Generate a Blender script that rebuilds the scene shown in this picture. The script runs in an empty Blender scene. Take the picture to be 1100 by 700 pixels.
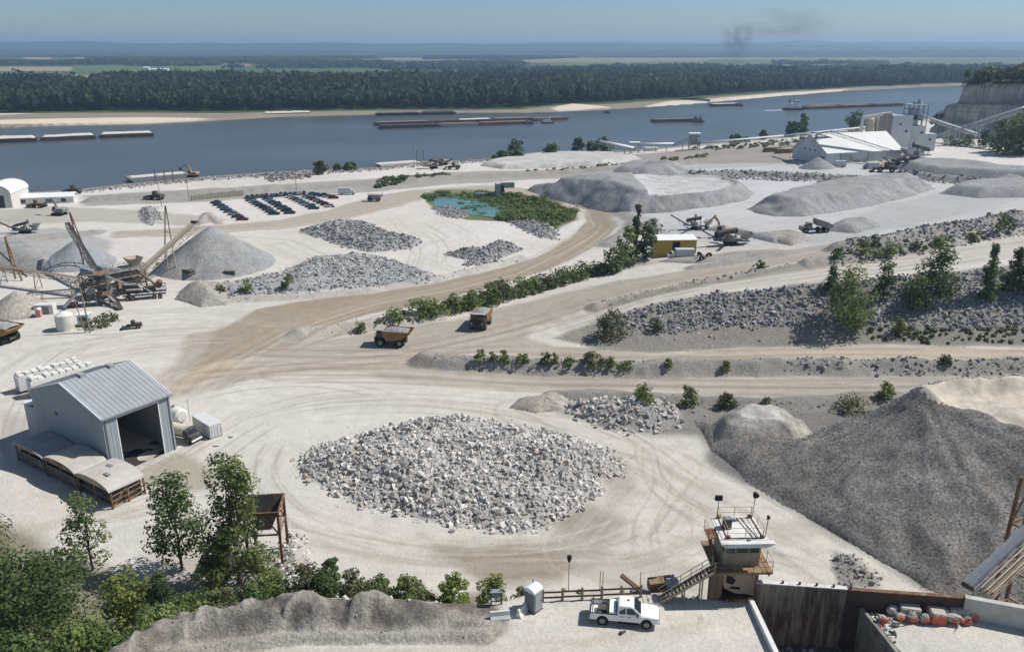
import bpy, bmesh, math, random
import numpy as np
from mathutils import Vector, Matrix
from mathutils.geometry import delaunay_2d_cdt

rng = np.random.default_rng(7)
random.seed(7)
R = math.radians
SC = bpy.context.scene
COL = SC.collection

# ------------------------------------------------------------------ camera, sky, sun, exposure
F = 890.0                      # focal length in pixels of the 1100 px wide photograph
CAMZ = 64.0
PITCH = math.atan(300.0 / F)
cam_d = bpy.data.cameras.new('camera')
cam = bpy.data.objects.new('camera', cam_d)
COL.objects.link(cam)
cam.location = (0, 0, CAMZ)
cam.rotation_euler = (math.pi / 2 - PITCH, 0, 0)
cam_d.sensor_width = 36
cam_d.lens = F / 1100 * 36
cam_d.clip_start = 0.5
cam_d.clip_end = 90000
SC.camera = cam

SUN_EL, SUN_AZ = 50.0, 14.0     # azimuth counted from +X towards +Y
world = bpy.data.worlds.new('World')
SC.world = world
world.use_nodes = True
nt = world.node_tree
nt.nodes.clear()
sky = nt.nodes.new('ShaderNodeTexSky')
sky.sky_type = 'NISHITA'
sky.sun_disc = False
sky.sun_elevation = R(SUN_EL)
sky.sun_rotation = R(90 - SUN_AZ)
sky.altitude = 100
sky.air_density = 1.3
sky.dust_density = 0.6
sky.ozone_density = 3.0
bg = nt.nodes.new('ShaderNodeBackground')
bg.inputs['Strength'].default_value = 0.105
wo = nt.nodes.new('ShaderNodeOutputWorld')
tint = nt.nodes.new('ShaderNodeVectorMath'); tint.operation = 'MULTIPLY'
geo_w = nt.nodes.new('ShaderNodeNewGeometry'); sep_w = nt.nodes.new('ShaderNodeSeparateXYZ')
nt.links.new(geo_w.outputs['Incoming'], sep_w.inputs[0])
abs_w = nt.nodes.new('ShaderNodeMath'); abs_w.operation = 'ABSOLUTE'; nt.links.new(sep_w.outputs[2], abs_w.inputs[0])
ramp = nt.nodes.new('ShaderNodeValToRGB'); nt.links.new(abs_w.outputs[0], ramp.inputs[0])
ramp.color_ramp.elements[0].color = (0.68, 0.87, 1.16, 1)
mid_e = ramp.color_ramp.elements.new(0.05); mid_e.color = (0.49, 0.70, 1.14, 1); ramp.color_ramp.elements[-1].color = (0.72, 0.68, 0.62, 1)
ramp.color_ramp.elements[-1].position = 0.35
nt.links.new(ramp.outputs[0], tint.inputs[1])
nt.links.new(sky.outputs[0], tint.inputs[0])
nt.links.new(tint.outputs[0], bg.inputs[0])
nt.links.new(bg.outputs[0], wo.inputs[0])

sd = bpy.data.lights.new('sun', 'SUN')
sd.energy = 4.9
sd.angle = R(0.5)
sd.color = (1.0, 0.965, 0.92)
sun = bpy.data.objects.new('sun', sd)
COL.objects.link(sun)
sv = Vector((math.cos(R(SUN_EL)) * math.cos(R(SUN_AZ)), math.cos(R(SUN_EL)) * math.sin(R(SUN_AZ)), math.sin(R(SUN_EL))))
sun.rotation_euler = sv.to_track_quat('Z', 'Y').to_euler()
sun.location = (200, 50, 300)

SC.view_settings.view_transform = 'Standard'
SC.view_settings.look = 'None'
SC.view_settings.gamma = 1
SC.view_settings.exposure = 0.05
SC.view_settings.use_curve_mapping = False
SC.render.engine = 'CYCLES'
SC.cycles.use_denoising = True
SC.cycles.max_bounces = 5
SC.cycles.diffuse_bounces = 2
SC.cycles.glossy_bounces = 2
SC.cycles.transmission_bounces = 3
SC.cycles.volume_bounces = 0
SC.cycles.transparent_max_bounces = 6

# ------------------------------------------------------------------ projection helpers
SP, CP = math.sin(PITCH), math.cos(PITCH)

def W(px, py, z):
    """world point of a photograph pixel at height z"""
    dx, dy = (px - 550) / F, (py - 350) / F
    den = SP + dy * CP
    t = (CAMZ - z) / den
    return Vector((t * dx, t * (CP - dy * SP), z))

def scale_at(y, z=0):
    """pixels per metre at a world distance y"""
    return F / (y * CP + (CAMZ - z) * SP)

# ------------------------------------------------------------------ numpy noise
def _hash(ix, iy, seed):
    h = (ix.astype(np.int64) * 374761393 + iy.astype(np.int64) * 668265263 + seed * 1442695041) & 0x7fffffff
    h = ((h ^ (h >> 13)) * 1274126177) & 0x7fffffff
    return ((h ^ (h >> 16)) & 0xffff).astype(np.float32) / 65535.0

def vnoise(x, y, seed=0):
    ix, iy = np.floor(x), np.floor(y)
    fx, fy = (x - ix).astype(np.float32), (y - iy).astype(np.float32)
    fx = fx * fx * (3 - 2 * fx)
    fy = fy * fy * (3 - 2 * fy)
    a, b = _hash(ix, iy, seed), _hash(ix + 1, iy, seed)
    c, d = _hash(ix, iy + 1, seed), _hash(ix + 1, iy + 1, seed)
    return (a + (b - a) * fx) * (1 - fy) + (c + (d - c) * fx) * fy

def fbm(x, y, s, octaves=4, seed=0, gain=0.5):
    """about -1..1, s = size of the largest lump in metres"""
    out, amp, tot = 0, 1.0, 0.0
    for k in range(octaves):
        f = 2.03 ** k / s
        out = out + amp * (vnoise(x * f + 17.3 * k, y * f - 9.1 * k, seed + k) * 2 - 1)
        tot += amp
        amp *= gain
    return out / tot

def sstep(a, b, v):
    t = np.clip((v - a) / (b - a), 0, 1)
    return t * t * (3 - 2 * t)

def poly_sd(x, y, P):
    """signed distance, positive inside"""
    P = np.asarray(P, float)
    d2 = np.full(x.shape, 1e18)
    ins = np.zeros(x.shape, bool)
    n = len(P)
    for i in range(n):
        ax, ay = P[i]; bx, by = P[(i + 1) % n]
        ex, ey = bx - ax, by - ay
        t = np.clip(((x - ax) * ex + (y - ay) * ey) / (ex * ex + ey * ey + 1e-9), 0, 1)
        qx, qy = x - ax - t * ex, y - ay - t * ey
        d2 = np.minimum(d2, qx * qx + qy * qy)
        c = (ay > y) != (by > y)
        ins ^= c & (x < ex * (y - ay) / (ey + 1e-12) + ax)
    d = np.sqrt(d2)
    return np.where(ins, d, -d)

def line_d(x, y, P):
    """distance to polyline, arc position, signed side"""
    P = np.asarray(P, float)
    best = np.full(x.shape, 1e18); arc = np.zeros(x.shape); side = np.ones(x.shape)
    s0 = 0.0
    for i in range(len(P) - 1):
        ax, ay = P[i]; bx, by = P[i + 1]
        ex, ey = bx - ax, by - ay
        L = math.hypot(ex, ey) + 1e-9
        t = np.clip(((x - ax) * ex + (y - ay) * ey) / (L * L), 0, 1)
        qx, qy = x - ax - t * ex, y - ay - t * ey
        d2 = qx * qx + qy * qy
        m = d2 < best
        best = np.where(m, d2, best)
        arc = np.where(m, s0 + t * L, arc)
        side = np.where(m, np.sign(ex * qy - ey * qx), side)
        s0 += L
    return np.sqrt(best), arc, side

# ------------------------------------------------------------------ object helpers
def setp(o, label=None, cat=None, group=None, kind=None):
    if label: o['label'] = label
    if cat: o['category'] = cat
    if group: o['group'] = group
    if kind: o['kind'] = kind
    return o

def empty(name, loc=(0, 0, 0), rz=0.0, label=None, cat=None, group=None):
    o = bpy.data.objects.new(name, None)
    COL.objects.link(o)
    o.location = loc
    o.rotation_euler = (0, 0, rz)
    o.empty_display_size = 0.5
    return setp(o, label, cat, group)

def np_mesh(name, V, faces, mat=None, parent=None, smooth=False, attrs=None, cols=None):
    """faces: int array (n,k)"""
    V = np.asarray(V, np.float32)
    faces = np.asarray(faces, np.int32)
    me = bpy.data.meshes.new(name)
    n, k = faces.shape
    me.vertices.add(len(V)); me.vertices.foreach_set('co', V.ravel())
    me.loops.add(n * k); me.loops.foreach_set('vertex_index', faces.ravel())
    me.polygons.add(n)
    me.polygons.foreach_set('loop_start', np.arange(0, n * k, k, dtype=np.int32))
    me.polygons.foreach_set('loop_total', np.full(n, k, np.int32))
    me.polygons.foreach_set('use_smooth', np.full(n, smooth, bool))
    me.update(calc_edges=True)
    for an, av in (attrs or {}).items():
        a = me.attributes.new(an, 'FLOAT', 'POINT'); a.data.foreach_set('value', np.asarray(av, np.float32).ravel())
    for an, av in (cols or {}).items():
        a = me.attributes.new(an, 'FLOAT_COLOR', 'POINT')
        av = np.asarray(av, np.float32)
        if av.shape[1] == 3: av = np.concatenate([av, np.ones((len(av), 1), np.float32)], 1)
        a.data.foreach_set('color', av.ravel())
    o = bpy.data.objects.new(name, me)
    COL.objects.link(o)
    if mat: me.materials.append(mat)
    if parent: o.parent = parent
    return o

class MB:
    """collects boxes, bars, tubes into one mesh"""
    def __init__(s): s.v = []; s.f = []; s.sm = []
    def add(s, vs, fs, smooth=False):
        b = len(s.v)
        s.v += [tuple(v) for v in vs]
        for f in fs:
            s.f.append(tuple(i + b for i in f)); s.sm.append(smooth)
        return s
    def box(s, x0, x1, y0, y1, z0, z1, M=None):
        vs = [Vector((x, y, z)) for z in (z0, z1) for x, y in ((x0, y0), (x1, y0), (x1, y1), (x0, y1))]
        if M: vs = [M @ v for v in vs]
        return s.add(vs, [(3, 2, 1, 0), (4, 5, 6, 7), (0, 1, 5, 4), (1, 2, 6, 5), (2, 3, 7, 6), (3, 0, 4, 7)])
    def prism(s, pts, a, b, axis='y', M=None):
        """outline pts (u,v) extruded from a to b along axis; y: (x,z) outline, x: (y,z), z: (x,y)"""
        def mk(u, v, w):
            return Vector({'y': (u, w, v), 'x': (w, u, v), 'z': (u, v, w)}[axis])
        n = len(pts)
        vs = [mk(u, v, a) for u, v in pts] + [mk(u, v, b) for u, v in pts]
        if M: vs = [M @ v for v in vs]
        fs = [tuple(range(n)), tuple(range(2 * n - 1, n - 1, -1))]
        fs += [((i + 1) % n, i, i + n, (i + 1) % n + n) for i in range(n)]
        return s.add(vs, fs)
    def bar(s, p, q, w=0.1, h=None, up=(0, 0, 1)):
        p, q = Vector(p), Vector(q); h = h or w
        d = (q - p)
        if d.length < 1e-6: return s
        d.normalize(); u = Vector(up)
        if abs(d.dot(u)) > 0.99: u = Vector((0, 1, 0)) if abs(d.y) < .9 else Vector((1, 0, 0))
        r = d.cross(u).normalized(); u = r.cross(d)
        vs = [c + r * a * w / 2 + u * b * h / 2 for c in (p, q) for a, b in ((-1, -1), (1, -1), (1, 1), (-1, 1))]
        return s.add(vs, [(3, 2, 1, 0), (4, 5, 6, 7), (0, 1, 5, 4), (1, 2, 6, 5), (2, 3, 7, 6), (3, 0, 4, 7)])
    def cyl(s, p, q, r0, r1=None, n=12, caps=True):
        p, q = Vector(p), Vector(q); r1 = r0 if r1 is None else r1
        d = (q - p).normalized()
        a = Vector((0, 0, 1)) if abs(d.z) < 0.9 else Vector((1, 0, 0))
        e1 = d.cross(a).normalized(); e2 = d.cross(e1)
        vs = []
        for c, r in ((p, r0), (q, r1)):
            for i in range(n):
                t = 2 * math.pi * i / n
                vs.append(c + (e1 * math.cos(t) + e2 * math.sin(t)) * r)
        s.add(vs, [(i, (i + 1) % n, (i + 1) % n + n, i + n) for i in range(n)], True)
        if caps: s.add(vs, [tuple(range(n - 1, -1, -1)), tuple(range(n, 2 * n))])
        return s
    def tube(s, pts, r, n=6):
        for a, b in zip(pts[:-1], pts[1:]): s.cyl(a, b, r, r, n)
        return s
    def build(s, name, mat, parent=None, bevel=0.0, loc=None):
        me = bpy.data.meshes.new(name)
        me.from_pydata(s.v, [], s.f)
        me.polygons.foreach_set('use_smooth', s.sm)
        if mat: me.materials.append(mat)
        bm = bmesh.new(); bm.from_mesh(me)
        bmesh.ops.recalc_face_normals(bm, faces=bm.faces)
        if bevel:
            bmesh.ops.remove_doubles(bm, verts=bm.verts, dist=1e-5)
            es = [e for e in bm.edges if len(e.link_faces) == 2 and e.calc_face_angle(0) > 0.6]
            bmesh.ops.bevel(bm, geom=es, offset=bevel, segments=2, affect='EDGES', profile=0.6)
        bm.to_mesh(me); bm.free()
        o = bpy.data.objects.new(name, me)
        COL.objects.link(o)
        if parent: o.parent = parent
        if loc: o.location = loc
        return o

def copy_thing(src, loc, rz, label=None, scale=None, group=None):
    kids = [o for o in bpy.data.objects if o.parent == src]
    c = src.copy(); COL.objects.link(c)
    c.location = loc; c.rotation_euler = (0, 0, rz)
    if scale: c.scale = scale if isinstance(scale, (tuple, list)) else (scale,) * 3
    if label: c['label'] = label
    if group: c['group'] = group
    for k in kids:
        g = [o for o in bpy.data.objects if o.parent == k]
        d = k.copy(); COL.objects.link(d); d.parent = c
        for q in g:
            e = q.copy(); COL.objects.link(e); e.parent = d
    return c

# ------------------------------------------------------------------ materials
def new_mat(name):
    m = bpy.data.materials.new(name); m.use_nodes = True
    t = m.node_tree
    return m, t, t.nodes['Principled BSDF']

def mat(name, col, rough=0.75, metal=0.0, var=0.25, scale=1.5, dirt=None, dirt_amt=0.0, bump=0.0, spec=0.3, ribs=None, zst=0.45):
    """painted or plain surface with uneven tone; dirt = second colour in blotches; ribs=(axis,period)"""
    m, t, b = new_mat(name)
    N, L = t.nodes.new, t.links.new
    tc = N('ShaderNodeTexCoord')
    no = N('ShaderNodeTexNoise'); no.inputs['Scale'].default_value = scale; no.inputs['Detail'].default_value = 6
    no.inputs['Roughness'].default_value = 0.65
    L(tc.outputs['Object'], no.inputs['Vector'])
    mr = N('ShaderNodeMapRange')
    mr.inputs['From Min'].default_value = 0.3; mr.inputs['From Max'].default_value = 0.7
    mr.inputs['To Min'].default_value = 1 - var; mr.inputs['To Max'].default_value = 1 + var * 0.6
    L(no.outputs['Fac'], mr.inputs['Value'])
    mul = N('ShaderNodeVectorMath'); mul.operation = 'SCALE'
    mul.inputs[0].default_value = col
    L(mr.outputs[0], mul.inputs['Scale'])
    out = mul.outputs[0]
    if dirt is not None:
        n2 = N('ShaderNodeTexNoise'); n2.inputs['Scale'].default_value = scale * 0.55; n2.inputs['Detail'].default_value = 8
        n2.inputs['Roughness'].default_value = 0.7
        mp = N('ShaderNodeMapping'); mp.inputs['Scale'].default_value = (1, 1, zst)
        L(tc.outputs['Object'], mp.inputs[0]); L(mp.outputs[0], n2.inputs['Vector'])
        m2 = N('ShaderNodeMapRange')
        m2.inputs['From Min'].default_value = 0.62 - dirt_amt * 0.3; m2.inputs['From Max'].default_value = 0.78 - dirt_amt * 0.3
        L(n2.outputs['Fac'], m2.inputs['Value'])
        mx = N('ShaderNodeMix'); mx.data_type = 'RGBA'
        L(m2.outputs[0], mx.inputs['Factor']); L(out, mx.inputs['A']); mx.inputs['B'].default_value = (*dirt, 1)
        out = mx.outputs['Result']
    L(out, b.inputs['Base Color'])
    b.inputs['Roughness'].default_value = rough
    b.inputs['Metallic'].default_value = metal
    b.inputs['Specular IOR Level'].default_value = spec
    if bump or ribs:
        bp = N('ShaderNodeBump'); bp.inputs['Strength'].default_value = bump or 0.5; bp.inputs['Distance'].default_value = 0.06
        if ribs:
            w = N('ShaderNodeTexWave'); w.bands_direction = ribs[0]; w.inputs['Scale'].default_value = ribs[1]
            w.inputs['Distortion'].default_value = 0
            L(tc.outputs['Object'], w.inputs['Vector']); L(w.outputs['Fac'], bp.inputs['Height'])
        else:
            L(no.outputs['Fac'], bp.inputs['Height'])
        L(bp.outputs[0], b.inputs['Normal'])
    return m

def leaf_mat(name, c1, c2, c3=None):
    m, t, b = new_mat(name)
    N, L = t.nodes.new, t.links.new
    at = N('ShaderNodeAttribute'); at.attribute_name = 'rnd'
    cr = N('ShaderNodeValToRGB')
    e = cr.color_ramp.elements
    e[0].color = (*c1, 1); e[1].color = (*c2, 1); e[0].position = 0.1; e[1].position = 0.8
    if c3:
        x = cr.color_ramp.elements.new(0.97); x.color = (*c3, 1)
    L(at.outputs['Fac'], cr.inputs[0])
    oi = N('ShaderNodeObjectInfo')
    mr = N('ShaderNodeMapRange'); mr.inputs['To Min'].default_value = 0.8; mr.inputs['To Max'].default_value = 1.25
    L(oi.outputs['Random'], mr.inputs['Value'])
    sc = N('ShaderNodeVectorMath'); sc.operation = 'SCALE'
    L(cr.outputs[0], sc.inputs[0]); L(mr.outputs[0], sc.inputs['Scale'])
    L(sc.outputs[0], b.inputs['Base Color'])
    b.inputs['Roughness'].default_value = 0.6
    b.inputs['Specular IOR Level'].default_value = 0.2
    tr = N('ShaderNodeBsdfTranslucent'); L(sc.outputs[0], tr.inputs['Color'])
    mx = N('ShaderNodeMixShader'); mx.inputs[0].default_value = 0.4
    L(b.outputs[0], mx.inputs[1]); L(tr.outputs[0], mx.inputs[2])
    L(mx.outputs[0], t.nodes['Material Output'].inputs['Surface'])
    return m
# ------------------------------------------------------------------ terrain: break lines (photo pixel, height) -> triangulated base
BL = []
def bl(*pts):
    out = []
    for (a, b) in zip(pts[:-1], pts[1:]):
        pa, pb = W(*a), W(*b)
        n = max(1, int(math.hypot(a[0] - b[0], a[1] - b[1]) / 14))
        for i in range(n):
            out.append(pa.lerp(pb, i / n))
    out.append(W(*pts[-1]))
    BL.extend(out)
    return out

# near bench (17 m above the quarry floor), its far crest and the foot of the slope behind it
PADZ = 17.0
crest = bl((20, 760, 17), (80, 722, 17), (150, 684, 17), (240, 650, 17), (300, 641, 17), (400, 642, 17), (530, 650, 17), (575, 636, 17), (640, 634, 17), (720, 640, 17), (800, 646, 17))
for p in crest:
    d = 20.0 if p.x < -5 else 15.0
    BL.append(Vector((p.x * 1.02 - (2 if p.x < -15 else 0), p.y + d, 0)))
    BL.append(Vector((p.x * 1.01, p.y + d * 0.5, 9.0)))
for x in (-60, -40, -20, 0, 20, 40, 60):
    BL.append(Vector((x, 5, 17 if x > -30 else 14)))
    BL.append(Vector((x, 35, 17 if x > -25 else 8)))
for p in ((-48, 52, 6), (-58, 62, 1.5), (-75, 50, 0), (-40, 46, 12), (-70, 75, 0), (-90, 90, 0), (-60, 90, 0), (-60, 25, 6)):
    BL.append(Vector(p))
for x, y in ((22, 61.6), (28, 60.9), (34, 60.3), (40, 59.6), (50, 57.5), (70, 50)):
    BL.append(Vector((x, y, 17))); BL.append(Vector((x, y + 1.0, 16.6))); BL.append(Vector((x, y + 7.0, 0)))
# quarry floor
for px, py in ((100, 560), (250, 540), (400, 600), (560, 600), (700, 560), (850, 560), (300, 440), (600, 440), (720, 500), (100, 450), (0, 480), (0, 560), (-100, 500), (-150, 400), (0, 380), (100, 350), (200, 340), (300, 380), (450, 420), (980, 632), (900, 600)):
    BL.append(W(px, py, 0))
bl((430, 372, 0), (520, 352, 0.5), (590, 364, 0), (640, 371, 0), (700, 377, 0), (800, 373, 0), (900, 368, 0), (1000, 370, 0), (1100, 374, 0), (1250, 380, 0))
bl((450, 412, 0), (560, 420, 0), (700, 424, 0), (830, 428, 0), (1000, 424, 0), (1250, 420, 0))
# top of the talus / upper haul roads
bl((600, 353, .6), (640, 342, 2), (700, 327, 5), (760, 315, 7), (850, 306, 9), (1000, 292, 11), (1100, 282, 12), (1250, 268, 13))
bl((520, 343, .6), (600, 322, 2), (700, 303, 5.2), (780, 289, 7.2), (860, 279, 9.2), (1000, 262, 11.3), (1100, 245, 12.5), (1250, 225, 13))
bl((560, 318, .6), (640, 292, 2), (700, 283, 4), (780, 275, 6), (860, 262, 8), (960, 248, 9), (1100, 225, 10), (1250, 205, 10))
bl((560, 205, 0), (600, 212, .5), (645, 228, 1), (655, 245, 1), (630, 268, .6), (560, 296, .3), (480, 312, 0), (400, 325, 0))
for px, py, z in ((700, 240, 3), (760, 230, 4.5), (850, 215, 5), (950, 220, 7), (1050, 215, 8), (1100, 190, 7), (900, 190, 5), (980, 185, 6), (800, 200, 4.5), (680, 200, 3),
                  (880, 175, 5), (1000, 165, 6), (1100, 160, 8), (800, 175, 3), (700, 185, 2), (600, 190, 0), (520, 190, 0), (400, 205, 0), (300, 220, 0), (200, 220, 0), (100, 225, 0), (0, 235, 0), (-100, 240, 0),
                  (0, 300, 0), (100, 280, 0), (200, 270, 0), (300, 260, 0), (400, 250, 0), (500, 240, 0), (520, 270, 0), (400, 290, 0), (250, 300, 0), (850, 160, 3), (950, 150, 4), (-300, 300, 0), (-300, 240, 0), (1300, 160, 10), (1300, 300, 12),
                  (1300, 450, 0), (1250, 600, 0), (-300, 420, 0)):
    BL.append(W(px, py, z))
# pond basin
bl((462, 216, -2.2), (480, 222, -2.5), (500, 226, -2.5), (530, 230, -2.5), (545, 226, -2.2), (510, 218, -2.2), (490, 212, -2.2))
bl((452, 212, -.2), (470, 230, -.2), (520, 238, -.2), (600, 245, -.2), (622, 232, -.2), (580, 214, -.2), (520, 205, -.2), (460, 206, -.2))
# river banks
WZ = -5.0
near = [(-350, 235), (-100, 218), (0, 208), (75, 204), (140, 197), (215, 190), (300, 184), (400, 180), (450, 174), (540, 170), (600, 166), (680, 161), (750, 154), (850, 145), (925, 136), (985, 129), (1100, 117), (1300, 100)]
bl(*[(x, y, WZ) for x, y in near])
bl(*[(x, y - 3.5, -8.0) for x, y in near])
bl(*[(x, y + 4.5, -0.6) for x, y in near])
far = [(-350, 132), (-100, 139), (0, 138), (60, 136), (150, 134), (230, 130.5), (300, 126.5), (400, 124), (500, 122), (560, 122), (650, 118.5), (740, 112.5), (830, 104.5), (920, 97.5), (1000, 93.5), (1100, 89.5), (1300, 84)]
bl(*[(x, y, WZ) for x, y in far])
bl(*[(x, y + 3.0, -8.0) for x, y in far])
bl(*[(x, y - 3.0, -3.2) for x, y in far])
bl(*[(x, y - 8, -1.5) for x, y in far])
for x in (-60000, -15000, -5000, 0, 5000, 15000, 60000):
    for y in (6000, 20000, 60000):
        BL.append(Vector((x, y, -1)))
for p in ((-200, 20, 10), (200, 20, 15), (-1500, 200, 0), (1500, 200, 10), (-600, 120, 0), (600, 120, 10), (-3000, 600, -8), (3000, 600, 20)):
    BL.append(Vector(p))

# the pit in front of the back wall
def pxy(px, py, z): v = W(px, py, z); return (v.x, v.y)
_a, _b = W(811, 648, PADZ), W(836, 700, PADZ)
_c, _d = W(922, 652, PADZ), W(962, 702, PADZ)
_ld = (_b - _a).normalized(); _rd = (_d - _c).normalized()
PIT_L0 = _a + _ld * -0.0; PIT_L1 = _a + _ld * 22
PIT_R0 = _c; PIT_R1 = _c + _rd * 22
PIT = [(PIT_L0.x, 62.75), (PIT_L1.x, PIT_L1.y), (PIT_R1.x, PIT_R1.y), (PIT_R0.x, PIT_R0.y), (PIT_R0.x - .2, 61.75)]

# grid
ys = [22.0]
while ys[-1] < 30000:
    y = ys[-1]
    if y < 135: s = 0.24
    elif y < 420: s = 0.24 + (y - 135) * 0.0026
    elif y < 1500: s = y * 0.0045
    else: s = y * 0.03
    ys.append(y + s)
ys = np.array(ys)
NU = 1020
us = np.linspace(-0.95, 0.95, NU)
GX = us[None, :] * (ys[:, None] + 15)
GY = np.repeat(ys[:, None], NU, 1)
BX = 15.0
vs2 = [Vector((p.x, p.y)) for p in BL]
vo, eo, fo, ov, oe, of = delaunay_2d_cdt(vs2, [], [], 0, 1e-4)
zz = [BL[ov[i][0]].z for i in range(len(vo))]
GZ = np.zeros_like(GX)
for tri in fo:
    (x0, y0), (x1, y1), (x2, y2) = [vo[i] for i in tri]
    det = (y1 - y2) * (x0 - x2) + (x2 - x1) * (y0 - y2)
    if abs(det) < 1e-9: continue
    ya, yb = min(y0, y1, y2), max(y0, y1, y2)
    r0, r1 = np.searchsorted(ys, ya), np.searchsorted(ys, yb) + 1
    if r0 >= len(ys) or yb < ys[0]: continue
    umin = min(x / max(y + BX, 5) if x > 0 else x / max(ya + BX, 5) for x, y in ((x0, y0), (x1, y1), (x2, y2)))
    umax = max(x / max(ya + BX, 5) if x > 0 else x / max(y + BX, 5) for x, y in ((x0, y0), (x1, y1), (x2, y2)))
    umin = min(umin, min(x0, x1, x2) / max((ya if min(x0, x1, x2) < 0 else yb) + BX, 5))
    c0, c1 = max(0, np.searchsorted(us, umin) - 1), min(NU, np.searchsorted(us, umax) + 2)
    if c1 <= c0: continue
    X, Y = GX[r0:r1, c0:c1], GY[r0:r1, c0:c1]
    a = ((y1 - y2) * (X - x2) + (x2 - x1) * (Y - y2)) / det
    b = ((y2 - y0) * (X - x2) + (x0 - x2) * (Y - y2)) / det
    c = 1 - a - b
    m = (a >= -1e-6) & (b >= -1e-6) & (c >= -1e-6)
    z = a * zz[tri[0]] + b * zz[tri[1]] + c * zz[tri[2]]
    GZ[r0:r1, c0:c1] = np.where(m, z, GZ[r0:r1, c0:c1])

def sample(Z, x, y):
    x = np.asarray(x, float); y = np.asarray(y, float)
    r = np.interp(y, ys, np.arange(len(ys)))
    u = x / (y + BX)
    c = np.clip((u - us[0]) / (us[1] - us[0]), 0, NU - 1.001)
    r = np.clip(r, 0, len(ys) - 1.001)
    r0, c0 = r.astype(int), c.astype(int)
    fr, fc = r - r0, c - c0
    return (Z[r0, c0] * (1 - fc) + Z[r0, c0 + 1] * fc) * (1 - fr) + (Z[r0 + 1, c0] * (1 - fc) + Z[r0 + 1, c0 + 1] * fc) * fr

_t = np.concatenate([np.arange(40, 900, 0.25), np.arange(900, 12000, 4.0)])
def P(px, py, Z=None):
    """ground point seen at a photograph pixel"""
    Z = GZ if Z is None else Z
    dx, dy = (px - 550) / F, (py - 350) / F
    X, Y, ZZ = _t * dx, _t * (CP - dy * SP), CAMZ - _t * (SP + dy * CP)
    hh = sample(Z, X, Y)
    k = np.argmax(ZZ < hh)
    if ZZ[k] >= hh[k]: return W(px, py, 0)
    if k:
        a, b = ZZ[k - 1] - hh[k - 1], hh[k] - ZZ[k]
        f = a / (a + b + 1e-9)
        t = _t[k - 1] + (_t[k] - _t[k - 1]) * f
    else: t = _t[0]
    return Vector((t * dx, t * (CP - dy * SP), CAMZ - t * (SP + dy * CP)))
BASE = GZ.copy()
def PP(pts): return [tuple(P(x, y, BASE)[:2]) for x, y in pts]

def region(pts, m):
    """grid slice around world points"""
    a = np.array(pts)
    r0, r1 = np.searchsorted(ys, a[:, 1].min() - m), np.searchsorted(ys, a[:, 1].max() + m)
    ylo, yhi = max(a[:, 1].min() - m, 20), a[:, 1].max() + m
    xlo, xhi = a[:, 0].min() - m, a[:, 0].max() + m
    u0 = min(xlo / (ylo + BX), xlo / (yhi + BX)); u1 = max(xhi / (ylo + BX), xhi / (yhi + BX))
    c0, c1 = np.searchsorted(us, u0), np.searchsorted(us, u1)
    return slice(max(0, r0 - 1), r1 + 1), slice(max(0, c0 - 1), c1 + 1)

# albedo map and bump amount carried by the ground vertices
PALE = (.55, .518, .472)
GC = np.empty(GX.shape + (3,), np.float32); GC[:] = PALE
GG = np.full(GX.shape, .25, np.float32)       # graininess
n1 = fbm(GX, GY, 60, 4, 3); n2 = fbm(GX, GY, 9, 4, 11)
GC *= (1 + .09 * n1 + .08 * n2)[..., None]
GC[..., 2] *= 1 + .05 * n1

def paint(pts, col, soft=1.5, wob=2.0, alpha=1.0, grain=None, world=False, seed=0, s=12):
    w = pts if world else PP(pts)
    sl = region(w, soft + wob + 2)
    X, Y = GX[sl], GY[sl]
    d = poly_sd(X, Y, w) + wob * fbm(X, Y, s, 4, 31 + seed)
    k = sstep(-soft, soft, d) * alpha
    t = np.array(col) * (1 + .10 * fbm(X, Y, 14, 5, 5 + seed))[..., None]
    GC[sl] = GC[sl] * (1 - k[..., None]) + t * k[..., None]
    if grain is not None: GG[sl] = GG[sl] * (1 - k) + grain * k

def tracks(pts, width, amt=.16, seed=0, lane=2.4, tint=(.36, .30, .235)):
    """wheel tracks along a route"""
    w = PP(pts)
    sl = region(w, width + 2)
    X, Y = GX[sl], GY[sl]
    d, arc, side = line_d(X, Y, w)
    c = d * side + 1.2 * fbm(arc, d * 0, 60, 2, 7 + seed)
    st = fbm(c, arc * .012, lane, 3, 90 + seed, .7)
    amt = amt * 1.35
    k = sstep(width, width * .6, d) * amt * sstep(-.15, .55, st)
    GC[sl] = GC[sl] * (1 - k[..., None]) + np.array(tint) * k[..., None]
    k2 = sstep(width, width * .6, d) * amt * .6 * sstep(.1, .6, -st)
    GC[sl] = GC[sl] * (1 - k2[..., None]) + np.array((.56, .52, .46)) * k2[..., None]
    GZ[sl] += -.10 * sstep(width, width * .6, d) * sstep(0, .6, st)

TAN = (.29, .24, .18); RD = (.335, .295, .248); GRY = (.30, .288, .268); BLG = (.42, .425, .425)
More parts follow.
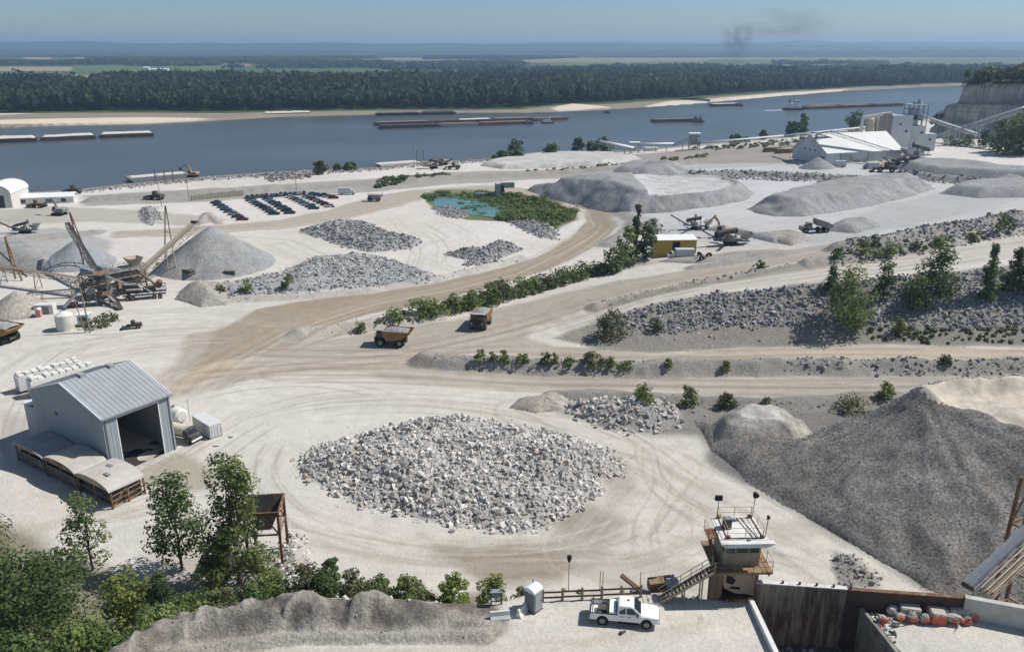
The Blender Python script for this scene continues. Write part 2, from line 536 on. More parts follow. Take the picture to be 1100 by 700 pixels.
# far side of the river: fields and woods floor
def fpoly(pts): return [tuple(W(x, y, -1)[:2]) for x, y in pts]
sl = (slice(np.searchsorted(ys, 880), None), slice(None))
X, Y = GX[sl], GY[sl]
fn = fbm(X, Y, 900, 4, 77)
GC[sl] = np.array((.055, .085, .032)) * (1 + .4 * fn)[..., None]
def field(x0, x1, y0, y1, col):
    w = fpoly([(x0, y0), (x1, y0), (x1, y1), (x0, y1)])
    sl = region(w, 60)
    d = poly_sd(GX[sl], GY[sl], w)
    k = sstep(-8, 8, d)
    GC[sl] = GC[sl] * (1 - k[..., None]) + np.array(col) * k[..., None]
G1, G2, TN, TN2 = (.10, .145, .052), (.07, .12, .045), (.30, .25, .16), (.24, .20, .13)
for f in ((-60, 78, 70.5, 75, TN), (-60, 105, 79, 85, TN2), (78, 250, 69, 77, G1), (-60, 105, 75.5, 79, G2), (25, 55, 60, 63.5, TN), (80, 185, 60.5, 62.8, TN), (195, 330, 60.5, 63.5, TN2),
          (215, 270, 64, 71, TN2), (250, 420, 73, 80, G2), (270, 400, 60.5, 64, TN2), (410, 560, 62, 65, TN2), (490, 560, 63, 69, G1), (550, 760, 62, 67.5, TN2), (590, 800, 67, 71, G1), (560, 660, 58.5, 61, TN), (700, 830, 66, 71.5, G1),
          (760, 1100, 60, 64.5, (.17, .19, .09)), (800, 1060, 65, 71.5, G1), (840, 1000, 71.5, 75, G2), (1000, 1180, 62, 80, G1), (390, 480, 78.5, 81.5, G1), (650, 800, 71.8, 73.5, TN2),
          (480, 760, 56, 58.2, G1), (180, 420, 57, 59.4, TN2), (820, 1100, 56.4, 58.6, TN2)):
    field(*f)
# far beaches and banks
paint([(-100, 124), (0, 123.5), (60, 121.5), (150, 121), (230, 122), (300, 120.5), (400, 119), (500, 118), (560, 117.5), (600, 113.5), (650, 112), (740, 106.5), (830, 99.5), (920, 94), (1000, 90.5), (1100, 87),
       (1100, 91), (1000, 95), (920, 99), (830, 106), (740, 114), (650, 120.5), (560, 125), (500, 126), (400, 127), (300, 129), (230, 134), (150, 138), (60, 140), (-100, 143)], (.25, .215, .165), 5, 8, s=60)
paint([(-100, 131), (30, 128), (110, 126.5), (200, 126.5), (232, 129), (150, 133), (60, 135), (-100, 138)], (.62, .53, .41), 4, 4, s=60)
paint([(590, 117), (615, 111.5), (640, 113.5), (655, 116), (600, 120)], (.60, .53, .43), 3, 4, s=40)
paint([(695, 115.5), (720, 108.5), (760, 106.5), (830, 100.5), (920, 95), (900, 98), (830, 104), (760, 111), (740, 114.5)], (.58, .51, .41), 3, 4, s=40)
# near river bank
paint([(-100, 226), (0, 214), (75, 207), (140, 200), (215, 193), (300, 187), (400, 182), (450, 176), (540, 172), (600, 168), (680, 163), (750, 156), (850, 147), (925, 138), (985, 131), (985, 124), (850, 140), (750, 150), (680, 157), (600, 162), (540, 166), (400, 176), (215, 186), (75, 200), (-100, 214)], (.25, .225, .19), 2, 3, grain=.8)
# strips along the river
paint([(90, 210), (200, 204), (300, 198), (400, 192), (480, 185), (560, 183), (640, 179), (740, 171), (850, 163), (850, 172), (740, 180), (640, 188), (560, 194), (480, 199), (400, 206), (300, 212), (200, 218), (90, 222)], (.33, .31, .275), 2, 4, grain=.6)
paint([(-50, 228), (60, 222), (170, 226), (250, 236), (200, 242), (100, 238), (-50, 244)], (.40, .37, .325), 2, 4)
paint([(660, 168), (750, 160), (850, 155), (855, 176), (740, 182), (660, 184)], (.30, .275, .24), 2, 4, grain=.6)
# plateau tones, right
paint([(640, 182), (760, 176), (980, 176), (1100, 185), (1150, 225), (1000, 250), (870, 270), (790, 282), (700, 285), (690, 262), (668, 244), (655, 225), (600, 205)], BLG, 3, 5, .75, grain=.3)
paint([(690, 205), (780, 190), (900, 188), (860, 215), (800, 235), (730, 250), (690, 245)], (.47, .485, .49), 3, 5, .8)
paint([(850, 262), (940, 222), (1010, 205), (1100, 212), (1000, 238), (900, 258)], (.36, .375, .38), 3, 5, .8)
paint([(720, 255), (800, 262), (860, 262), (820, 275), (740, 280)], (.50, .46, .40), 2, 4, .8)
paint([(1000, 160), (1060, 165), (1150, 178), (1150, 190), (1060, 182), (990, 172)], (.60, .57, .53), 2, 3, .8)
# roads
paint([(355, 366), (430, 352), (500, 340), (600, 316), (660, 302), (700, 297), (800, 277), (900, 261), (1000, 243), (1150, 216), (1150, 232), (1000, 256), (900, 273), (860, 281), (760, 299), (640, 328), (575, 352), (570, 362), (600, 372), (700, 381), (800, 374), (900, 370), (1000, 372), (1150, 378),
       (1150, 391), (900, 387), (700, 390), (560, 382), (500, 380), (460, 386), (450, 396), (560, 402), (700, 406), (830, 406), (1150, 402), (1150, 414), (950, 425), (800, 425), (700, 420), (600, 419), (540, 417), (480, 414), (400, 403), (340, 400), (270, 410), (190, 428), (150, 420), (190, 390), (200, 360), (250, 352), (300, 350)], RD, 1.5, 2.0, .85)
paint([(575, 203), (600, 208), (625, 213), (652, 226), (662, 242), (650, 256), (628, 271), (590, 290), (550, 301), (475, 321), (400, 337), (360, 348), (330, 362), (290, 378), (230, 400), (195, 425), (175, 428), (185, 410), (215, 385), (235, 355), (275, 332), (325, 323), (400, 313), (475, 302), (550, 284), (575, 276), (612, 256), (632, 238), (630, 226), (600, 216), (575, 211)], TAN, 1.0, 1.4)
paint([(575, 203), (520, 199), (440, 204), (400, 211), (350, 226), (300, 236), (200, 244), (120, 248), (120, 256), (200, 253), (300, 246), (370, 237), (430, 221), (480, 209), (540, 206), (575, 211)], (.36, .32, .265), 1.5, 2.0, .9)
paint([(800, 374), (900, 371), (1000, 373), (1150, 378), (1150, 390), (900, 386), (780, 388)], (.43, .37, .29), 1.2, 1.5, .9)
paint([(560, 404), (700, 407), (830, 407), (1150, 403), (1150, 414), (950, 424), (800, 424), (700, 418), (600, 416)], (.33, .305, .27), 1.2, 1.2, .8)
paint([(590, 350), (640, 326), (760, 301), (860, 285), (1000, 262), (1150, 236), (1150, 272), (1000, 290), (850, 304), (760, 313), (690, 326), (640, 340), (600, 356)], (.47, .44, .395), 1.5, 2, .8)
paint([(185, 412), (215, 395), (245, 385), (262, 388), (235, 400), (205, 418), (190, 424)], (.42, .32, .205), 1, 1.5)
# damp and dusty marks on the floor
paint([(455, 575), (520, 590), (560, 585), (610, 590), (640, 600), (600, 622), (520, 620), (460, 605)], (.26, .22, .165), 2, 4, .95)
paint([(590, 545), (640, 540), (680, 560), (650, 578), (605, 572)], (.27, .24, .195), 3, 4, .9)
paint([(640, 500), (672, 498), (695, 530), (650, 548)], (.33, .29, .24), 2, 4, .8)
paint([(620, 600), (700, 590), (760, 600), (800, 640), (700, 636), (640, 628)], (.38, .34, .285), 2, 4, .7)
paint([(135, 505), (165, 490), (200, 487), (230, 500), (250, 520), (210, 528), (160, 520)], (.33, .29, .225), 1.5, 3, .8)
paint([(160, 600), (185, 585), (240, 588), (290, 600), (300, 640), (200, 640)], (.36, .32, .27), 3, 4, .6)
paint([(0, 440), (28, 448), (30, 470), (0, 480)], (.35, .32, .28), 2, 2, .7)
paint([(90, 395), (200, 400), (230, 420), (180, 430), (130, 415)], (.44, .40, .34), 3, 4, .6)
paint([(0, 250), (60, 245), (120, 258), (120, 290), (0, 296)], (.36, .355, .345), 2, 3, .9, grain=.5)
# slopes and berm tones
paint([(590, 364), (640, 344), (700, 328), (760, 316), (850, 306), (1000, 293), (1150, 280), (1150, 374), (1000, 371), (900, 369), (800, 373), (700, 380), (640, 375)], (.27, .25, .22), 1, 1.5, grain=.9)
paint([(590, 430), (700, 426), (840, 430), (1000, 424), (1150, 415), (1150, 520), (1000, 470), (860, 450), (760, 470), (700, 466), (600, 445)], (.24, .222, .20), 2, 2, grain=.8)
paint([(750, 450), (900, 440), (1200, 430), (1300, 700), (1100, 700), (1035, 648), (990, 636), (940, 604), (890, 576), (850, 549), (800, 520), (762, 495)], (.20, .19, .175), 1.5, 2, grain=.9)
paint([(895, 592), (920, 598), (948, 622), (945, 634), (905, 632), (895, 612)], (.22, .215, .20), 1, 1.5, grain=.8)
# pond surroundings
paint([(453, 210), (470, 204), (500, 203), (540, 206), (585, 212), (620, 226), (618, 236), (598, 246), (575, 241), (540, 238), (500, 236), (470, 228)], (.13, .14, .07), 1.5, 2, grain=.6)
# foreground slope with ground cover
cr = [(p.x, p.y) for p in crest]
slope = cr + [(x * 1.02, y + 20) for x, y in cr[::-1]]
paint(slope, (.27, .24, .19), 1.5, 2, world=True, grain=.6)
paint([(-100, 560), (0, 560), (60, 590), (150, 620), (230, 640), (330, 625), (520, 640), (530, 652), (400, 642), (300, 641), (240, 650), (150, 684), (80, 730), (-100, 800)], (.16, .15, .085), 2, 3, .8, grain=.6)

# ---- relief on top of the base
SLOPE_DAMP = 1.0
near_m = np.exp(-(GY / 900.0) ** 2)
GZ += (.22 * fbm(GX, GY, 26, 4, 41) + .07 * fbm(GX, GY, 3.5, 3, 47) * sstep(300, 120, GY)) * near_m * sstep(-1.5, 0, GZ)
slm = sstep(.5, 4, GZ) * sstep(16.6, 14, GZ) * sstep(130, 90, GY)
GZ += slm * .7 * fbm(GX, GY, 4, 4, 51)

def ridge(pts, h, w, col=None, jag=.35, grain=.8, seed=0, flat=0, world=False, taper=0):
    wp = pts if world else PP(pts)
    sl = region(wp, w * 2 + 3)
    X, Y = GX[sl], GY[sl]
    d, arc, side = line_d(X, Y, wp)
    d = d + w * .25 * fbm(X, Y, w * 1.6, 3, 61 + seed)
    hh = h * (1 + jag * fbm(X, Y, w * 1.3, 4, 71 + seed))
    k = sstep(w, flat * w, d)
    if taper: k = k * (.12 + .88 * sstep(0, taper, arc.max() - arc))
    GZ[sl] += hh * k
    if col is not None:
        kc = sstep(w * 1.15, w * .85, d)
        t = np.array(col) * (1 + .12 * fbm(X, Y, 6, 4, 3 + seed))[..., None]
        GC[sl] = GC[sl] * (1 - kc[..., None]) + t * kc[..., None]
        GG[sl] = GG[sl] * (1 - kc) + grain * kc

def mound(pts, h, slope=.55, col=None, grain=.9, seed=0, jag=.5, world=False, wb=1.0):
    w = pts if world else PP(pts)
    sl = region(w, 4)
    X, Y = GX[sl], GY[sl]
    d = poly_sd(X, Y, w) + wb * fbm(X, Y, 7, 3, 81 + seed)
    hh = np.minimum(np.maximum(d, 0) * slope, h)
    hh = hh * (1 + jag * fbm(X, Y, 5, 3, 85 + seed))
    GZ[sl] += hh
    if col is not None:
        kc = sstep(-.5, 1.0, d)
        GC[sl] = GC[sl] * (1 - kc[..., None]) + np.array(col) * kc[..., None]
        GG[sl] = GG[sl] * (1 - kc) + grain * kc

BG = (.34, .32, .29)
ridge([(455, 389), (480, 391), (560, 395), (700, 399), (830, 397), (1000, 396), (1150, 396)], 2.3, 4.0, (.29, .275, .25), seed=1)
ridge([(322, 360), (355, 356), (400, 350), (440, 343), (500, 328), (560, 312), (620, 297), (662, 288), (690, 282)], 1.6, 4.5, (.42, .385, .335), seed=2)
ridge([(640, 330), (700, 316), (780, 299), (860, 287)], 1.0, 3, BG, seed=3)
ridge([(868, 285), (930, 277), (1000, 266), (1150, 238)], 1.6, 3.5, BG, seed=4)
ridge([(900, 268), (950, 262), (1000, 252), (1050, 243), (1150, 226)], 2.6, 5, (.27, .265, .25), seed=5)
ridge([(250, 322), (330, 318), (400, 312), (470, 300), (560, 277)], .9, 3, (.46, .43, .39), seed=6)
ridge([(100, 216), (200, 210), (300, 205), (400, 199), (480, 192), (560, 189), (640, 184), (740, 176)], 2.2, 6, (.32, .30, .27), seed=7)
ridge([(700, 189), (800, 188), (860, 191), (930, 195), (985, 198)], 2.2, 6, (.29, .28, .265), seed=8)
ridge([(966, 189), (1040, 196), (1150, 204)], 2.5, 6, (.28, .275, .26), seed=9)
ridge([(-60, 262), (20, 258), (100, 250)], 1.2, 5, BG, seed=10)
ridge([(215, 240), (222, 229), (235, 240)], .6, 2, BG, seed=11)
ridge([(745, 288), (800, 280), (850, 271)], .8, 3, BG, seed=12)
ridge([(655, 262), (675, 250), (685, 236), (668, 228)], 1.0, 5, (.36, .34, .31), seed=13)
ridge([(595, 425), (640, 424), (720, 430), (830, 434), (900, 430), (960, 424)], .8, 3, (.25, .235, .21), seed=14)
# the lumpy tailings berm on the near bench
bz = PADZ
nb = [tuple(W(x, y, bz)[:2]) for x, y in ((70, 750), (120, 714), (180, 684), (240, 667), (300, 659), (400, 659), (460, 662), (515, 668))]
ridge(nb, 1.75, 2.5, (.175, .158, .137), jag=.5, seed=15, world=True, flat=.1, taper=11)
slb = region(nb, 9)
db, arb, _ = line_d(GX[slb], GY[slb], nb)
lump = 1 - np.abs(fbm(GX[slb], GY[slb], 3.6, 3, 402)) * 2.6
tpb = sstep(0, 10, arb.max() - arb)
GZ[slb] += tpb * sstep(3.0, 1.0, db) * (.75 * lump - .45 + .3 * fbm(GX[slb], GY[slb], 1.3, 3, 408))
kcl = (sstep(3.4, 2., db) * sstep(.15, .75, lump))[..., None] * .75
GC[slb] = GC[slb] * (1 - kcl) + np.array((.37, .335, .285)) * kcl
nb2 = [tuple(W(x, y, bz)[:2]) for x, y in ((180, 705), (240, 692), (330, 684), (440, 683), (520, 684))]
ridge(nb2, .4, 1.0, (.36, .33, .29), jag=.5, seed=16, world=True)
# heaps of coarse rock (the stones themselves are scattered below)
FIELDS = {
 'central': ([(313, 494), (350, 477), (400, 464), (450, 453), (500, 450), (560, 458), (620, 470), (663, 492), (669, 508), (640, 530), (612, 558), (560, 572), (500, 570), (440, 560), (400, 545), (350, 528), (320, 510)], 3.0, .38),
 'far_a': ([(320, 249), (345, 242), (395, 239), (412, 248), (455, 259), (440, 268), (400, 271), (370, 266), (345, 256)], 2.2, .4),
 'far_b': ([(190, 314), (250, 304), (300, 294), (330, 280), (385, 274), (420, 279), (470, 296), (455, 305), (400, 308), (330, 314), (250, 322)], 1.8, .35),
 'far_c': ([(498, 286), (525, 283), (550, 273), (562, 268), (538, 259), (525, 263), (510, 271), (478, 272), (480, 276), (505, 279)], 3.0, .5),
 'pond_a': ([(463, 224), (485, 222), (505, 230), (498, 236), (475, 232)], 1.2, .5),
 'pond_b': ([(545, 239), (575, 240), (598, 246), (600, 258), (580, 256), (560, 246)], 1.5, .5),
 'mid': ([(610, 432), (640, 430), (700, 430), (728, 440), (738, 456), (700, 467), (650, 463), (625, 451), (612, 441)], 2.0, .45),
 'hopper_rubble': ([(895, 597), (915, 597), (945, 622), (946, 630), (905, 628), (896, 612)], 1.0, .4),
 'left_rubble': ([(296, 590), (315, 568), (330, 585), (335, 612), (318, 620), (298, 612)], 1.2, .5),
 'orchard': ([(150, 225), (168, 222), (174, 236), (160, 243), (150, 236)], 3.0, .5),
 'tree_rubble': ([(690, 240), (705, 237), (718, 250), (714, 262), (700, 262)], 1.5, .5),
}
TONE = {'central': (.44, .425, .40), 'far_a': (.33, .325, .315), 'far_b': (.36, .36, .355), 'left_rubble': (.46, .43, .39)}
for i, (k, (pl, h, s)) in enumerate(FIELDS.items()):
    mound(pl, h, s, TONE.get(k, (.30, .29, .275)), seed=i, wb=2.6 if k == 'central' else 1.0)
# wheel tracks
tracks([(195, 420), (240, 385), (300, 355), (400, 325), (475, 311), (550, 293), (612, 264), (648, 243), (640, 226), (600, 212), (520, 203), (440, 212), (370, 231), (300, 241), (150, 250)], 8, .5, 1)
tracks([(200, 405), (300, 380), (420, 376), (520, 356), (600, 330), (700, 307), (860, 279), (1000, 252), (1150, 226)], 8, .4, 2)
tracks([(250, 395), (400, 388), (560, 376), (700, 384), (900, 378), (1150, 384)], 7, .4, 3)
tracks([(300, 400), (420, 398), (560, 410), (700, 412), (900, 414), (1150, 408)], 8, .4, 4)
tracks([(600, 352), (700, 318), (850, 296), (1000, 278), (1150, 255)], 8, .3, 5)
tracks([(560, 440), (640, 480), (700, 490), (780, 530), (850, 570), (920, 615), (975, 640)], 11, .35, 6, 2.0, (.37, .335, .28))
tracks([(980, 636), (900, 590), (840, 600), (740, 610), (640, 590), (690, 530), (720, 500)], 10, .3, 7, 2.0, (.37, .335, .28))
tracks([(40, 560), (150, 540), (300, 555), (420, 590), (560, 600), (680, 590), (760, 560)], 9, .25, 8, 2.0, (.38, .34, .285))
tracks([(190, 490), (260, 450), (330, 430), (450, 435), (600, 455), (720, 500)], 9, .2, 9, 2.2, (.38, .34, .285))
tracks([(0, 420), (60, 380), (150, 365), (240, 360)], 10, .25, 10, 2.2)
tracks([(120, 340), (200, 335), (260, 340), (300, 345)], 8, .2, 11)
tracks([(690, 250), (740, 262), (840, 258), (940, 240), (1050, 222)], 12, .25, 12, 2.4, (.36, .35, .33))
tracks([(700, 240), (790, 225), (870, 205), (950, 196)], 12, .25, 13, 2.4, (.36, .35, .33))
tracks([(240, 255), (300, 260), (350, 285), (300, 300), (200, 300), (120, 300)], 10, .2, 14)
tracks([(60, 235), (150, 232), (230, 240), (300, 228)], 8, .2, 15)
tracks([(470, 240), (500, 255), (470, 265), (460, 285), (480, 290)], 8, .25, 16)
def ruts(pts, gauge=3.4, wd=.55, amt=.6, seed=0, tint=(.34, .30, .25)):
    w = PP(pts)
    # smooth the route
    w = np.array(w)
    for _ in range(3):
        q = np.empty((2 * len(w) - 2, 2)); q[0::2] = .75 * w[:-1] + .25 * w[1:]; q[1::2] = .25 * w[:-1] + .75 * w[1:]; w = np.vstack([w[:1], q, w[-1:]])
    sl = region(w, gauge + 2)
    X, Y = GX[sl], GY[sl]
    d, arc, side = line_d(X, Y, w)
    e = np.abs(d - gauge / 2) + .12 * fbm(X, Y, 3, 2, seed)
    L_ = arc.max()
    k = sstep(wd, wd * .35, e) * amt * sstep(-.5, .2, fbm(arc, d * 0, 18, 2, 33 + seed)) * sstep(0, 6, arc) * sstep(0, 6, L_ - arc)
    GC[sl] = GC[sl] * (1 - k[..., None]) + np.array(tint) * k[..., None]
rt = random.Random(4)
RUTS = [[(990, 640), (900, 585), (820, 540), (740, 515), (700, 480), (640, 450), (560, 440)], [(960, 630), (860, 590), (760, 560), (700, 520), (690, 470)], [(700, 600), (690, 560), (715, 520), (700, 480), (650, 455)],
        [(100, 560), (200, 540), (300, 560), (420, 600), (540, 605), (680, 600), (800, 590), (880, 610)], [(150, 580), (260, 555), (380, 585), (500, 600), (620, 590), (700, 560)], [(180, 490), (250, 450), (330, 425), (450, 420), (560, 425)],
        [(190, 495), (230, 470), (300, 440), (420, 430), (540, 440), (640, 470), (720, 520)], [(0, 430), (60, 395), (150, 375), (250, 370)], [(20, 500), (10, 450), (60, 380), (140, 355)], [(240, 260), (310, 285), (300, 300), (200, 305), (120, 320)],
        [(330, 235), (440, 240), (480, 262), (470, 285), (500, 292)], [(420, 232), (450, 265), (440, 290)], [(690, 262), (760, 255), (850, 235), (950, 228), (1050, 215)], [(700, 250), (760, 235), (830, 215), (890, 195)], [(200, 430), (260, 415), (340, 410), (420, 425)],
        [(640, 610), (700, 600), (760, 570), (740, 530)], [(300, 470), (280, 500), (300, 540), (360, 575)], [(60, 560), (130, 545), (200, 520), (250, 480), (300, 450)], [(180, 350), (240, 350), (300, 340), (360, 330)], [(40, 350), (100, 360), (180, 350), (260, 352)]]
for i, rr0 in enumerate(RUTS):
    ruts(rr0, 3.2 if i % 3 else 2.0, .40, .55, i)
    ruts([(x + rt.uniform(-8, 8), y + rt.uniform(3, 9)) for x, y in rr0], 2.6, .36, .40, i + 50)
    if i < 8: ruts([(x + rt.uniform(-14, 14), y - rt.uniform(4, 10)) for x, y in rr0], 2.6, .45, .25, i + 90, (.60, .57, .52))
for i, rr0 in enumerate([[(230, 415), (300, 372), (400, 340), (480, 316), (560, 296), (625, 266), (650, 245)], [(200, 400), (300, 390), (420, 382), (520, 362), (600, 338), (700, 310), (860, 281), (1000, 254)], [(300, 402), (430, 402), (560, 412), (700, 414), (900, 416), (1150, 410)],
        [(250, 380), (400, 384), (560, 376), (700, 385), (900, 379), (1150, 384)], [(600, 354), (700, 321), (850, 298), (1000, 280), (1150, 258)]]):
    for q_ in (-3, 1, 5): ruts([(x, y + q_) for x, y in rr0], 3.6, .7, .45, i * 7 + q_, (.25, .205, .155) if q_ != 1 else (.46, .41, .34))
pd = [(600, 690), (700, 672), (800, 690)]
tracks([(150, 700), (300, 692), (450, 690), (620, 680), (740, 664)], 3.5, .25, 17, 1.8)

# pit
sl = region(PIT, 3)
d = poly_sd(GX[sl], GY[sl], PIT)
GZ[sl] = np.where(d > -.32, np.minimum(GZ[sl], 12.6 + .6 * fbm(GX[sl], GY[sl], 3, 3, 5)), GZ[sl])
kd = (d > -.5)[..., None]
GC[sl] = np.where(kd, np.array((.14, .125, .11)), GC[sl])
def hgt(x, y): return float(sample(GZ, x, y))
def G(px, py): return P(px, py, GZ)

gm, t, b = new_mat('quarry_ground')
N, L = t.nodes.new, t.links.new
geo = N('ShaderNodeNewGeometry')
ca = N('ShaderNodeAttribute'); ca.attribute_name = 'tone'
ga = N('ShaderNodeAttribute'); ga.attribute_name = 'grain'
def noise(scale, det=6, rough=.6):
    n = N('ShaderNodeTexNoise'); n.inputs['Scale'].default_value = scale; n.inputs['Detail'].default_value = det; n.inputs['Roughness'].default_value = rough
    L(geo.outputs['Position'], n.inputs['Vector']); return n
na = noise(.35, 8, .7); nbn = noise(3.2, 5, .7)
def mrange(src, a, b_, c, d_):
    m = N('ShaderNodeMapRange'); m.inputs['From Min'].default_value = a; m.inputs['From Max'].default_value = b_; m.inputs['To Min'].default_value = c; m.inputs['To Max'].default_value = d_
    L(src, m.inputs['Value']); return m.outputs[0]
def mth(op, a, b_):
    m = N('ShaderNodeMath'); m.operation = op
    for i, v in enumerate((a, b_)):
        if isinstance(v, (int, float)): m.inputs[i].default_value = v
        else: L(v, m.inputs[i])
    return m.outputs[0]
v1 = mrange(na.outputs['Fac'], .3, .7, .88, 1.10)
fine = mrange(nbn.outputs['Fac'], .3, .7, -.5, .5)
v2 = mth('ADD', mth('MULTIPLY', fine, mth('ADD', mth('MULTIPLY', ga.outputs['Fac'], .75), .12)), 1.0)
vv = mth('MULTIPLY', v1, v2)
scl = N('ShaderNodeVectorMath'); scl.operation = 'SCALE'
L(ca.outputs['Color'], scl.inputs[0]); L(vv, scl.inputs['Scale'])
L(scl.outputs[0], b.inputs['Base Color'])
b.inputs['Roughness'].default_value = .95; b.inputs['Specular IOR Level'].default_value = .1
bp = N('ShaderNodeBump'); bp.inputs['Distance'].default_value = .35
L(mth('ADD', mth('MULTIPLY', ga.outputs['Fac'], .9), .12), bp.inputs['Strength'])
L(mth('ADD', nbn.outputs['Fac'], na.outputs['Fac']), bp.inputs['Height'])
L(bp.outputs[0], b.inputs['Normal'])

NR = len(ys)
idx = np.arange(NR * NU).reshape(NR, NU)
faces = np.stack([idx[:-1, :-1], idx[:-1, 1:], idx[1:, 1:], idx[1:, :-1]], -1).reshape(-1, 4)
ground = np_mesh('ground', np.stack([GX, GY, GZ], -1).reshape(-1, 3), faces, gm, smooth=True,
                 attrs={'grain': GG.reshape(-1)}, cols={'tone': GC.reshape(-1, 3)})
setp(ground, kind='structure')

# river water and pond water
wm, t, b = new_mat('river_water')
N, L = t.nodes.new, t.links.new
b.inputs['Base Color'].default_value = (.055, .085, .10, 1)
b.inputs['Roughness'].default_value = .3; b.inputs['IOR'].default_value = 1.33
geo = N('ShaderNodeNewGeometry')
mp = N('ShaderNodeMapping'); mp.inputs['Scale'].default_value = (.35, 1, 1); L(geo.outputs['Position'], mp.inputs[0])
n = N('ShaderNodeTexNoise'); n.inputs['Scale'].default_value = .35; n.inputs['Detail'].default_value = 5; L(mp.outputs[0], n.inputs['Vector'])
n3 = N('ShaderNodeTexNoise'); n3.inputs['Scale'].default_value = .012; n3.inputs['Detail'].default_value = 5; L(mp.outputs[0], n3.inputs['Vector'])
cr_ = N('ShaderNodeValToRGB'); cr_.color_ramp.elements[0].position = .35; cr_.color_ramp.elements[1].position = .65
cr_.color_ramp.elements[0].color = (.052, .064, .068, 1); cr_.color_ramp.elements[1].color = (.078, .092, .094, 1)
L(n3.outputs['Fac'], cr_.inputs[0]); L(cr_.outputs[0], b.inputs['Base Color'])
bp = N('ShaderNodeBump'); bp.inputs['Strength'].default_value = .35; bp.inputs['Distance'].default_value = .5
L(n.outputs['Fac'], bp.inputs['Height']); L(bp.outputs[0], b.inputs['Normal'])
wp = [W(x, y, WZ) for x, y in near]; wf = [W(x, y, WZ) for x, y in far]
wv = [(p.x, p.y - 12, WZ) for p in wp] + [(p.x, p.y + 30, WZ) for p in wf]
def strip(a, b_):
    m = MB()
    xs = np.linspace(-1, 1, 60)
    return m
nearx = np.array([p.x for p in wp]); neary = np.array([p.y for p in wp])
farx = np.array([p.x for p in wf]); fary = np.array([p.y for p in wf])
q = np.linspace(0, 1, 60)
ni = np.interp(q, np.linspace(0, 1, len(nearx)), np.arange(len(nearx)))
A = np.stack([np.interp(ni, np.arange(len(nearx)), nearx), np.interp(ni, np.arange(len(nearx)), neary) - 14], -1)
fi = np.interp(q, np.linspace(0, 1, len(farx)), np.arange(len(farx)))
B = np.stack([np.interp(fi, np.arange(len(farx)), farx), np.interp(fi, np.arange(len(farx)), fary) + 35], -1)
V = np.concatenate([np.c_[A, np.full(60, WZ)], np.c_[B, np.full(60, WZ)]])
Fq = [(i, i + 1, 61 + i, 60 + i) for i in range(59)]
river = np_mesh('river', V, Fq, wm); setp(river, kind='structure')

pm = mat('pond_water', (.085, .20, .185), .2, var=.12, scale=.15, spec=.5)
pw = PP([(458, 214), (464, 220), (480, 226), (505, 231), (530, 234), (548, 231), (552, 224), (530, 217), (508, 213), (485, 209), (466, 210)])
m = MB(); m.add([(x, y, -1.15) for x, y in pw], [tuple(range(len(pw)))])
pond = m.build('pond_water', pm); setp(pond, kind='structure')
# ------------------------------------------------------------------ stone prototypes and scatters
def make_rocks(k=28):
    out = []
    for i in range(k):
        bm = bmesh.new()
        r = np.random.default_rng(100 + i)
        n = 11
        p = r.normal(size=(n, 3)); p /= np.linalg.norm(p, axis=1)[:, None]
        p *= r.uniform(.75, 1.05, (n, 1)) * np.array([1, r.uniform(.65, 1), r.uniform(.5, .85)])
        vs = [bm.verts.new(v) for v in p]
        res = bmesh.ops.convex_hull(bm, input=vs)
        bmesh.ops.delete(bm, geom=[v for v in bm.verts if not v.link_faces], context='VERTS')
        bmesh.ops.triangulate(bm, faces=bm.faces)
        bm.verts.index_update()
        out.append((np.array([v.co[:] for v in bm.verts]) * .5, np.array([[v.index for v in f.verts] for f in bm.faces])))
        bm.free()
    return out
ROCKS = make_rocks()

def rotmats(n, r):
    q = r.normal(size=(n, 4)); q /= np.linalg.norm(q, axis=1)[:, None]
    w, x, y, z = q.T
    return np.stack([np.stack([1 - 2 * (y*y + z*z), 2 * (x*y - z*w), 2 * (x*z + y*w)], -1),
                     np.stack([2 * (x*y + z*w), 1 - 2 * (x*x + z*z), 2 * (y*z - x*w)], -1),
                     np.stack([2 * (x*z - y*w), 2 * (y*z + x*w), 1 - 2 * (x*x + y*y)], -1)], -2)

def scatter_mesh(name, X, Y, Z, S, mat, seed=0, protos=ROCKS, parent=None):
    r = np.random.default_rng(seed)
    n = len(X); M = rotmats(n, r); kind = r.integers(0, len(protos), n); rv = r.uniform(0, 1, n)
    Vs, Fs, As, off = [], [], [], 0
    for k, (pv, pf) in enumerate(protos):
        ii = np.where(kind == k)[0]
        if not len(ii): continue
        v = np.einsum('nij,vj->nvi', M[ii], pv) * S[ii, None, None]
        v += np.stack([X[ii], Y[ii], Z[ii]], -1)[:, None]
        f = pf[None] + (np.arange(len(ii)) * len(pv))[:, None, None] + off
        Vs.append(v.reshape(-1, 3)); Fs.append(f.reshape(-1, 3)); As.append(np.repeat(rv[ii], len(pv)))
        off += len(ii) * len(pv)
    return np_mesh(name, np.concatenate(Vs), np.concatenate(Fs), mat, parent, attrs={'rnd': np.concatenate(As)})

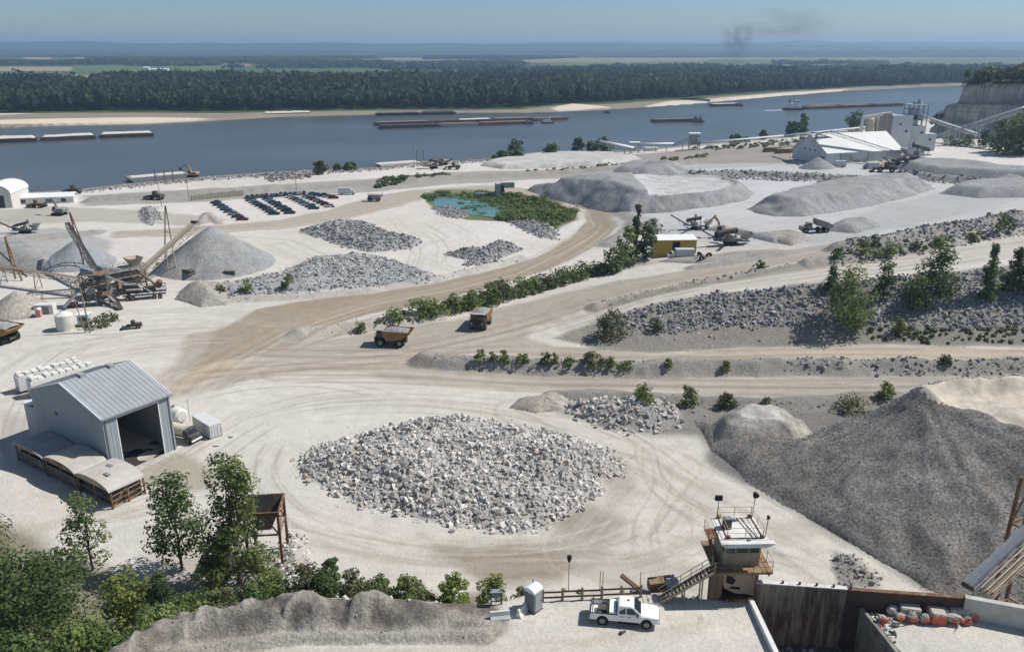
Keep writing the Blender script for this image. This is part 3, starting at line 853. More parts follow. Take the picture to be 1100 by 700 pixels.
def stone_mat(name, c1, c2, c3=None):
    m, t, b = new_mat(name)
    N, L = t.nodes.new, t.links.new
    at = N('ShaderNodeAttribute'); at.attribute_name = 'rnd'
    cr = N('ShaderNodeValToRGB'); e = cr.color_ramp.elements
    e[0].color = (*c1, 1); e[1].color = (*c2, 1); e[0].position = .1; e[1].position = .9
    if c3:
        x = e.new(.97); x.color = (*c3, 1)
    L(at.outputs['Fac'], cr.inputs[0])
    tc = N('ShaderNodeTexCoord'); n = N('ShaderNodeTexNoise'); n.inputs['Scale'].default_value = 3; n.inputs['Detail'].default_value = 5
    L(tc.outputs['Object'], n.inputs['Vector'])
    mr = N('ShaderNodeMapRange'); mr.inputs['From Min'].default_value = .3; mr.inputs['From Max'].default_value = .7; mr.inputs['To Min'].default_value = .8; mr.inputs['To Max'].default_value = 1.15
    L(n.outputs['Fac'], mr.inputs['Value'])
    s = N('ShaderNodeVectorMath'); s.operation = 'SCALE'; L(cr.outputs[0], s.inputs[0]); L(mr.outputs[0], s.inputs['Scale'])
    L(s.outputs[0], b.inputs['Base Color']); b.inputs['Roughness'].default_value = .9; b.inputs['Specular IOR Level'].default_value = .15
    return m
ST_PALE = stone_mat('pale_limestone', (.36, .34, .315), (.70, .68, .645), (.46, .37, .30))
ST_GREY = stone_mat('grey_limestone', (.17, .17, .175), (.40, .395, .39))
ST_BLUE = stone_mat('bluish_limestone', (.24, .245, .25), (.48, .48, .475))
ST_DARK = stone_mat('dark_stone', (.15, .14, .13), (.34, .325, .30))

def scatter(name, pts, spacing, size, m, label, group='heaps and slopes of broken rock', seed=0, world=False, thin=None, sink=.12, cat='rubble', wb=1.2):
    w = pts if world else PP(pts)
    a = np.array(w)
    r = np.random.default_rng(seed + 500)
    area = (np.ptp(a[:, 0]) + 1) * (np.ptp(a[:, 1]) + 1)
    n = int(area / spacing ** 2)
    X = r.uniform(a[:, 0].min() - .5, a[:, 0].max() + .5, n); Y = r.uniform(a[:, 1].min() - .5, a[:, 1].max() + .5, n)
    d = poly_sd(X, Y, w) + wb * fbm(X, Y, 7, 3, 81 if wb > 2 else seed)
    k = d > r.uniform(-1.2, 1.0, n) * (1.0 if thin is None else thin)
    X, Y = X[k], Y[k]
    S = size[0] * (size[1] / size[0]) ** (r.uniform(0, 1, len(X)) ** 1.9)
    Z = sample(GZ, X, Y) + S * sink * r.uniform(-1, 1.6, len(X))
    o = scatter_mesh(name, X, Y, Z, S, m, seed)
    return setp(o, label, cat, None, 'stuff')

scatter('rock_heap', FIELDS['central'][0], .37, (.38, 1.6), ST_PALE, 'broad low heap of pale broken limestone boulders in the middle of the quarry floor', seed=1, wb=2.6)
scatter('berm_stones', nb + [(x, y - 3.2) for x, y in nb[::-1]], .8, (.07, .34), ST_DARK, 'small stones lying on the near tailings berm', seed=31, world=True)
scatter('heap_spill', [(300, 505), (340, 470), (450, 440), (560, 448), (680, 485), (690, 515), (630, 565), (560, 584), (440, 574), (340, 545)], 2.4, (.15, .6), ST_PALE, 'stray stones spilled round the broad low heap', seed=32)
scatter('rock_heap', FIELDS['far_a'][0], .8, (.8, 1.9), ST_GREY, 'grey boulder heap on the white pad below the parked cars', seed=2)
scatter('rock_heap', FIELDS['far_b'][0], .85, (.7, 1.7), ST_BLUE, 'wide bluish boulder field beside the tan haul road', seed=3)
scatter('rock_heap', FIELDS['far_c'][0], .8, (.8, 1.8), ST_GREY, 'small steep heap of grey rock between the pond and the tan road', seed=4)
scatter('rock_heap', FIELDS['pond_a'][0], 1.0, (.8, 1.6), ST_GREY, 'loose grey rock on the near shore of the teal pond', seed=5)
scatter('rock_heap', FIELDS['pond_b'][0], 1.0, (.9, 2.0), ST_GREY, 'grey rock dumped at the right end of the pond scrub', seed=6)
scatter('rock_heap', FIELDS['mid'][0], .7, (.7, 2.0), ST_PALE, 'heap of large pale boulders at the edge of the lower haul road', seed=7)
scatter('rock_heap', FIELDS['hopper_rubble'][0], .5, (.4, 1.1), ST_DARK, 'small patch of dark rubble on the pale track beyond the pit wall', seed=8)
scatter('rock_heap', FIELDS['left_rubble'][0], .6, (.5, 1.2), ST_PALE, 'pale stones spilled under the elevated steel hopper', seed=9)
scatter('rock_heap', FIELDS['tree_rubble'][0], 1.1, (.9, 2.0), ST_PALE, 'white boulders beside the tall trees behind the yellow shed', seed=10)
scatter('rock_heap', FIELDS['orchard'][0], 1.3, (.9, 1.8), ST_GREY, 'small grey rock mound on the white pad left of the parked cars', seed=11)
scatter('talus_slope', [(640, 350), (665, 338), (700, 329), (760, 317), (850, 308), (1000, 294), (1200, 279), (1200, 355), (1000, 353), (900, 350), (840, 350), (780, 349), (735, 357), (690, 357)], .55, (.6, 1.9), ST_GREY, 'long slope of dark grey broken rock below the upper haul road', seed=12)
scatter('talus_slope', [(600, 360), (640, 346), (690, 334), (740, 350), (840, 352), (1000, 356), (1200, 358), (1200, 372), (900, 369), (700, 378)], 2.2, (.4, 1.2), ST_PALE, 'scattered stones on the brown foot of the long rock slope', seed=13)
scatter('berm_rubble', [(830, 387), (960, 389), (1050, 387), (1200, 388), (1200, 404), (1000, 403), (850, 401)], .9, (.5, 1.6), ST_GREY, 'grey rubble on the berm between the two lower haul roads', seed=14)
scatter('berm_rubble', [(460, 385), (560, 390), (830, 391), (830, 400), (560, 399), (465, 393)], 1.5, (.35, 1.0), ST_GREY, 'sparse stones along the left part of the lower berm', seed=15)
scatter('berm_rubble', [(895, 270), (950, 258), (1000, 248), (1050, 238), (1200, 215), (1200, 232), (1050, 250), (1000, 259), (950, 267), (905, 277)], .95, (.8, 2.0), ST_GREY, 'rubble ridge between the two upper haul roads at the right', seed=16)
scatter('berm_rubble', [(890, 280), (1000, 263), (1050, 252), (1150, 236), (1150, 244), (1000, 272), (900, 286)], 1.2, (.6, 1.6), ST_GREY, 'line of grey stones edging the road above the rock slope', seed=17)
scatter('berm_rubble', [(715, 186), (800, 184), (930, 190), (985, 194), (985, 200), (860, 195), (715, 191)], 1.7, (1.2, 2.8), ST_GREY, 'long rubble ridge in front of the white plant shed', seed=18)
scatter('berm_rubble', [(966, 186), (1040, 192), (1150, 200), (1150, 207), (1040, 200), (966, 192)], 1.8, (1.2, 2.6), ST_GREY, 'short rubble ridge at the right of the plant shed', seed=19)
scatter('berm_rubble', [(325, 362), (400, 352), (500, 330), (600, 305), (690, 284), (690, 278), (600, 299), (500, 322), (400, 345), (330, 355)], 1.7, (.4, 1.3), ST_PALE, 'pale stones on the bushy berm beside the tan road', seed=20)
scatter('berm_rubble', [(640, 332), (760, 304), (870, 285), (870, 281), (760, 299), (640, 326)], 1.4, (.5, 1.3), ST_GREY, 'thin line of stones between the two rising haul roads', seed=21)
scatter('bank_rubble', [(75, 206), (215, 192), (300, 186), (400, 181), (500, 172), (600, 166), (600, 169), (500, 176), (400, 184), (300, 190), (215, 195), (75, 209)], 2.4, (1.0, 2.6), ST_GREY, 'rip rap stones along the near river bank', seed=22)
scatter('bank_rubble', [(280, 188), (325, 184), (335, 191), (290, 196)], 1.6, (1.4, 3.2), ST_DARK, 'dark boulders piled at the near river bank behind the parked cars', seed=23)
scatter('berm_rubble', [(600, 428), (720, 431), (860, 436), (960, 426), (960, 438), (860, 450), (760, 446), (740, 440), (600, 436)], 1.6, (.4, 1.2), ST_DARK, 'stones along the dark edge below the lowest haul road', seed=24)
scatter('berm_rubble', [(250, 326), (330, 321), (400, 315), (470, 303), (560, 280), (560, 275), (470, 297), (400, 309), (330, 315), (250, 319)], 2.0, (.4, 1.1), ST_PALE, 'small pale stones edging the far side of the tan road', seed=25)
scatter('floor_stones', [(-60, 560), (100, 470), (240, 440), (500, 430), (720, 500), (900, 600), (700, 600), (500, 590), (300, 540), (120, 600)], 4.6, (.12, .42), ST_PALE, 'stray stones lying on the pale quarry floor', seed=26)
scatter('slope_stones', [(p.x, p.y) for p in crest[4:]] + [(p.x, p.y + 9) for p in crest[4:][::-1]], 1.3, (.3, 1.1), ST_PALE, 'pale stones on the bank below the wooden fence', seed=27, world=True)
pit_w = [(PIT_L0.x + .5, 61.6), (PIT_L0.x + 2.8, 57.2), (PIT_R0.x + 1.6, 57.2), (PIT_R0.x - .3, 61.4)]
scatter('pit_rock', pit_w, .38, (.3, .8), ST_DARK, 'dark broken rock on the floor of the feed pit', seed=28, world=True)
scatter('pit_rock', [(PIT_L0.x + .9, 60.6), (PIT_L0.x + 4.8, 61.0), (PIT_L0.x + 4.8, 59.6), (PIT_L0.x + 1.3, 59.2)], .5, (.35, .8), ST_PALE, 'pale broken rock heaped at the left of the feed pit', seed=29, world=True)

# ------------------------------------------------------------------ stockpiles: things, each its own mesh
def gravel_mat(name, c, speck=.5, scale=4.0, streak=.12, brown=.5):
    m, t, b = new_mat(name)
    N, L = t.nodes.new, t.links.new
    g = N('ShaderNodeNewGeometry')
    n = N('ShaderNodeTexNoise'); n.inputs['Scale'].default_value = scale; n.inputs['Detail'].default_value = 4; n.inputs['Roughness'].default_value = .7
    L(g.outputs['Position'], n.inputs['Vector'])
    n2 = N('ShaderNodeTexNoise'); n2.inputs['Scale'].default_value = .16; n2.inputs['Detail'].default_value = 6; L(g.outputs['Position'], n2.inputs['Vector'])
    mp = N('ShaderNodeMapping'); mp.inputs['Scale'].default_value = (1, 1, .06); L(g.outputs['Position'], mp.inputs[0])
    n3 = N('ShaderNodeTexNoise'); n3.inputs['Scale'].default_value = .8; n3.inputs['Detail'].default_value = 3; L(mp.outputs[0], n3.inputs['Vector'])
    def mr(src, lo, hi):
        x = N('ShaderNodeMapRange'); x.inputs['From Min'].default_value = .3; x.inputs['From Max'].default_value = .7
        x.inputs['To Min'].default_value = lo; x.inputs['To Max'].default_value = hi; L(src, x.inputs['Value']); return x.outputs[0]
    def mu(a, c_):
        x = N('ShaderNodeMath'); x.operation = 'MULTIPLY'; L(a, x.inputs[0]); L(c_, x.inputs[1]); return x.outputs[0]
    f = mu(mu(mr(n.outputs['Fac'], 1 - speck, 1 + speck), mr(n2.outputs['Fac'], .82, 1.16)), mr(n3.outputs['Fac'], 1 - streak, 1 + streak))
    n4 = N('ShaderNodeTexNoise'); n4.inputs['Scale'].default_value = .09; n4.inputs['Detail'].default_value = 7; n4.inputs['Roughness'].default_value = .65; L(g.outputs['Position'], n4.inputs['Vector'])
    x4 = N('ShaderNodeMapRange'); x4.inputs['From Min'].default_value = .42; x4.inputs['From Max'].default_value = .66; x4.inputs['To Max'].default_value = brown; L(n4.outputs['Fac'], x4.inputs['Value'])
    m4 = N('ShaderNodeMix'); m4.data_type = 'RGBA'; L(x4.outputs[0], m4.inputs['Factor']); m4.inputs['A'].default_value = (*c, 1); m4.inputs['B'].default_value = (c[0] * 1.22, c[1] * 1.12, c[2] * .96, 1)
    s = N('ShaderNodeVectorMath'); s.operation = 'SCALE'; L(m4.outputs['Result'], s.inputs[0]); L(f, s.inputs['Scale'])
    L(s.outputs[0], b.inputs['Base Color']); b.inputs['Roughness'].default_value = .95; b.inputs['Specular IOR Level'].default_value = .1
    bp = N('ShaderNodeBump'); bp.inputs['Strength'].default_value = .6; bp.inputs['Distance'].default_value = .25
    L(n.outputs['Fac'], bp.inputs['Height']); L(bp.outputs[0], b.inputs['Normal'])
    return m
GM_GREY = gravel_mat('grey_gravel', (.27, .275, .28), .35, 2.0)
GM_PALE = gravel_mat('pale_gravel', (.43, .425, .41), .25, 1.5)
GM_DARK = gravel_mat('dark_coarse_gravel', (.195, .186, .175), .7, 2.6, .06, .45)
GM_BROWN = gravel_mat('brown_gravel', (.31, .29, .26), .4, 1.6)
GM_BLUE = gravel_mat('blue_grey_gravel', (.25, .265, .285), .35, 2.0)

PILE_H = {}
def stockpile(pts, hmax, label, m, slope=.65, res=.8, gully=.5, top=.08, world=False, seed=0, name='gravel_pile', group=None, shape=None, cap=None, soft=.5, streaks=.35, dish=0, rough=0, capx=-1e9):
    w = pts if world else PP(pts)
    a = np.array(w)
    xs = np.arange(a[:, 0].min() - 2, a[:, 0].max() + 2 + res, res); ysx = np.arange(a[:, 1].min() - 2, a[:, 1].max() + 2 + res, res)
    X, Y = np.meshgrid(xs, ysx)
    d = poly_sd(X, Y, w)
    d = d + gully * fbm(X, Y, 9, 3, 200 + seed)
    # soft cap
    d = d + streaks * fbm(X * 1.0 + .3 * Y, Y * .35, 3.0, 3, 240 + seed) * sstep(0, 3, d)
    h = slope * np.maximum(d, 0)
    if shape is not None: hm = shape(X, Y)
    else: hm = hmax * (1 + top * fbm(X, Y, 14, 3, 210 + seed))
    k = soft
    h = -np.log(np.exp(-h / k) + np.exp(-np.maximum(hm, .1) / k)) * k
    h = h - dish * sstep(hmax / slope - .5, hmax / slope + 4, d) * (X > capx)
    h = h + rough * (1 - 2.2 * np.abs(fbm(X, Y, 6.5, 3, 260 + seed))) * sstep(.5, 3, d)
    h = np.maximum(h, 0) + .08 * fbm(X, Y, 2.2, 3, 220 + seed) * (d > .5)
    g = sample(GZ, X, Y)
    Z = g + np.where(d > 0, h, -0.6)
    cen = a.mean(0); zc = hgt(*cen)
    idx = np.arange(X.size).reshape(X.shape)
    f = np.stack([idx[:-1, :-1], idx[:-1, 1:], idx[1:, 1:], idx[1:, :-1]], -1).reshape(-1, 4)
    keep = (d > -1.6).reshape(-1)
    f = f[keep[f].all(1)]
    used, inv = np.unique(f, return_inverse=True)
    V = np.stack([X - cen[0], Y - cen[1], Z - zc], -1).reshape(-1, 3)[used]
    o = np_mesh(name, V, inv.reshape(-1, 4), m, smooth=True)
    if cap is not None:
        o.data.materials.append(cap)
        fc = V[inv.reshape(-1, 4)].mean(1); fx, fy = fc[:, 0] + cen[0], fc[:, 1] + cen[1]
        dd = poly_sd(fx, fy, w) + 1.5 * fbm(fx, fy, 9, 3, 333)
        o.data.polygons.foreach_set('material_index', ((dd > hmax / slope + 1.5) & (fx > capx)).astype(np.int32))
    o.location = (cen[0], cen[1], zc)
    setp(o, label, 'gravel pile', group)
    return o, (X, Y, Z, d)
def cone(px, py, r, label, m, **k):
    c = P(px, py, BASE)
    n = 20
    w = [(c.x + r * math.cos(6.2832 * i / n), c.y + r * math.sin(6.2832 * i / n)) for i in range(n)]
    return stockpile(w, 99, label, m, world=True, **k)
GP = 'stockpiles of crushed stone'
cone(231, 284, 18.5, 'conical grey gravel pile under the head of the tan conveyor', GM_GREY, seed=1, group=GP, slope=.68)
cone(83, 283, 11.5, 'pointed blue grey gravel pile behind the steep dark conveyor', GM_BLUE, seed=2, group=GP)
stockpile([(-30, 290), (20, 292), (60, 290), (75, 282), (50, 266), (0, 262), (-30, 266)], 4, 'low rumpled grey pile at the left edge behind the long belt', GM_GREY, seed=3, group=GP, top=.4)
cone(20, 334, 8.5, 'small brownish gravel cone left of the white storage box', GM_BROWN, seed=4, group=GP)
stockpile([(515, 178), (545, 171), (590, 166), (650, 166), (690, 171), (650, 178), (590, 181), (540, 182)], 2.6, 'flat pale stockpile on the river bank beside the shore trees', GM_PALE, seed=5, group=GP)
stockpile([(566, 204), (585, 212), (615, 220), (645, 227), (675, 231), (720, 228), (765, 223), (800, 216), (812, 208), (790, 199), (740, 196), (700, 196), (672, 199), (650, 202), (600, 204), (575, 203)], 5.2, 'large flat topped grey stockpile beside the bend of the tan road', GM_GREY, seed=6, group=GP, res=.9, gully=1.8, slope=.8, soft=.25, cap=gravel_mat('pale_flat_top', (.42, .43, .43), .15, 1.0), streaks=.8, dish=1.2, capx=54, shape=lambda X, Y: np.interp(X, [8, 15, 30, 42, 54, 62, 90], [4, 6.5, 8.5, 9.6, 7.5, 5.6, 5.0]) + .5 * fbm(X, Y, 14, 3, 3))
stockpile([(648, 192), (690, 195), (735, 192), (745, 184), (700, 180), (660, 183)], 6, 'dark ridge of gravel behind the flat topped stockpile', GM_GREY, seed=7, group=GP, res=1.2)
stockpile([(800, 225), (830, 233), (865, 233), (905, 227), (945, 219), (985, 209), (1003, 203), (990, 197), (940, 197), (880, 204), (830, 214)], 5.8, 'long ribbed grey stockpile in front of the plant shed', GM_GREY, seed=8, group=GP, res=.9, gully=1.8, slope=.62, soft=.3, streaks=1.5)
stockpile([(1008, 208), (1050, 213), (1120, 212), (1150, 205), (1080, 198), (1020, 201)], 4, 'low grey stockpile right of the long ribbed one', GM_GREY, seed=9, group=GP, res=1.2)
stockpile([(888, 249), (920, 251), (948, 243), (932, 237), (895, 240)], 2.6, 'small low gravel heap beside the distant dump truck', GM_GREY, seed=10, group=GP)
cone(878, 180, 9.5, 'grey gravel cone against the gable of the plant shed', GM_GREY, seed=11, group=GP, slope=.6)
stockpile([(960, 181), (1000, 189), (1060, 193), (1150, 197), (1150, 189), (1090, 185), (1040, 180), (985, 175)], 4.5, 'dark spoil ridge with a pale top right of the plant', GM_GREY, seed=12, group=GP, res=1.0, top=.3, slope=.8)
stockpile([(546, 438), (575, 444), (606, 440), (612, 430), (590, 424), (555, 427)], 2.3, 'low buff sand mound at the left end of the lower road edge', GM_BROWN, seed=13, group=GP, res=.5, top=.4)
stockpile([(186, 322), (215, 330), (245, 327), (246, 314), (225, 309), (195, 311)], 2.6, 'rough grey brown mound in front of the conical pile', GM_BROWN, seed=14, group=GP, res=.6, top=.5)
stockpile([(700, 282), (750, 284), (800, 277), (845, 272), (840, 268), (790, 271), (730, 277)], .9, 'thin tan windrow below the yellow shed', GM_BROWN, seed=15, group=GP, res=.8, top=.4)
stockpile([(800, 254), (850, 264), (880, 256), (850, 249)], 1.6, 'shallow sandy heap left of the distant dump truck', GM_BROWN, seed=16, group=GP, res=.8, top=.4)
stockpile([(755, 247), (780, 250), (835, 262), (840, 258), (800, 248), (770, 243)], 1.5, 'narrow gravel windrow behind the excavator', GM_GREY, seed=17, group=GP, res=.8, top=.4)
# the big coarse pile on the right
bigw = PP([(748, 452), (765, 486), (800, 518), (850, 547), (890, 574), (940, 602), (990, 634), (1038, 648)]) + [(60, 66), (95, 60), (110, 100), (100, 128), (75, 136), (60, 134), (48, 128)]
pk = W(990, 418, 14.0)
topw = [(63.6, 119.2), (63.6, 117.2), (65.2, 114.0), (67.2, 112.2), (69.5, 110.0), (72.2, 105.4), (77, 98), (88, 88), (112, 86), (112, 121), (90, 122.5), (70, 122.0)]
def bigshape(X, Y):
    dt = np.maximum(poly_sd(X, Y, bigw), 0); de = np.maximum(-poly_sd(X, Y, topw), 0)
    h = 12.6 * dt / (dt + de + 1e-6)
    h = h + 1.7 * np.exp(-((X - 63.3) ** 2 + (Y - 117.9) ** 2) / 9) * (de < 8)
    h = h + 1.5 * np.exp(-((Y - 122.5) / 2.2) ** 2) * sstep(64, 68, X)
    h = h - .8 * (de <= 0) * sstep(.3, 3, poly_sd(X, Y, topw))
    west = sstep(44, 30, X)
    return h + west * (1.2 + 1.8 * fbm(X, Y, 8, 3, 77)) * sstep(0, 5, dt) + .3 * fbm(X, Y, 8, 3, 5) + .55 * fbm(np.arctan2(Y - 118, X - 63) * 26, np.hypot(X - 63, Y - 118) * .12, 3.5, 3, 9) * sstep(0, 4, dt) * sstep(0, 3, de)
big, BIGD = stockpile(bigw, 14, 'huge dark coarse gravel pile with a flat top at the right', GM_DARK, slope=3.0, rough=.55, res=.5, world=True, seed=20, gully=1.4, shape=bigshape, group=GP)
# its levelled pale top, driven on by trucks
bt = bpy.data.materials.new('pile_top'); 
GM_TOP = gravel_mat('dusty_pile_top', (.47, .43, .37), .12, 1.0)
X, Y, Z, D = BIGD
me = big.data; me.materials.append(GM_TOP)
cx = np.array([big.location.x, big.location.y])
nf = len(me.polygons); cen = np.empty(nf * 3, np.float32); me.polygons.foreach_get('center', cen); cen = cen.reshape(-1, 3)
wx, wy = cen[:, 0] + cx[0], cen[:, 1] + cx[1]
inside = poly_sd(wx, wy, topw) + 2.0 * fbm(wx, wy, 7, 3, 9) > 0
me.polygons.foreach_set('material_index', inside.astype(np.int32))
def hpile(x, y):
    """height on the big pile"""
    j = int(np.clip((x - X[0, 0]) / .5, 0, X.shape[1] - 1)); i = int(np.clip((y - Y[0, 0]) / .5, 0, X.shape[0] - 1))
    return Z[i, j]
# loose coarse stones over its face
r_ = np.random.default_rng(3)
n_ = 26000
sx = r_.uniform(20, 95, n_); sy = r_.uniform(64, 132, n_)
ok_ = (poly_sd(sx, sy, bigw) > .4) & (poly_sd(sx, sy, topw) < 0)
sx, sy = sx[ok_], sy[ok_]
ji = np.clip(((sx - X[0, 0]) / .5).astype(int), 0, X.shape[1] - 1); ii_ = np.clip(((sy - Y[0, 0]) / .5).astype(int), 0, X.shape[0] - 1)
ss = .16 * (3.0) ** (r_.uniform(0, 1, len(sx)) ** 1.5)
ST_COARSE = stone_mat('coarse_pile_stone', (.15, .143, .135), (.36, .345, .325))
setp(scatter_mesh('pile_stones', sx, sy, Z[ii_, ji] + .02, ss, ST_COARSE, 44), 'coarse loose stones over the face of the huge dark pile', 'rubble', None, 'stuff')
# mounds at its left foot
stockpile([(752, 462), (775, 450), (800, 446), (850, 450), (878, 470), (886, 494), (860, 500), (820, 492), (785, 488), (762, 480)], 3.4, 'rumpled mound with a pale dusty cap at the left foot of the huge pile', GM_BROWN, seed=21, group=GP, res=.4, top=.5, gully=1.4, rough=.9, slope=.8, cap=gravel_mat('pale_mound_cap', (.40, .385, .36), .15, 1.0))
# ------------------------------------------------------------------ vegetation
BARK = mat('bark', (.15, .12, .095), .95, var=.35, scale=3)
LEAF_A = leaf_mat('cottonwood_leaves', (.085, .125, .034), (.205, .26, .085), (.33, .35, .13))
LEAF_D = leaf_mat('dark_leaves', (.050, .085, .028), (.125, .18, .060), (.22, .25, .09))
LEAF_Y = leaf_mat('yellow_green_leaves', (.10, .14, .03), (.24, .28, .07), (.34, .32, .11))
LEAF_S = leaf_mat('scrub_leaves', (.085, .10, .045), (.20, .215, .10), (.30, .27, .14))
LEAF_F = leaf_mat('forest_leaves', (.018, .034, .016), (.055, .082, .032), (.12, .145, .055))

def leaf_cloud(C, Rr, n, size, seed, flat=.75):
    """leaf faces through clumps C (k,3) with radii Rr; returns V,F,rnd"""
    r = np.random.default_rng(seed)
    k = len(C)
    wgt = Rr ** 2; wgt = wgt / wgt.sum()
    ci = r.choice(k, n, p=wgt)
    dirv = r.normal(size=(n, 3)); dirv /= np.linalg.norm(dirv, axis=1)[:, None]
    rad = r.uniform(.35, 1.0, n) ** .6
    pos = C[ci] + dirv * (Rr[ci] * rad)[:, None] * np.array([1, 1, flat])
    nrm = dirv + np.array([0, 0, .7]) + r.normal(size=(n, 3)) * .55
    nrm /= np.linalg.norm(nrm, axis=1)[:, None]
    a = np.cross(nrm, r.normal(size=(n, 3))); a /= np.linalg.norm(a, axis=1)[:, None] + 1e-9
    b_ = np.cross(nrm, a)
    s = size * r.uniform(.6, 1.35, n)
    q = np.stack([pos + a * s[:, None] * .62, pos + b_ * s[:, None] * .42, pos - a * s[:, None] * .62, pos - b_ * s[:, None] * .42], 1)
    q += r.normal(size=q.shape) * size * .08
    clump = r.uniform(0, 1, k)
    rnd = np.clip(.55 * clump[ci] + .45 * r.uniform(0, 1, n), 0, 1)
    return q.reshape(-1, 3), np.arange(n * 4).reshape(n, 4), np.repeat(rnd, 4)

def crown_clumps(h, w, base, style, k, seed):
    r = np.random.default_rng(seed)
    C, Rr = [], []
    for i in range(k):
        t = (i + r.uniform(0, 1)) / k
        z = base + (h - base) * t
        if style == 'column': prof = .72 + .40 * math.sin(math.pi * min(1, t * 1.1 + .1)) * (1 - .45 * t)
        elif style == 'cone': prof = 1.0 - .85 * t
        elif style == 'bush': prof = math.sqrt(max(.05, 1 - (t * .9) ** 2))
        else: prof = math.sqrt(max(.06, 1 - (2 * t - .85) ** 2 / 1.5))
        a = r.uniform(0, 6.283); rr = w / 2 * prof * math.sqrt(r.uniform(.05, 1)) * .82
        C.append((rr * math.cos(a), rr * math.sin(a), z)); Rr.append(w * r.uniform(.14, .27) * (.55 + .5 * prof))
    return np.array(C), np.array(Rr)

def trunk_mb(h, w, base, C, seed, r0):
    r = random.Random(seed)
    m = MB()
    pts = [Vector((0, 0, -.5))]
    for i in range(1, 6):
        t = i / 5
        pts.append(Vector((r.uniform(-1, 1) * w * .03 * i / 2, r.uniform(-1, 1) * w * .03 * i / 2, h * .9 * t)))
    for i in range(5):
        m.cyl(pts[i], pts[i + 1], r0 * (1 - i * .18), r0 * (1 - (i + 1) * .18), 7, False)
    for j in range(min(len(C), 14)):
        c = C[int(j * len(C) / min(len(C), 14))]
        z0 = max(.3 * base, c[2] * .62)
        t = min(.95, z0 / (h * .9)); i = min(4, int(t * 5)); f = t * 5 - i
        s = pts[i].lerp(pts[i + 1], f)
        e = Vector(c)
        mid = s.lerp(e, .5) + Vector((0, 0, .06 * h))
        rr = r0 * .34
        m.cyl(s, mid, rr, rr * .7, 5, False); m.cyl(mid, e, rr * .7, rr * .25, 5, False)
    return m

def make_tree(name, label, cat, loc, h, w, style='round', n=3000, leaf=.3, m=LEAF_A, seed=0, base=None, k=26, group=None, r0=None, multi=False):
    base = h * .12 if base is None else base
    root = empty(name, loc, random.Random(seed).uniform(0, 6), label, cat, group)
    k = int(k * 1.5); n = int(n * (1.05 if h > 6 else 1.35)); leaf = leaf * .98
    C, Rr = crown_clumps(h, w, base, style, k, seed)
    trunk_mb(h, w, base, C, seed, r0 or max(.05, h * .016)).build('trunk' if cat != 'shrub' else 'stem', BARK, root)
    V, Fc, rn = leaf_cloud(C, Rr, n, leaf, seed)
    np_mesh('crown' if cat != 'shrub' else 'foliage', V, Fc, m, root, attrs={'rnd': rn})
    return root

def gl(px, py, dz=0.0):
    p = G(px, py); return (p.x, p.y, p.z + dz)
def at_xy(x, y, dz=0): return (x, y, hgt(x, y) + dz)

# ---- near trees at the lower left.  (base pixel, height px, width px)
def near_tree(bx, by, hp, wp_, label, style, m, n, leaf, seed, base=None, k=26, z=None, name='tree', group='trees on the near slope at the lower left'):
    p = G(bx, by) if z is None else W(bx, by, z)
    s = scale_at(p.y, p.z)
    h = hp / s / .93; w = wp_ / s
    if z is not None: p.z = hgt(p.x, p.y)
    return make_tree(name, label, 'tree', tuple(p), h, w, style, n, leaf, m, seed, base=(base or .1) * h, k=k, group=group)
near_tree(196, 612, 104, 60, 'dark green cottonwood with an open crown, in front of the grey shed', 'round', LEAF_D, 3600, .34, 301, base=.2, k=30)
near_tree(258, 628, 142, 62, 'tallest tree, a ragged two tiered cottonwood left of the steel hopper', 'column', LEAF_A, 6500, .34, 302, base=.12, k=44)
near_tree(100, 612, 84, 44, 'thin pale tree with sparse branches below the curved roofs', 'column', LEAF_A, 1700, .32, 303, base=.1, k=20)
near_tree(232, 640, 66, 44, 'bushy young tree at the left foot of the tallest cottonwood', 'round', LEAF_A, 2200, .3, 304, k=18)
near_tree(284, 640, 60, 40, 'round leafy sapling at the right foot of the tallest cottonwood', 'round', LEAF_A, 1800, .3, 305, k=18)
near_tree(30, 690, 118, 130, 'broad dark blue green tree filling the lower left corner', 'round', LEAF_D, 8500, .33, 306, k=46, z=3)
near_tree(0, 640, 90, 70, 'yellowing tree at the left edge below the dark opening of the trees', 'round', LEAF_S, 3000, .32, 307, k=26, z=2)
near_tree(88, 706, 96, 96, 'mid green tree with light leaves in the lower left thicket', 'round', LEAF_A, 6500, .33, 308, k=36, z=6)
near_tree(140, 650, 66, 56, 'bright yellow green sapling between the dark trees and the cottonwood', 'round', LEAF_Y, 2800, .3, 309, k=22, z=3)
near_tree(176, 650, 62, 30, 'narrow dark sapling right of the bright yellow green one', 'column', LEAF_D, 1500, .28, 310, k=14, z=3)
near_tree(60, 640, 62, 66, 'dark crown behind the broad corner tree', 'round', LEAF_D, 3600, .33, 311, k=26, z=2)
near_tree(8, 740, 90, 100, 'shaded tree at the very bottom left corner', 'round', LEAF_D, 4200, .33, 312, k=28, z=6)
near_tree(150, 690, 44, 70, 'low leafy tree beside the left end of the tailings berm', 'bush', LEAF_A, 3200, .3, 313, k=22, z=10)
near_tree(120, 676, 50, 50, 'low dark tree behind the left end of the tailings berm', 'bush', LEAF_D, 2400, .3, 314, k=18, z=7)
near_tree(-18, 590, 60, 60, 'sunlit tree top cut by the left edge of the view', 'round', LEAF_S, 1800, .32, 315, k=18, z=1)
near_tree(357, 632, 54, 22, 'small upright dark tree on the bank right of the steel hopper', 'column', LEAF_D, 1300, .26, 316, k=14, z=10, group='trees and shrubs on the bank behind the berm')
SB = 'trees and shrubs on the bank behind the berm'
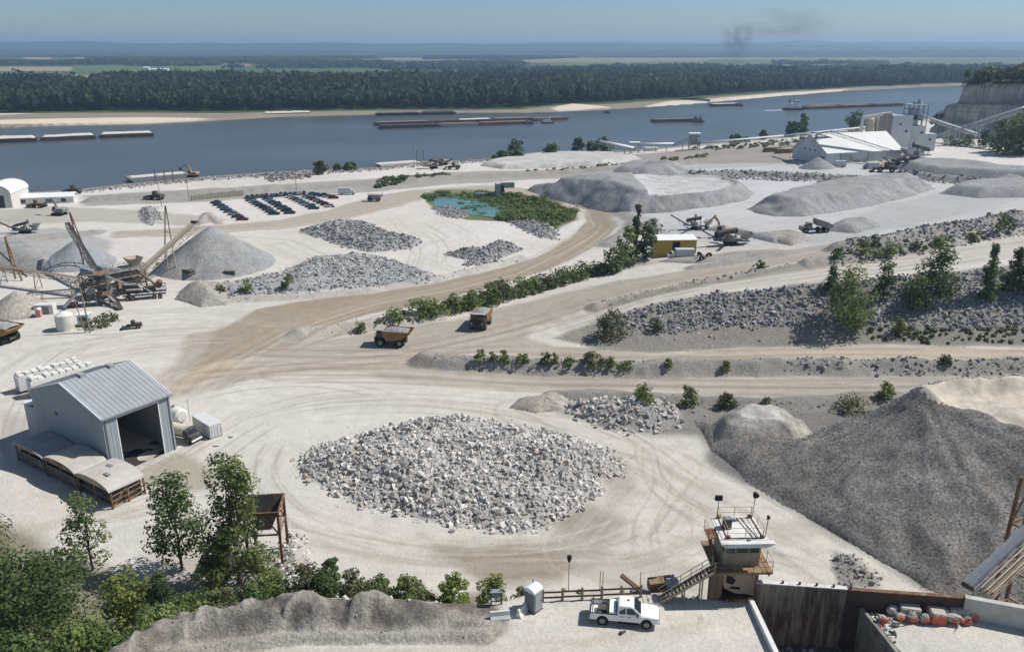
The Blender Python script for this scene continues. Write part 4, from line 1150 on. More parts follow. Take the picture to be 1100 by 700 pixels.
def near_shrub(px, py, hp, wp_, label, m, n, seed, z=15.5, leaf=.22, name='shrub'):
    p = W(px, py, z); p.z = hgt(p.x, p.y)
    s = scale_at(p.y, p.z)
    return make_tree(name, label, 'shrub', tuple(p), hp / s + 0.2, wp_ / s, 'bush', n, leaf, m, seed, base=.1, k=14, group=SB)
for i, (px, py, hp, wp_, lb, m, n) in enumerate([
    (330, 640, 36, 42, 'grey green bush left of the small upright dark tree', LEAF_S, 1500), (352, 642, 34, 36, 'dark bush at the foot of the small upright tree', LEAF_D, 1500),
    (378, 640, 30, 36, 'olive bush right of the small upright tree', LEAF_S, 1200), (388, 628, 24, 14, 'small yellow sapling standing alone behind the berm', LEAF_Y, 380),
    (411, 634, 28, 20, 'light green sapling in the middle of the bank', LEAF_A, 600), (404, 642, 18, 36, 'low scrub behind the middle of the berm', LEAF_S, 800),
    (438, 645, 26, 40, 'spreading green bush behind the right half of the berm', LEAF_A, 1300), (455, 650, 14, 30, 'low olive scrub near the right end of the berm', LEAF_S, 600),
    (486, 651, 34, 34, 'bright green bush at the right end of the berm', LEAF_Y, 1700), (528, 640, 40, 42, 'loose yellow green shrub left of the grey wooden pallet', LEAF_Y, 1500),
    (300, 640, 24, 40, 'green undergrowth left of the berm crest', LEAF_A, 900), (272, 652, 22, 40, 'dark undergrowth at the foot of the tallest cottonwood', LEAF_D, 900),
    (210, 664, 26, 56, 'dense undergrowth above the left part of the berm', LEAF_A, 1500), (238, 655, 20, 40, 'olive undergrowth above the left part of the berm', LEAF_S, 800),
    (170, 690, 22, 60, 'weedy growth along the left flank of the berm', LEAF_A, 1200), (560, 640, 12, 20, 'tiny shrub beside the portable toilet', LEAF_S, 250)]):
    near_shrub(px, py, hp, wp_, lb, m, n, 400 + i)

# ---- middle distance trees and shrubs (base pixel, height px, width px)
mids = []
def mid(bx, by, hp, wp_, label, m=LEAF_D, style='round', n=None, cat='tree', group='trees on the rock slope', k=16, leaf=None, seed=[600]):
    seed[0] += 1
    p = G(bx, by); s = scale_at(p.y, p.z)
    h, w = hp / s / .95, wp_ / s
    if cat == 'shrub': w *= 1.3; h *= .92
    k = 30 if hp > 25 else k
    n = n or int(min(3000, max(140, hp * wp_ * 1.1)))
    leaf = leaf or max(.28, 2.3 / s)
    return make_tree('tree' if cat == 'tree' else 'shrub', label, cat, tuple(p), h, w, style, n, leaf, m, seed[0], base=h * .05, k=k, group=group)
mid(911, 353, 62, 52, 'large bushy green tree low on the rock slope', LEAF_A, 'round', 3200, k=26)
mid(893, 312, 26, 22, 'pointed tree top just behind the large bushy tree on the slope', LEAF_D, 'cone')
mid(949, 321, 40, 21, 'slim dark tree on the slope right of the large bushy one', LEAF_D, 'column')
mid(1005, 318, 50, 44, 'broad dark tree at the top of the slope', LEAF_D, 'round', 2400, k=22)
mid(985, 333, 36, 30, 'small green tree at the left foot of the broad dark one', LEAF_A, 'round')
mid(1060, 321, 56, 27, 'tall pointed tree on the slope near the right edge', LEAF_D, 'cone', 1700)
mid(1088, 313, 44, 30, 'dense dark tree at the right edge of the slope', LEAF_D, 'cone', 1700)
mid(1112, 318, 48, 34, 'dark tree beyond the right edge of the slope', LEAF_D, 'round', 1500)
mid(657, 361, 28, 30, 'spiky olive shrub at the left end of the rock slope', LEAF_S, 'bush', 800, 'shrub')
mid(705, 355, 14, 12, 'little olive shrub on the brown foot of the rock slope', LEAF_S, 'bush', 160, 'shrub')
mid(965, 358, 18, 12, 'small yellow green shrub at the foot of the rock slope', LEAF_Y, 'bush', 200, 'shrub')
mid(693, 432, 20, 20, 'yellow green shrub above the heap of large pale boulders', LEAF_Y, 'bush', 420, 'shrub', 'shrubs along the lower road')
mid(739, 436, 24, 14, 'upright green shrub right of the pale boulders', LEAF_A, 'column', 420, 'shrub', 'shrubs along the lower road')
mid(781, 438, 18, 17, 'round dark shrub above the rumpled mound', LEAF_D, 'bush', 420, 'shrub', 'shrubs along the lower road')
mid(951, 428, 18, 16, 'pale yellow shrub behind the shoulder of the huge pile', LEAF_Y, 'bush', 420, 'shrub', 'shrubs along the lower road')
mid(913, 440, 16, 30, 'straggly scrub in the hollow left of the huge pile', LEAF_S, 'bush', 420, 'shrub', 'shrubs along the lower road')
mid(823, 434, 8, 8, 'tiny shrub between the dark shrub and the huge pile', LEAF_S, 'bush', 90, 'shrub', 'shrubs along the lower road')
mid(1016, 390, 8, 14, 'dark little shrub on the lower berm near the right', LEAF_D, 'bush', 160, 'shrub', 'shrubs on the lower berm')
mid(780, 398, 12, 9, 'yellowish shrub on the middle of the lower berm', LEAF_Y, 'bush', 140, 'shrub', 'shrubs on the lower berm')
mid(718, 394, 9, 9, 'small green shrub on the lower berm below the road bend', LEAF_A, 'bush', 110, 'shrub', 'shrubs on the lower berm')
for i, (x, y, h, w, lb) in enumerate([(516, 387, 13, 9, 'leftmost'), (529, 388, 11, 9, 'second from left'), (540, 388, 12, 12, 'third from left'), (562, 390, 10, 14, 'fourth from left'), (585, 390, 12, 12, 'fifth from left'),
                                     (597, 391, 13, 10, 'sixth from left'), (612, 392, 8, 14, 'seventh from left'), (637, 392, 15, 20, 'rather large, eighth from left'), (655, 393, 11, 12, 'ninth from left'), (672, 395, 6, 16, 'rightmost of the close row, flat')]):
    mid(x, y, h, w, f'green shrub on the crest of the lower berm, {lb}', (LEAF_A, LEAF_S, LEAF_Y)[i % 3], 'bush', None, 'shrub', 'shrubs on the lower berm', 8)
for i, (x, y, h, w, m, lb) in enumerate([(386, 356, 14, 12, LEAF_S, 'dry shrub at the left tip of the bushy berm'), (424, 343, 15, 16, LEAF_D, 'leftmost dense bush beside the tan road'), (452, 338, 22, 24, LEAF_A, 'bushy clump behind the loaded haul truck'),
        (468, 336, 18, 22, LEAF_A, 'second clump right of the haul truck'), (490, 331, 20, 22, LEAF_D, 'dark clump left of the second haul truck'), (508, 328, 22, 24, LEAF_A, 'leafy clump behind the second haul truck'), (527, 324, 26, 24, LEAF_A, 'tall clump right of the second haul truck'),
        (545, 318, 24, 24, LEAF_S, 'olive clump left of the berm gap'), (563, 313, 20, 22, LEAF_D, 'dark clump at the middle of the bushy berm'), (582, 309, 16, 26, LEAF_S, 'low pale clump right of the berm middle'), (602, 303, 18, 24, LEAF_S, 'pale clump near the road bend'),
        (622, 297, 18, 22, LEAF_A, 'green clump below the road bend'), (640, 292, 12, 18, LEAF_S, 'last low clump before the tall trees')]):
    mid(x, y, h * .78, w * 1.15, lb, LEAF_A if m is LEAF_D else m, 'bush', None, 'shrub', 'bushes on the berm beside the tan road', 12)
mid(683, 279, 56, 20, 'tallest tree left of the yellow shed, pointed', LEAF_D, 'cone', 1500, group='trees left of the yellow shed')
mid(694, 277, 34, 20, 'dark tree touching the yellow shed', LEAF_D, 'round', 1000, group='trees left of the yellow shed')
mid(672, 285, 40, 22, 'green tree in front of the tallest one near the yellow shed', LEAF_A, 'round', 1000, group='trees left of the yellow shed')
mid(658, 293, 26, 24, 'low tree at the left of the group by the yellow shed', LEAF_D, 'round', 900, group='trees left of the yellow shed')
mid(701, 262, 26, 10, 'thin pale tree behind the yellow shed', LEAF_S, 'column', 300, group='trees left of the yellow shed')
for i, (x, y, h, w, m, lb) in enumerate([(901, 278, 12, 14, LEAF_D, 'dark shrub at the left end of the upper rubble ridge'), (940, 264, 13, 10, LEAF_D, 'small tree on the crest of the upper rubble ridge'), (932, 273, 12, 24, LEAF_A, 'spreading shrub on the upper rubble ridge'),
        (955, 273, 12, 20, LEAF_A, 'green shrub in the middle of the upper rubble ridge'), (988, 268, 8, 14, LEAF_S, 'low shrub between the upper stones'), (1009, 263, 10, 13, LEAF_Y, 'yellow green shrub right of the middle of the upper ridge'),
        (1044, 258, 8, 10, LEAF_S, 'faint dry shrub near the paired saplings'), (1073, 252, 24, 10, LEAF_Y, 'slim pale sapling on the upper ridge near the right edge'), (1083, 248, 16, 10, LEAF_D, 'dark sapling beside the slim pale one'), (816, 289, 8, 12, LEAF_D, 'dark shrub between the two rising roads'),
        (237, 316, 12, 12, LEAF_S, 'shrub at the left of the bluish boulder field'), (265, 313, 14, 12, LEAF_A, 'sapling among the bluish boulders'), (310, 310, 16, 12, LEAF_A, 'lone green sapling in the middle of the bluish boulders'), (104, 352, 10, 22, LEAF_S, 'olive bush under the old conveyor'),
        (118, 344, 8, 18, LEAF_S, 'low weeds beside the old conveyor'), (23, 284, 16, 8, LEAF_S, 'green creeper at the foot of the left belt tower')]):
    mid(x, y, h, w, lb, m, 'bush', None, 'shrub', 'scattered shrubs of the quarry', 8)
# bank trees
for i, (x, y, h, w, m, lb) in enumerate([(555, 172, 19, 24, LEAF_D, 'round tree on the river bank behind the pale stockpile'), (537, 172, 9, 16, LEAF_D, 'low bush left of the round bank tree'), (592, 168, 12, 20, LEAF_D, 'wide low tree on the bank, second from the round one'),
        (621, 166, 16, 13, LEAF_D, 'upright tree at the foot of the sloping gallery'), (634, 166, 13, 12, LEAF_A, 'small tree between two darker ones by the gallery'), (647, 166, 16, 24, LEAF_D, 'wide tree in front of the sloping gallery'),
        (345, 187, 13, 16, LEAF_S, 'olive tree on the bank behind the parked cars'), (362, 184, 7, 8, LEAF_D, 'tiny dark bush on the bank'), (376, 183, 7, 14, LEAF_D, 'low dark bush on the bank'),
        (790, 155, 9, 14, LEAF_D, 'dark bush by the river conveyor'), (802, 153, 5, 8, LEAF_D, 'tiny bush by the river conveyor'), (820, 150, 9, 9, LEAF_D, 'round bush by the river conveyor'),
        (849, 147, 15, 16, LEAF_D, 'dark tree left of the plant shed'), (862, 146, 22, 16, LEAF_D, 'taller dark tree behind the plant shed gable'), (919, 141, 19, 26, LEAF_D, 'broad tree on the bank behind the tan silos'),
        (949, 137, 10, 12, LEAF_D, 'small tree seen between the silos')]):
    mid(x, y, h, w, lb, m, 'round', 700, 'tree', 'trees along the near river bank', 12)
# hedges of scrub: uncountable
def scrub(name, pts, n, hgt_, leaf, m, label, seed, world=False):
    w = pts if world else PP(pts); a = np.array(w); r = np.random.default_rng(seed)
    X = r.uniform(a[:, 0].min(), a[:, 0].max(), n * 6); Y = r.uniform(a[:, 1].min(), a[:, 1].max(), n * 6)
    k = poly_sd(X, Y, w) + 1.5 * fbm(X, Y, 8, 3, seed) > 0
    X, Y = X[k][:n], Y[k][:n]
    Z = sample(GZ, X, Y)
    Rr = hgt_ * r.uniform(.5, 1.1, len(X)) * (1 + .5 * fbm(X, Y, 10, 3, seed + 3))
    C = np.stack([X, Y, Z + Rr * .3], -1)
    V, Fc, rn = leaf_cloud(C, Rr, len(X) * 34, leaf, seed, .8)
    return setp(np_mesh(name, V, Fc, m, attrs={'rnd': rn}), label, 'scrub', None, 'stuff')
scrub('pond_scrub', [(500, 206), (540, 208), (585, 214), (620, 227), (615, 236), (598, 245), (575, 240), (556, 238), (530, 236), (545, 229), (520, 220), (500, 213), (486, 209)], 520, 2.0, .8, LEAF_A, 'dense green reeds and scrub around the teal pond', 21)
scrub('pond_scrub', [(453, 210), (480, 206), (486, 210), (470, 214), (460, 217)], 70, 1.5, .7, LEAF_D, 'green scrub at the left tip of the pond', 22)
scrub('pond_scrub', [(493, 221), (515, 221), (530, 229), (518, 232), (498, 227)], 130, 1.5, .7, LEAF_D, 'green tongue of reeds inside the pond', 23)
scrub('pond_scrub', [(478, 209), (500, 210), (540, 215), (562, 232), (545, 230), (528, 224), (505, 218), (482, 214)], 230, 1.7, .7, LEAF_A, 'green reeds along the far side of the pond', 24)
scrub('bank_scrub', [(405, 202), (440, 196), (480, 192), (478, 188), (440, 191), (408, 197)], 120, 1.9, .9, LEAF_D, 'dark hedge on the levee behind the parked cars', 24)
scrub('bank_scrub', [(560, 184), (620, 180), (700, 173), (760, 166), (760, 169), (700, 177), (620, 185), (560, 188)], 110, 1.4, .9, LEAF_S, 'row of dry bushes along the levee', 25)
scrub('bank_scrub', [(740, 160), (800, 155), (850, 150), (930, 143), (985, 136), (985, 142), (930, 149), (850, 157), (770, 162)], 240, 1.3, 1.0, LEAF_S, 'olive grass and scrub under the long river conveyor', 26)
scrub('slope_weeds', [(p.x, p.y) for p in crest] + [(p.x * 1.01, p.y + 9) for p in crest[::-1]], 240, .5, .22, LEAF_S, 'weeds and low plants on the bank behind the tailings berm', 27, True)
scrub('slope_weeds', [(-75, 60), (-50, 50), (-38, 54), (-30, 62), (-34, 76), (-60, 84), (-80, 76)], 520, .9, .28, LEAF_A, 'undergrowth between the trees at the lower left', 28, True)
scrub('talus_weeds', [(930, 352), (1000, 352), (1150, 350), (1150, 370), (1000, 368), (930, 366)], 120, .6, .45, LEAF_S, 'dry weeds at the foot of the rock slope', 29)
scrub('ridge_weeds', [(905, 275), (960, 268), (1010, 258), (1060, 250), (1060, 258), (1010, 268), (960, 276), (905, 281)], 60, .8, .5, LEAF_S, 'weeds in the gap of the upper rubble ridge', 30)
scrub('berm_weeds', [(400, 348), (440, 340), (560, 312), (650, 287), (655, 293), (560, 320), (440, 348), (405, 354)], 170, .9, .5, LEAF_S, 'weeds scattered along the bushy berm', 31)

# ---- the wooded plain across the river: one mass of crowns
def far_woods(name, pix, spacing, h, seed, label, kq=26, z=-1.5, core=True, leaf=2.2, m=None):
    w = [tuple(W(x, y, z)[:2]) for x, y in pix]
    a = np.array(w); r = np.random.default_rng(seed)
    x0, x1, y0, y1 = a[:, 0].min(), a[:, 0].max(), a[:, 1].min(), a[:, 1].max()
    nx, ny = int((x1 - x0) / spacing), int((y1 - y0) / spacing)
    X, Y = np.meshgrid(np.linspace(x0, x1, nx), np.linspace(y0, y1, ny))
    X = X + r.uniform(-.5, .5, X.shape) * spacing; Y = Y + r.uniform(-.5, .5, X.shape) * spacing
    k = (poly_sd(X, Y, w) + spacing * 1.2 * fbm(X, Y, 120, 3, seed) > 0) & (np.abs(X) < .80 * Y)
    X, Y = X[k], Y[k]; n = len(X)
    H = h * r.uniform(.55, 1.22, n) * (1 + .34 * fbm(X, Y, 90, 3, seed + 1)); Wd = spacing * r.uniform(.48, .75, n)
    # lumpy core: low ellipsoid
    bm = bmesh.new(); bmesh.ops.create_icosphere(bm, subdivisions=1, radius=1)
    pv = np.array([v.co[:] for v in bm.verts]); pf = np.array([[v.index for v in f.verts] for f in bm.faces]); bm.free()
    cv = pv[None] * np.stack([Wd, Wd, H * .46], -1)[:, None] * r.uniform(.75, 1.0, (n, len(pv), 1))
    cv += np.stack([X, Y, z + H * .5], -1)[:, None]
    cf = pf[None] + (np.arange(n) * len(pv))[:, None, None]
    tone = np.clip(r.uniform(0, 1, n) * .75 + .45 * fbm(X, Y, 140, 3, seed + 9) + .12, 0, 1)
    o1 = np_mesh(name, cv.reshape(-1, 3), cf.reshape(-1, 3), m or LEAF_F, attrs={'rnd': np.repeat(tone * .6, len(pv))})
    setp(o1, label + ', the inner crowns', 'woodland', None, 'stuff')
    # leaf masses on the outside
    dirv = r.normal(size=(n, kq, 3)); dirv[..., 2] = np.abs(dirv[..., 2]) * .9 - .25; dirv[..., 1] -= .25
    dirv /= np.linalg.norm(dirv, axis=2)[..., None]
    pos = np.stack([X, Y, z + H * .55], -1)[:, None] + dirv * np.stack([Wd * 1.05, Wd * 1.05, H * .47], -1)[:, None] * r.uniform(.8, 1.12, (n, kq, 1))
    nrm = dirv + r.normal(size=dirv.shape) * .45; nrm /= np.linalg.norm(nrm, axis=2)[..., None]
    aa = np.cross(nrm, r.normal(size=nrm.shape)); aa /= np.linalg.norm(aa, axis=2)[..., None]; bb = np.cross(nrm, aa)
    s = leaf * r.uniform(.5, 1.3, (n, kq, 1))
    q = np.stack([pos + aa * s, pos + bb * s * .8, pos - aa * s, pos - bb * s * .8], 2).reshape(-1, 3)
    rn = np.clip(np.repeat(tone, kq * 4) * .6 + np.repeat(r.uniform(0, .4, n * kq), 4), 0, 1)
    o2 = np_mesh(name, q, np.arange(n * kq * 4).reshape(-1, 4), m or LEAF_F, attrs={'rnd': rn})
    setp(o2, label, 'woodland', None, 'stuff')
    return n
front = [(-150, 128), (0, 121.5), (60, 119.5), (150, 118.8), (230, 119.5), (300, 118), (400, 116.5), (500, 115.5), (560, 115), (600, 111.5), (650, 109.5), (740, 104.5), (830, 97.5), (920, 92.5), (1000, 89), (1120, 85.5)]
m1 = [(x, y - 6.5 if x < 900 else y - 4.5) for x, y in front]
far_woods('far_woods', front + m1[::-1], 8.5, 19, 51, 'front edge of the wooded plain along the far river bank', 40, leaf=1.7)
back = [(1120, 81), (1020, 81), (940, 82), (900, 83), (870, 84), (800, 83.5), (700, 83), (640, 85), (600, 86), (560, 85), (480, 87), (400, 88), (300, 89), (250, 88), (180, 87), (110, 90), (100, 93), (0, 94), (-150, 95)]
far_woods('far_woods', m1 + back, 15, 20, 52, 'deep belt of dense woods behind the far river bank', 26, leaf=3.0)
for i, (pl, lb) in enumerate([([(-100, 70), (100, 69.5), (230, 68), (330, 69.5), (420, 70.5), (420, 68.6), (330, 67.6), (230, 66), (100, 67.6), (-100, 67.6)], 'dark tree line across the fields at the left'),
        ([(130, 70.5), (230, 71), (225, 68), (150, 68)], 'woods beside the white farm buildings'),
        ([(400, 75), (560, 75.5), (560, 68), (480, 69), (440, 71)], 'block of woods among the fields behind the middle of the river'),
        ([(250, 73.5), (420, 73.5), (520, 71.5), (420, 71.5)], 'thin tree line in the fields left of the middle'),
        ([(560, 76), (620, 76.5), (700, 75), (760, 74), (760, 72.8), (690, 73.4), (600, 75)], 'thin tree line before the tan fields'),
        ([(460, 64), (560, 64.6), (620, 62.5), (560, 61.5), (460, 61.5)], 'hazy woods far across the plain'),
        ([(100, 66), (260, 65), (400, 63.5), (400, 62), (100, 63.5)], 'hazy tree line far across the left plain'),
        ([(760, 76), (860, 76.5), (950, 75.5), (1100, 74), (1100, 72.5), (900, 74), (760, 74.5)], 'tree line across the green fields at the right'),
        ([(975, 78), (1015, 78), (1010, 74), (980, 74)], 'round wood standing above the belt near the bluff'),
        ([(830, 69.5), (950, 69), (950, 68), (830, 68.4)], 'thin hazy tree line in the right fields')]):
    far_woods('far_treeline', pl, 26 + i, 12, 70 + i, lb, 16, leaf=6.0)
# far ridges
RIDGE = mat('wooded_ridge', (.035, .06, .03), .95, var=.3, scale=.004)
def far_hill(y, hfun, seed, depth=900):
    xs = np.linspace(-1.1 * y, 1.1 * y, 700)
    v = np.linspace(0, 1, 9)
    X, T = np.meshgrid(xs, v); Y = y + depth * T * 2
    H = (hfun(X / y) * (1 + .12 * fbm(X, Y, 1500, 3, seed)) + 26 * fbm(X, Y, 900, 4, seed + 5)) * np.sin(np.pi * np.clip(T * .96 + .04, 0, 1)) ** .6
    Z = H - 4
    idx = np.arange(X.size).reshape(X.shape)
    f = np.stack([idx[:-1, :-1], idx[:-1, 1:], idx[1:, 1:], idx[1:, :-1]], -1).reshape(-1, 4)
    return setp(np_mesh('hills', np.stack([X, Y, Z], -1).reshape(-1, 3), f, RIDGE, smooth=False), kind='structure')
far_hill(5600, lambda u: 26 + 14 * sstep(-.25, -.5, u) + 10 * np.exp(-((u - .45) / .2) ** 2), 3)
far_hill(8500, lambda u: 84 + 30 * sstep(-.1, -.6, u) + 16 * np.exp(-((u - .12) / .1) ** 2) - 10 * sstep(.3, .6, u), 7)
far_hill(12500, lambda u: 112 + 24 * sstep(0, .25, u), 11)
# ------------------------------------------------------------------ shared materials
M_WHITE = mat('white_paint', (.78, .78, .77), .35, var=.06, scale=2, spec=.5)
M_DUSTW = mat('dusty_white_paint', (.66, .65, .62), .6, var=.18, scale=1.2, dirt=(.45, .39, .31), dirt_amt=.25)
M_BLACK = mat('black_rubber', (.022, .022, .022), .8, var=.3, scale=4)
M_DARK = mat('dark_steel', (.06, .058, .055), .6, var=.4, scale=2, dirt=(.16, .13, .10), dirt_amt=.4)
M_GLASS = mat('dark_glass', (.015, .022, .028), .08, var=.1, spec=.7)
M_GREENGL = mat('green_tinted_glass', (.02, .075, .06), .1, var=.2, spec=.7)
M_CHROME = mat('dusty_chrome', (.5, .5, .5), .3, .8, var=.2)
M_RIM = mat('dusty_rim', (.30, .28, .25), .6, .3, var=.3, scale=4)
M_RUST = mat('rusty_steel', (.17, .085, .045), .85, var=.5, scale=1.5, dirt=(.30, .24, .18), dirt_amt=.4)
M_RUSTT = mat('rusty_tan_steel', (.28, .195, .115), .8, var=.35, scale=1.5, dirt=(.15, .07, .035), dirt_amt=.5)
M_TANST = mat('tan_steel', (.42, .35, .25), .75, var=.25, scale=1.2, dirt=(.24, .17, .11), dirt_amt=.25)
M_CONC = mat('concrete', (.47, .455, .42), .9, var=.22, scale=.9, dirt=(.30, .27, .23), dirt_amt=.3, bump=.3)
M_CONCD = mat('stained_concrete', (.20, .175, .15), .9, var=.4, scale=1.1, dirt=(.10, .075, .06), dirt_amt=.5, bump=.5)
M_WOOD = mat('weathered_timber', (.28, .215, .155), .9, var=.35, scale=3)
M_WOODD = mat('dark_brown_timber', (.12, .07, .045), .9, var=.35, scale=3)
M_ROOFW = mat('white_roof_sheet', (.74, .74, .72), .6, var=.08, scale=1)
M_GREY = mat('grey_painted_steel', (.25, .26, .27), .6, var=.25, scale=1.5, dirt=(.33, .29, .24), dirt_amt=.3)
M_YEL = mat('dusty_yellow_paint', (.50, .315, .085), .55, var=.25, scale=1, dirt=(.40, .32, .22), dirt_amt=.4)
M_SHEDW = mat('blue_grey_cladding', (.31, .35, .375), .6, var=.08, scale=.5, dirt=(.27, .26, .235), dirt_amt=.12, zst=.15)
M_SHEDR = mat('grey_roof_cladding', (.33, .345, .36), .5, var=.10, scale=.4, dirt=(.36, .345, .32), dirt_amt=.2)
M_RED = mat('red_lens', (.45, .03, .03), .3, var=.05)
M_BELT = mat('conveyor_belt', (.13, .135, .14), .8, var=.3, scale=1.5)

# ------------------------------------------------------------------ white pickup truck
def loft(m, secs, close=True):
    """secs: list of (x, [(y,z)...]) closed loops with the same count"""
    n = len(secs[0][1]); vs = []
    for x, pr in secs: vs += [(x, y, z) for y, z in pr]
    fs = []
    for i in range(len(secs) - 1):
        for j in range(n):
            a, b = i * n + j, i * n + (j + 1) % n
            fs.append((a, b, b + n, a + n))
    fs.append(tuple(range(n))); fs.append(tuple(range((len(secs) - 1) * n, len(secs) * n))[::-1])
    return m.add(vs, fs, False)
def half(*pts): return [(y, z) for y, z in pts] + [(-y, z) for y, z in pts[::-1]]

def pickup(loc, rz):
    r = empty('pickup_truck', loc, rz, 'white pickup truck parked on the pale pad left of the control tower', 'pickup truck')
    m = MB()   # front at +x
    lo = lambda x, w, s, t: (x, half((w - .10, .42), (w, .55), (w, .85), (w - .03, s), (w - .16, t)))
    loft(m, [lo(2.93, .80, .88, .92), lo(2.86, .93, 1.0, 1.06), lo(2.2, .99, 1.08, 1.15), lo(1.35, 1.0, 1.10, 1.20), lo(1.30, 1.0, 1.10, 1.2), lo(-.55, 1.0, 1.10, 1.2), lo(-.60, 1.0, 1.10, 1.12)])
    b = m.build('body', M_WHITE, r, bevel=.03)
    m = MB()
    cabs = lambda x, wb, wt, zt: (x, half((wb, 1.10), (wb - .01, 1.2), (wt, zt), (wt - .12, zt + .03)))
    loft(m, [cabs(1.42, .93, .90, 1.22), cabs(.72, .95, .74, 1.80), cabs(.55, .95, .74, 1.86), cabs(-.35, .95, .75, 1.88), cabs(-.52, .95, .78, 1.84), cabs(-.62, .95, .90, 1.2)])
    m.build('cab', M_WHITE, r, bevel=.02)
    m = MB(); m.add([(1.36, -.83, 1.29), (1.36, .83, 1.29), (.80, .68, 1.80), (.80, -.68, 1.80)], [(0, 1, 2, 3)])
    w = m.build('windscreen', M_GLASS, r); w.location = (.035, 0, .03)
    for s in (-1, 1):
        for x0, x1, x2, x3 in ((1.12, .66, .18, .18), (.08, .08, -.46, -.46)):
            m = MB(); y = lambda z: s * (.955 - (z - 1.15) * .31 + .01)
            m.add([(x0, y(1.24), 1.24), (x3, y(1.24), 1.24), (x2, y(1.72), 1.72), (x1 + (.0 if x0 < .5 else -.02), y(1.72), 1.72)], [(0, 1, 2, 3)])
            m.build('side_window', M_GLASS, r)
        m = MB(); m.box(1.0, 1.18, s * 1.0, s * 1.22, 1.22, 1.40)
        m.build('mirror', M_BLACK, r, bevel=.02)
        m = MB(); m.box(2.72, 2.93, s * .62, s * .90, .82, .98); m.build('headlight', M_CHROME, r, bevel=.02)
        m = MB(); m.box(-2.93, -2.86, s * .80, s * .985, .85, 1.12); m.build('tail_light', M_RED, r, bevel=.01)
        for xx in (.42, -.2):
            m = MB(); m.box(xx - .09, xx + .09, s * 1.0, s * 1.025, .98, 1.02); m.build('door_handle', M_BLACK, r)
        m = MB(); m.box(-.55, 1.2, s * .93, s * 1.10, .36, .42); m.build('running_board', M_BLACK, r)
    m = MB()     # open bed
    for s in (-1, 1): m.box(-2.90, -.60, s * .92, s * 1.0, .50, 1.12)
    m.box(-2.90, -2.83, -1, 1, .50, 1.12); m.box(-2.88, -.6, -.95, .95, .60, .66); m.box(-.70, -.60, -.95, .95, .6, 1.12)
    bed = m.build('bed', M_WHITE, r, bevel=.012)
    m = MB()     # bed rails and rack
    for s in (-1, 1):
        m.box(-2.88, -.62, s * .90, s * 1.02, 1.125, 1.15)
    m.box(-2.75, -2.68, -.9, .9, 1.15, 1.5); m.box(-2.75, -2.68, -.9, -.84, 1.1, 1.5)
    for y in (-.5, 0, .5): m.box(-2.76, -2.67, y - .03, y + .03, 1.1, 1.5)
    m.build('bed_rack', M_BLACK, r)
    m = MB(); m.box(-1.30, -.76, -.92, .92, .9, 1.32); m.build('tool_box', M_WHITE, r, bevel=.03)
    m = MB(); m.box(-2.3, -1.5, -.35, .45, .67, 1.08); m.cyl((-2.1, -.7, .68), (-2.1, -.7, 1.1), .16); m.box(-1.5, -1.36, -.8, .8, .67, 1.18)
    m.build('bed_load', M_DARK, r, bevel=.02)
    m = MB(); m.box(2.86, 3.0, -.9, .9, .45, .68); m.build('front_bumper', M_CHROME, r, bevel=.03)
    m = MB(); m.box(2.87, 2.955, -.5, .5, .72, .93); m.build('grille', M_DARK, r, bevel=.02)
    m = MB(); m.box(-3.02, -2.9, -.92, .92, .48, .66); m.build('rear_bumper', M_CHROME, r, bevel=.03)
    m = MB(); m.cyl((.3, .1, 1.9), (.3, .1, 1.98), .09); m.build('beacon', M_DARK, r)
    for x in (1.88, -1.85):
        for s in (-1, 1):
            m = MB(); m.cyl((x, s * .95, .45), (x, s * 1.006, .45), .50, n=22); m.build('wheel_well_shade', M_BLACK, r)  # flat black disc stands in for the shade of the wheel well
            m = MB(); m.cyl((x, s * .80, .40), (x, s * 1.035, .40), .40, n=22)
            t = m.build('wheel', M_BLACK, r)
            m = MB(); m.cyl((x, s * 1.03, .40), (x, s * 1.045, .40), .25, n=16); m.cyl((x, s * 1.04, .40), (x, s * 1.065, .40), .09, n=10)
            m.build('rim', M_RIM, t)
    return r
p1 = W(646.5, 671, PADZ); p2 = W(694, 675.5, PADZ)
ang = math.atan2(p2.y - p1.y, p2.x - p1.x)
c = (p1 + p2) / 2; nrm = Vector((-math.sin(ang), math.cos(ang), 0)) * 1.0
pz = lambda x, y: hgt(x, y)
cc = c + nrm
PK = pickup((cc.x, cc.y, pz(cc.x, cc.y) + .0), ang)

# ------------------------------------------------------------------ control tower
TX, TY = 20.35, 63.1
tw = empty('control_tower', (TX, TY, PADZ), R(1.5), 'rusty tan control tower with green tinted windows and railed white roof above the feed pit', 'control tower')
m = MB()   # base room, its feet go down the bank
m.box(-1.75, -1.45, 0, .3, -.3, 3.1); m.box(1.45, 1.75, 0, .3, -8, 3.1); m.box(-1.75, -1.45, 3.0, 3.3, -12, 3.1); m.box(1.45, 1.75, 3.0, 3.3, -12, 3.1)
m.box(-1.7, 1.7, .05, .25, 2.6, 3.1); m.box(-1.7, 1.7, 3.05, 3.25, -12, 3.1); m.box(1.5, 1.7, .3, 3.0, -12, 3.1); m.box(-1.7, -1.5, .3, 3.0, -12, 3.1); m.box(-1.5, 1.5, .1, 3.1, -9, -.4)
m.build('base', M_RUSTT, tw, bevel=.02)
m = MB(); m.add([(-1.3, -.06, 0.95), (-.2, -.06, .35), (.75, -.06, .30), (1.42, -.06, .02), (1.42, -.06, 2.5), (-1.42, -.06, 2.72), (-1.42, -.06, 1.5)], [tuple(range(7))])
m.add([(x, -.02, z) for x, z in ((-1.3, .95), (-.2, .35), (.75, .30), (1.42, .02), (1.42, 2.5), (-1.42, 2.72), (-1.42, 1.5))], [tuple(range(7))])
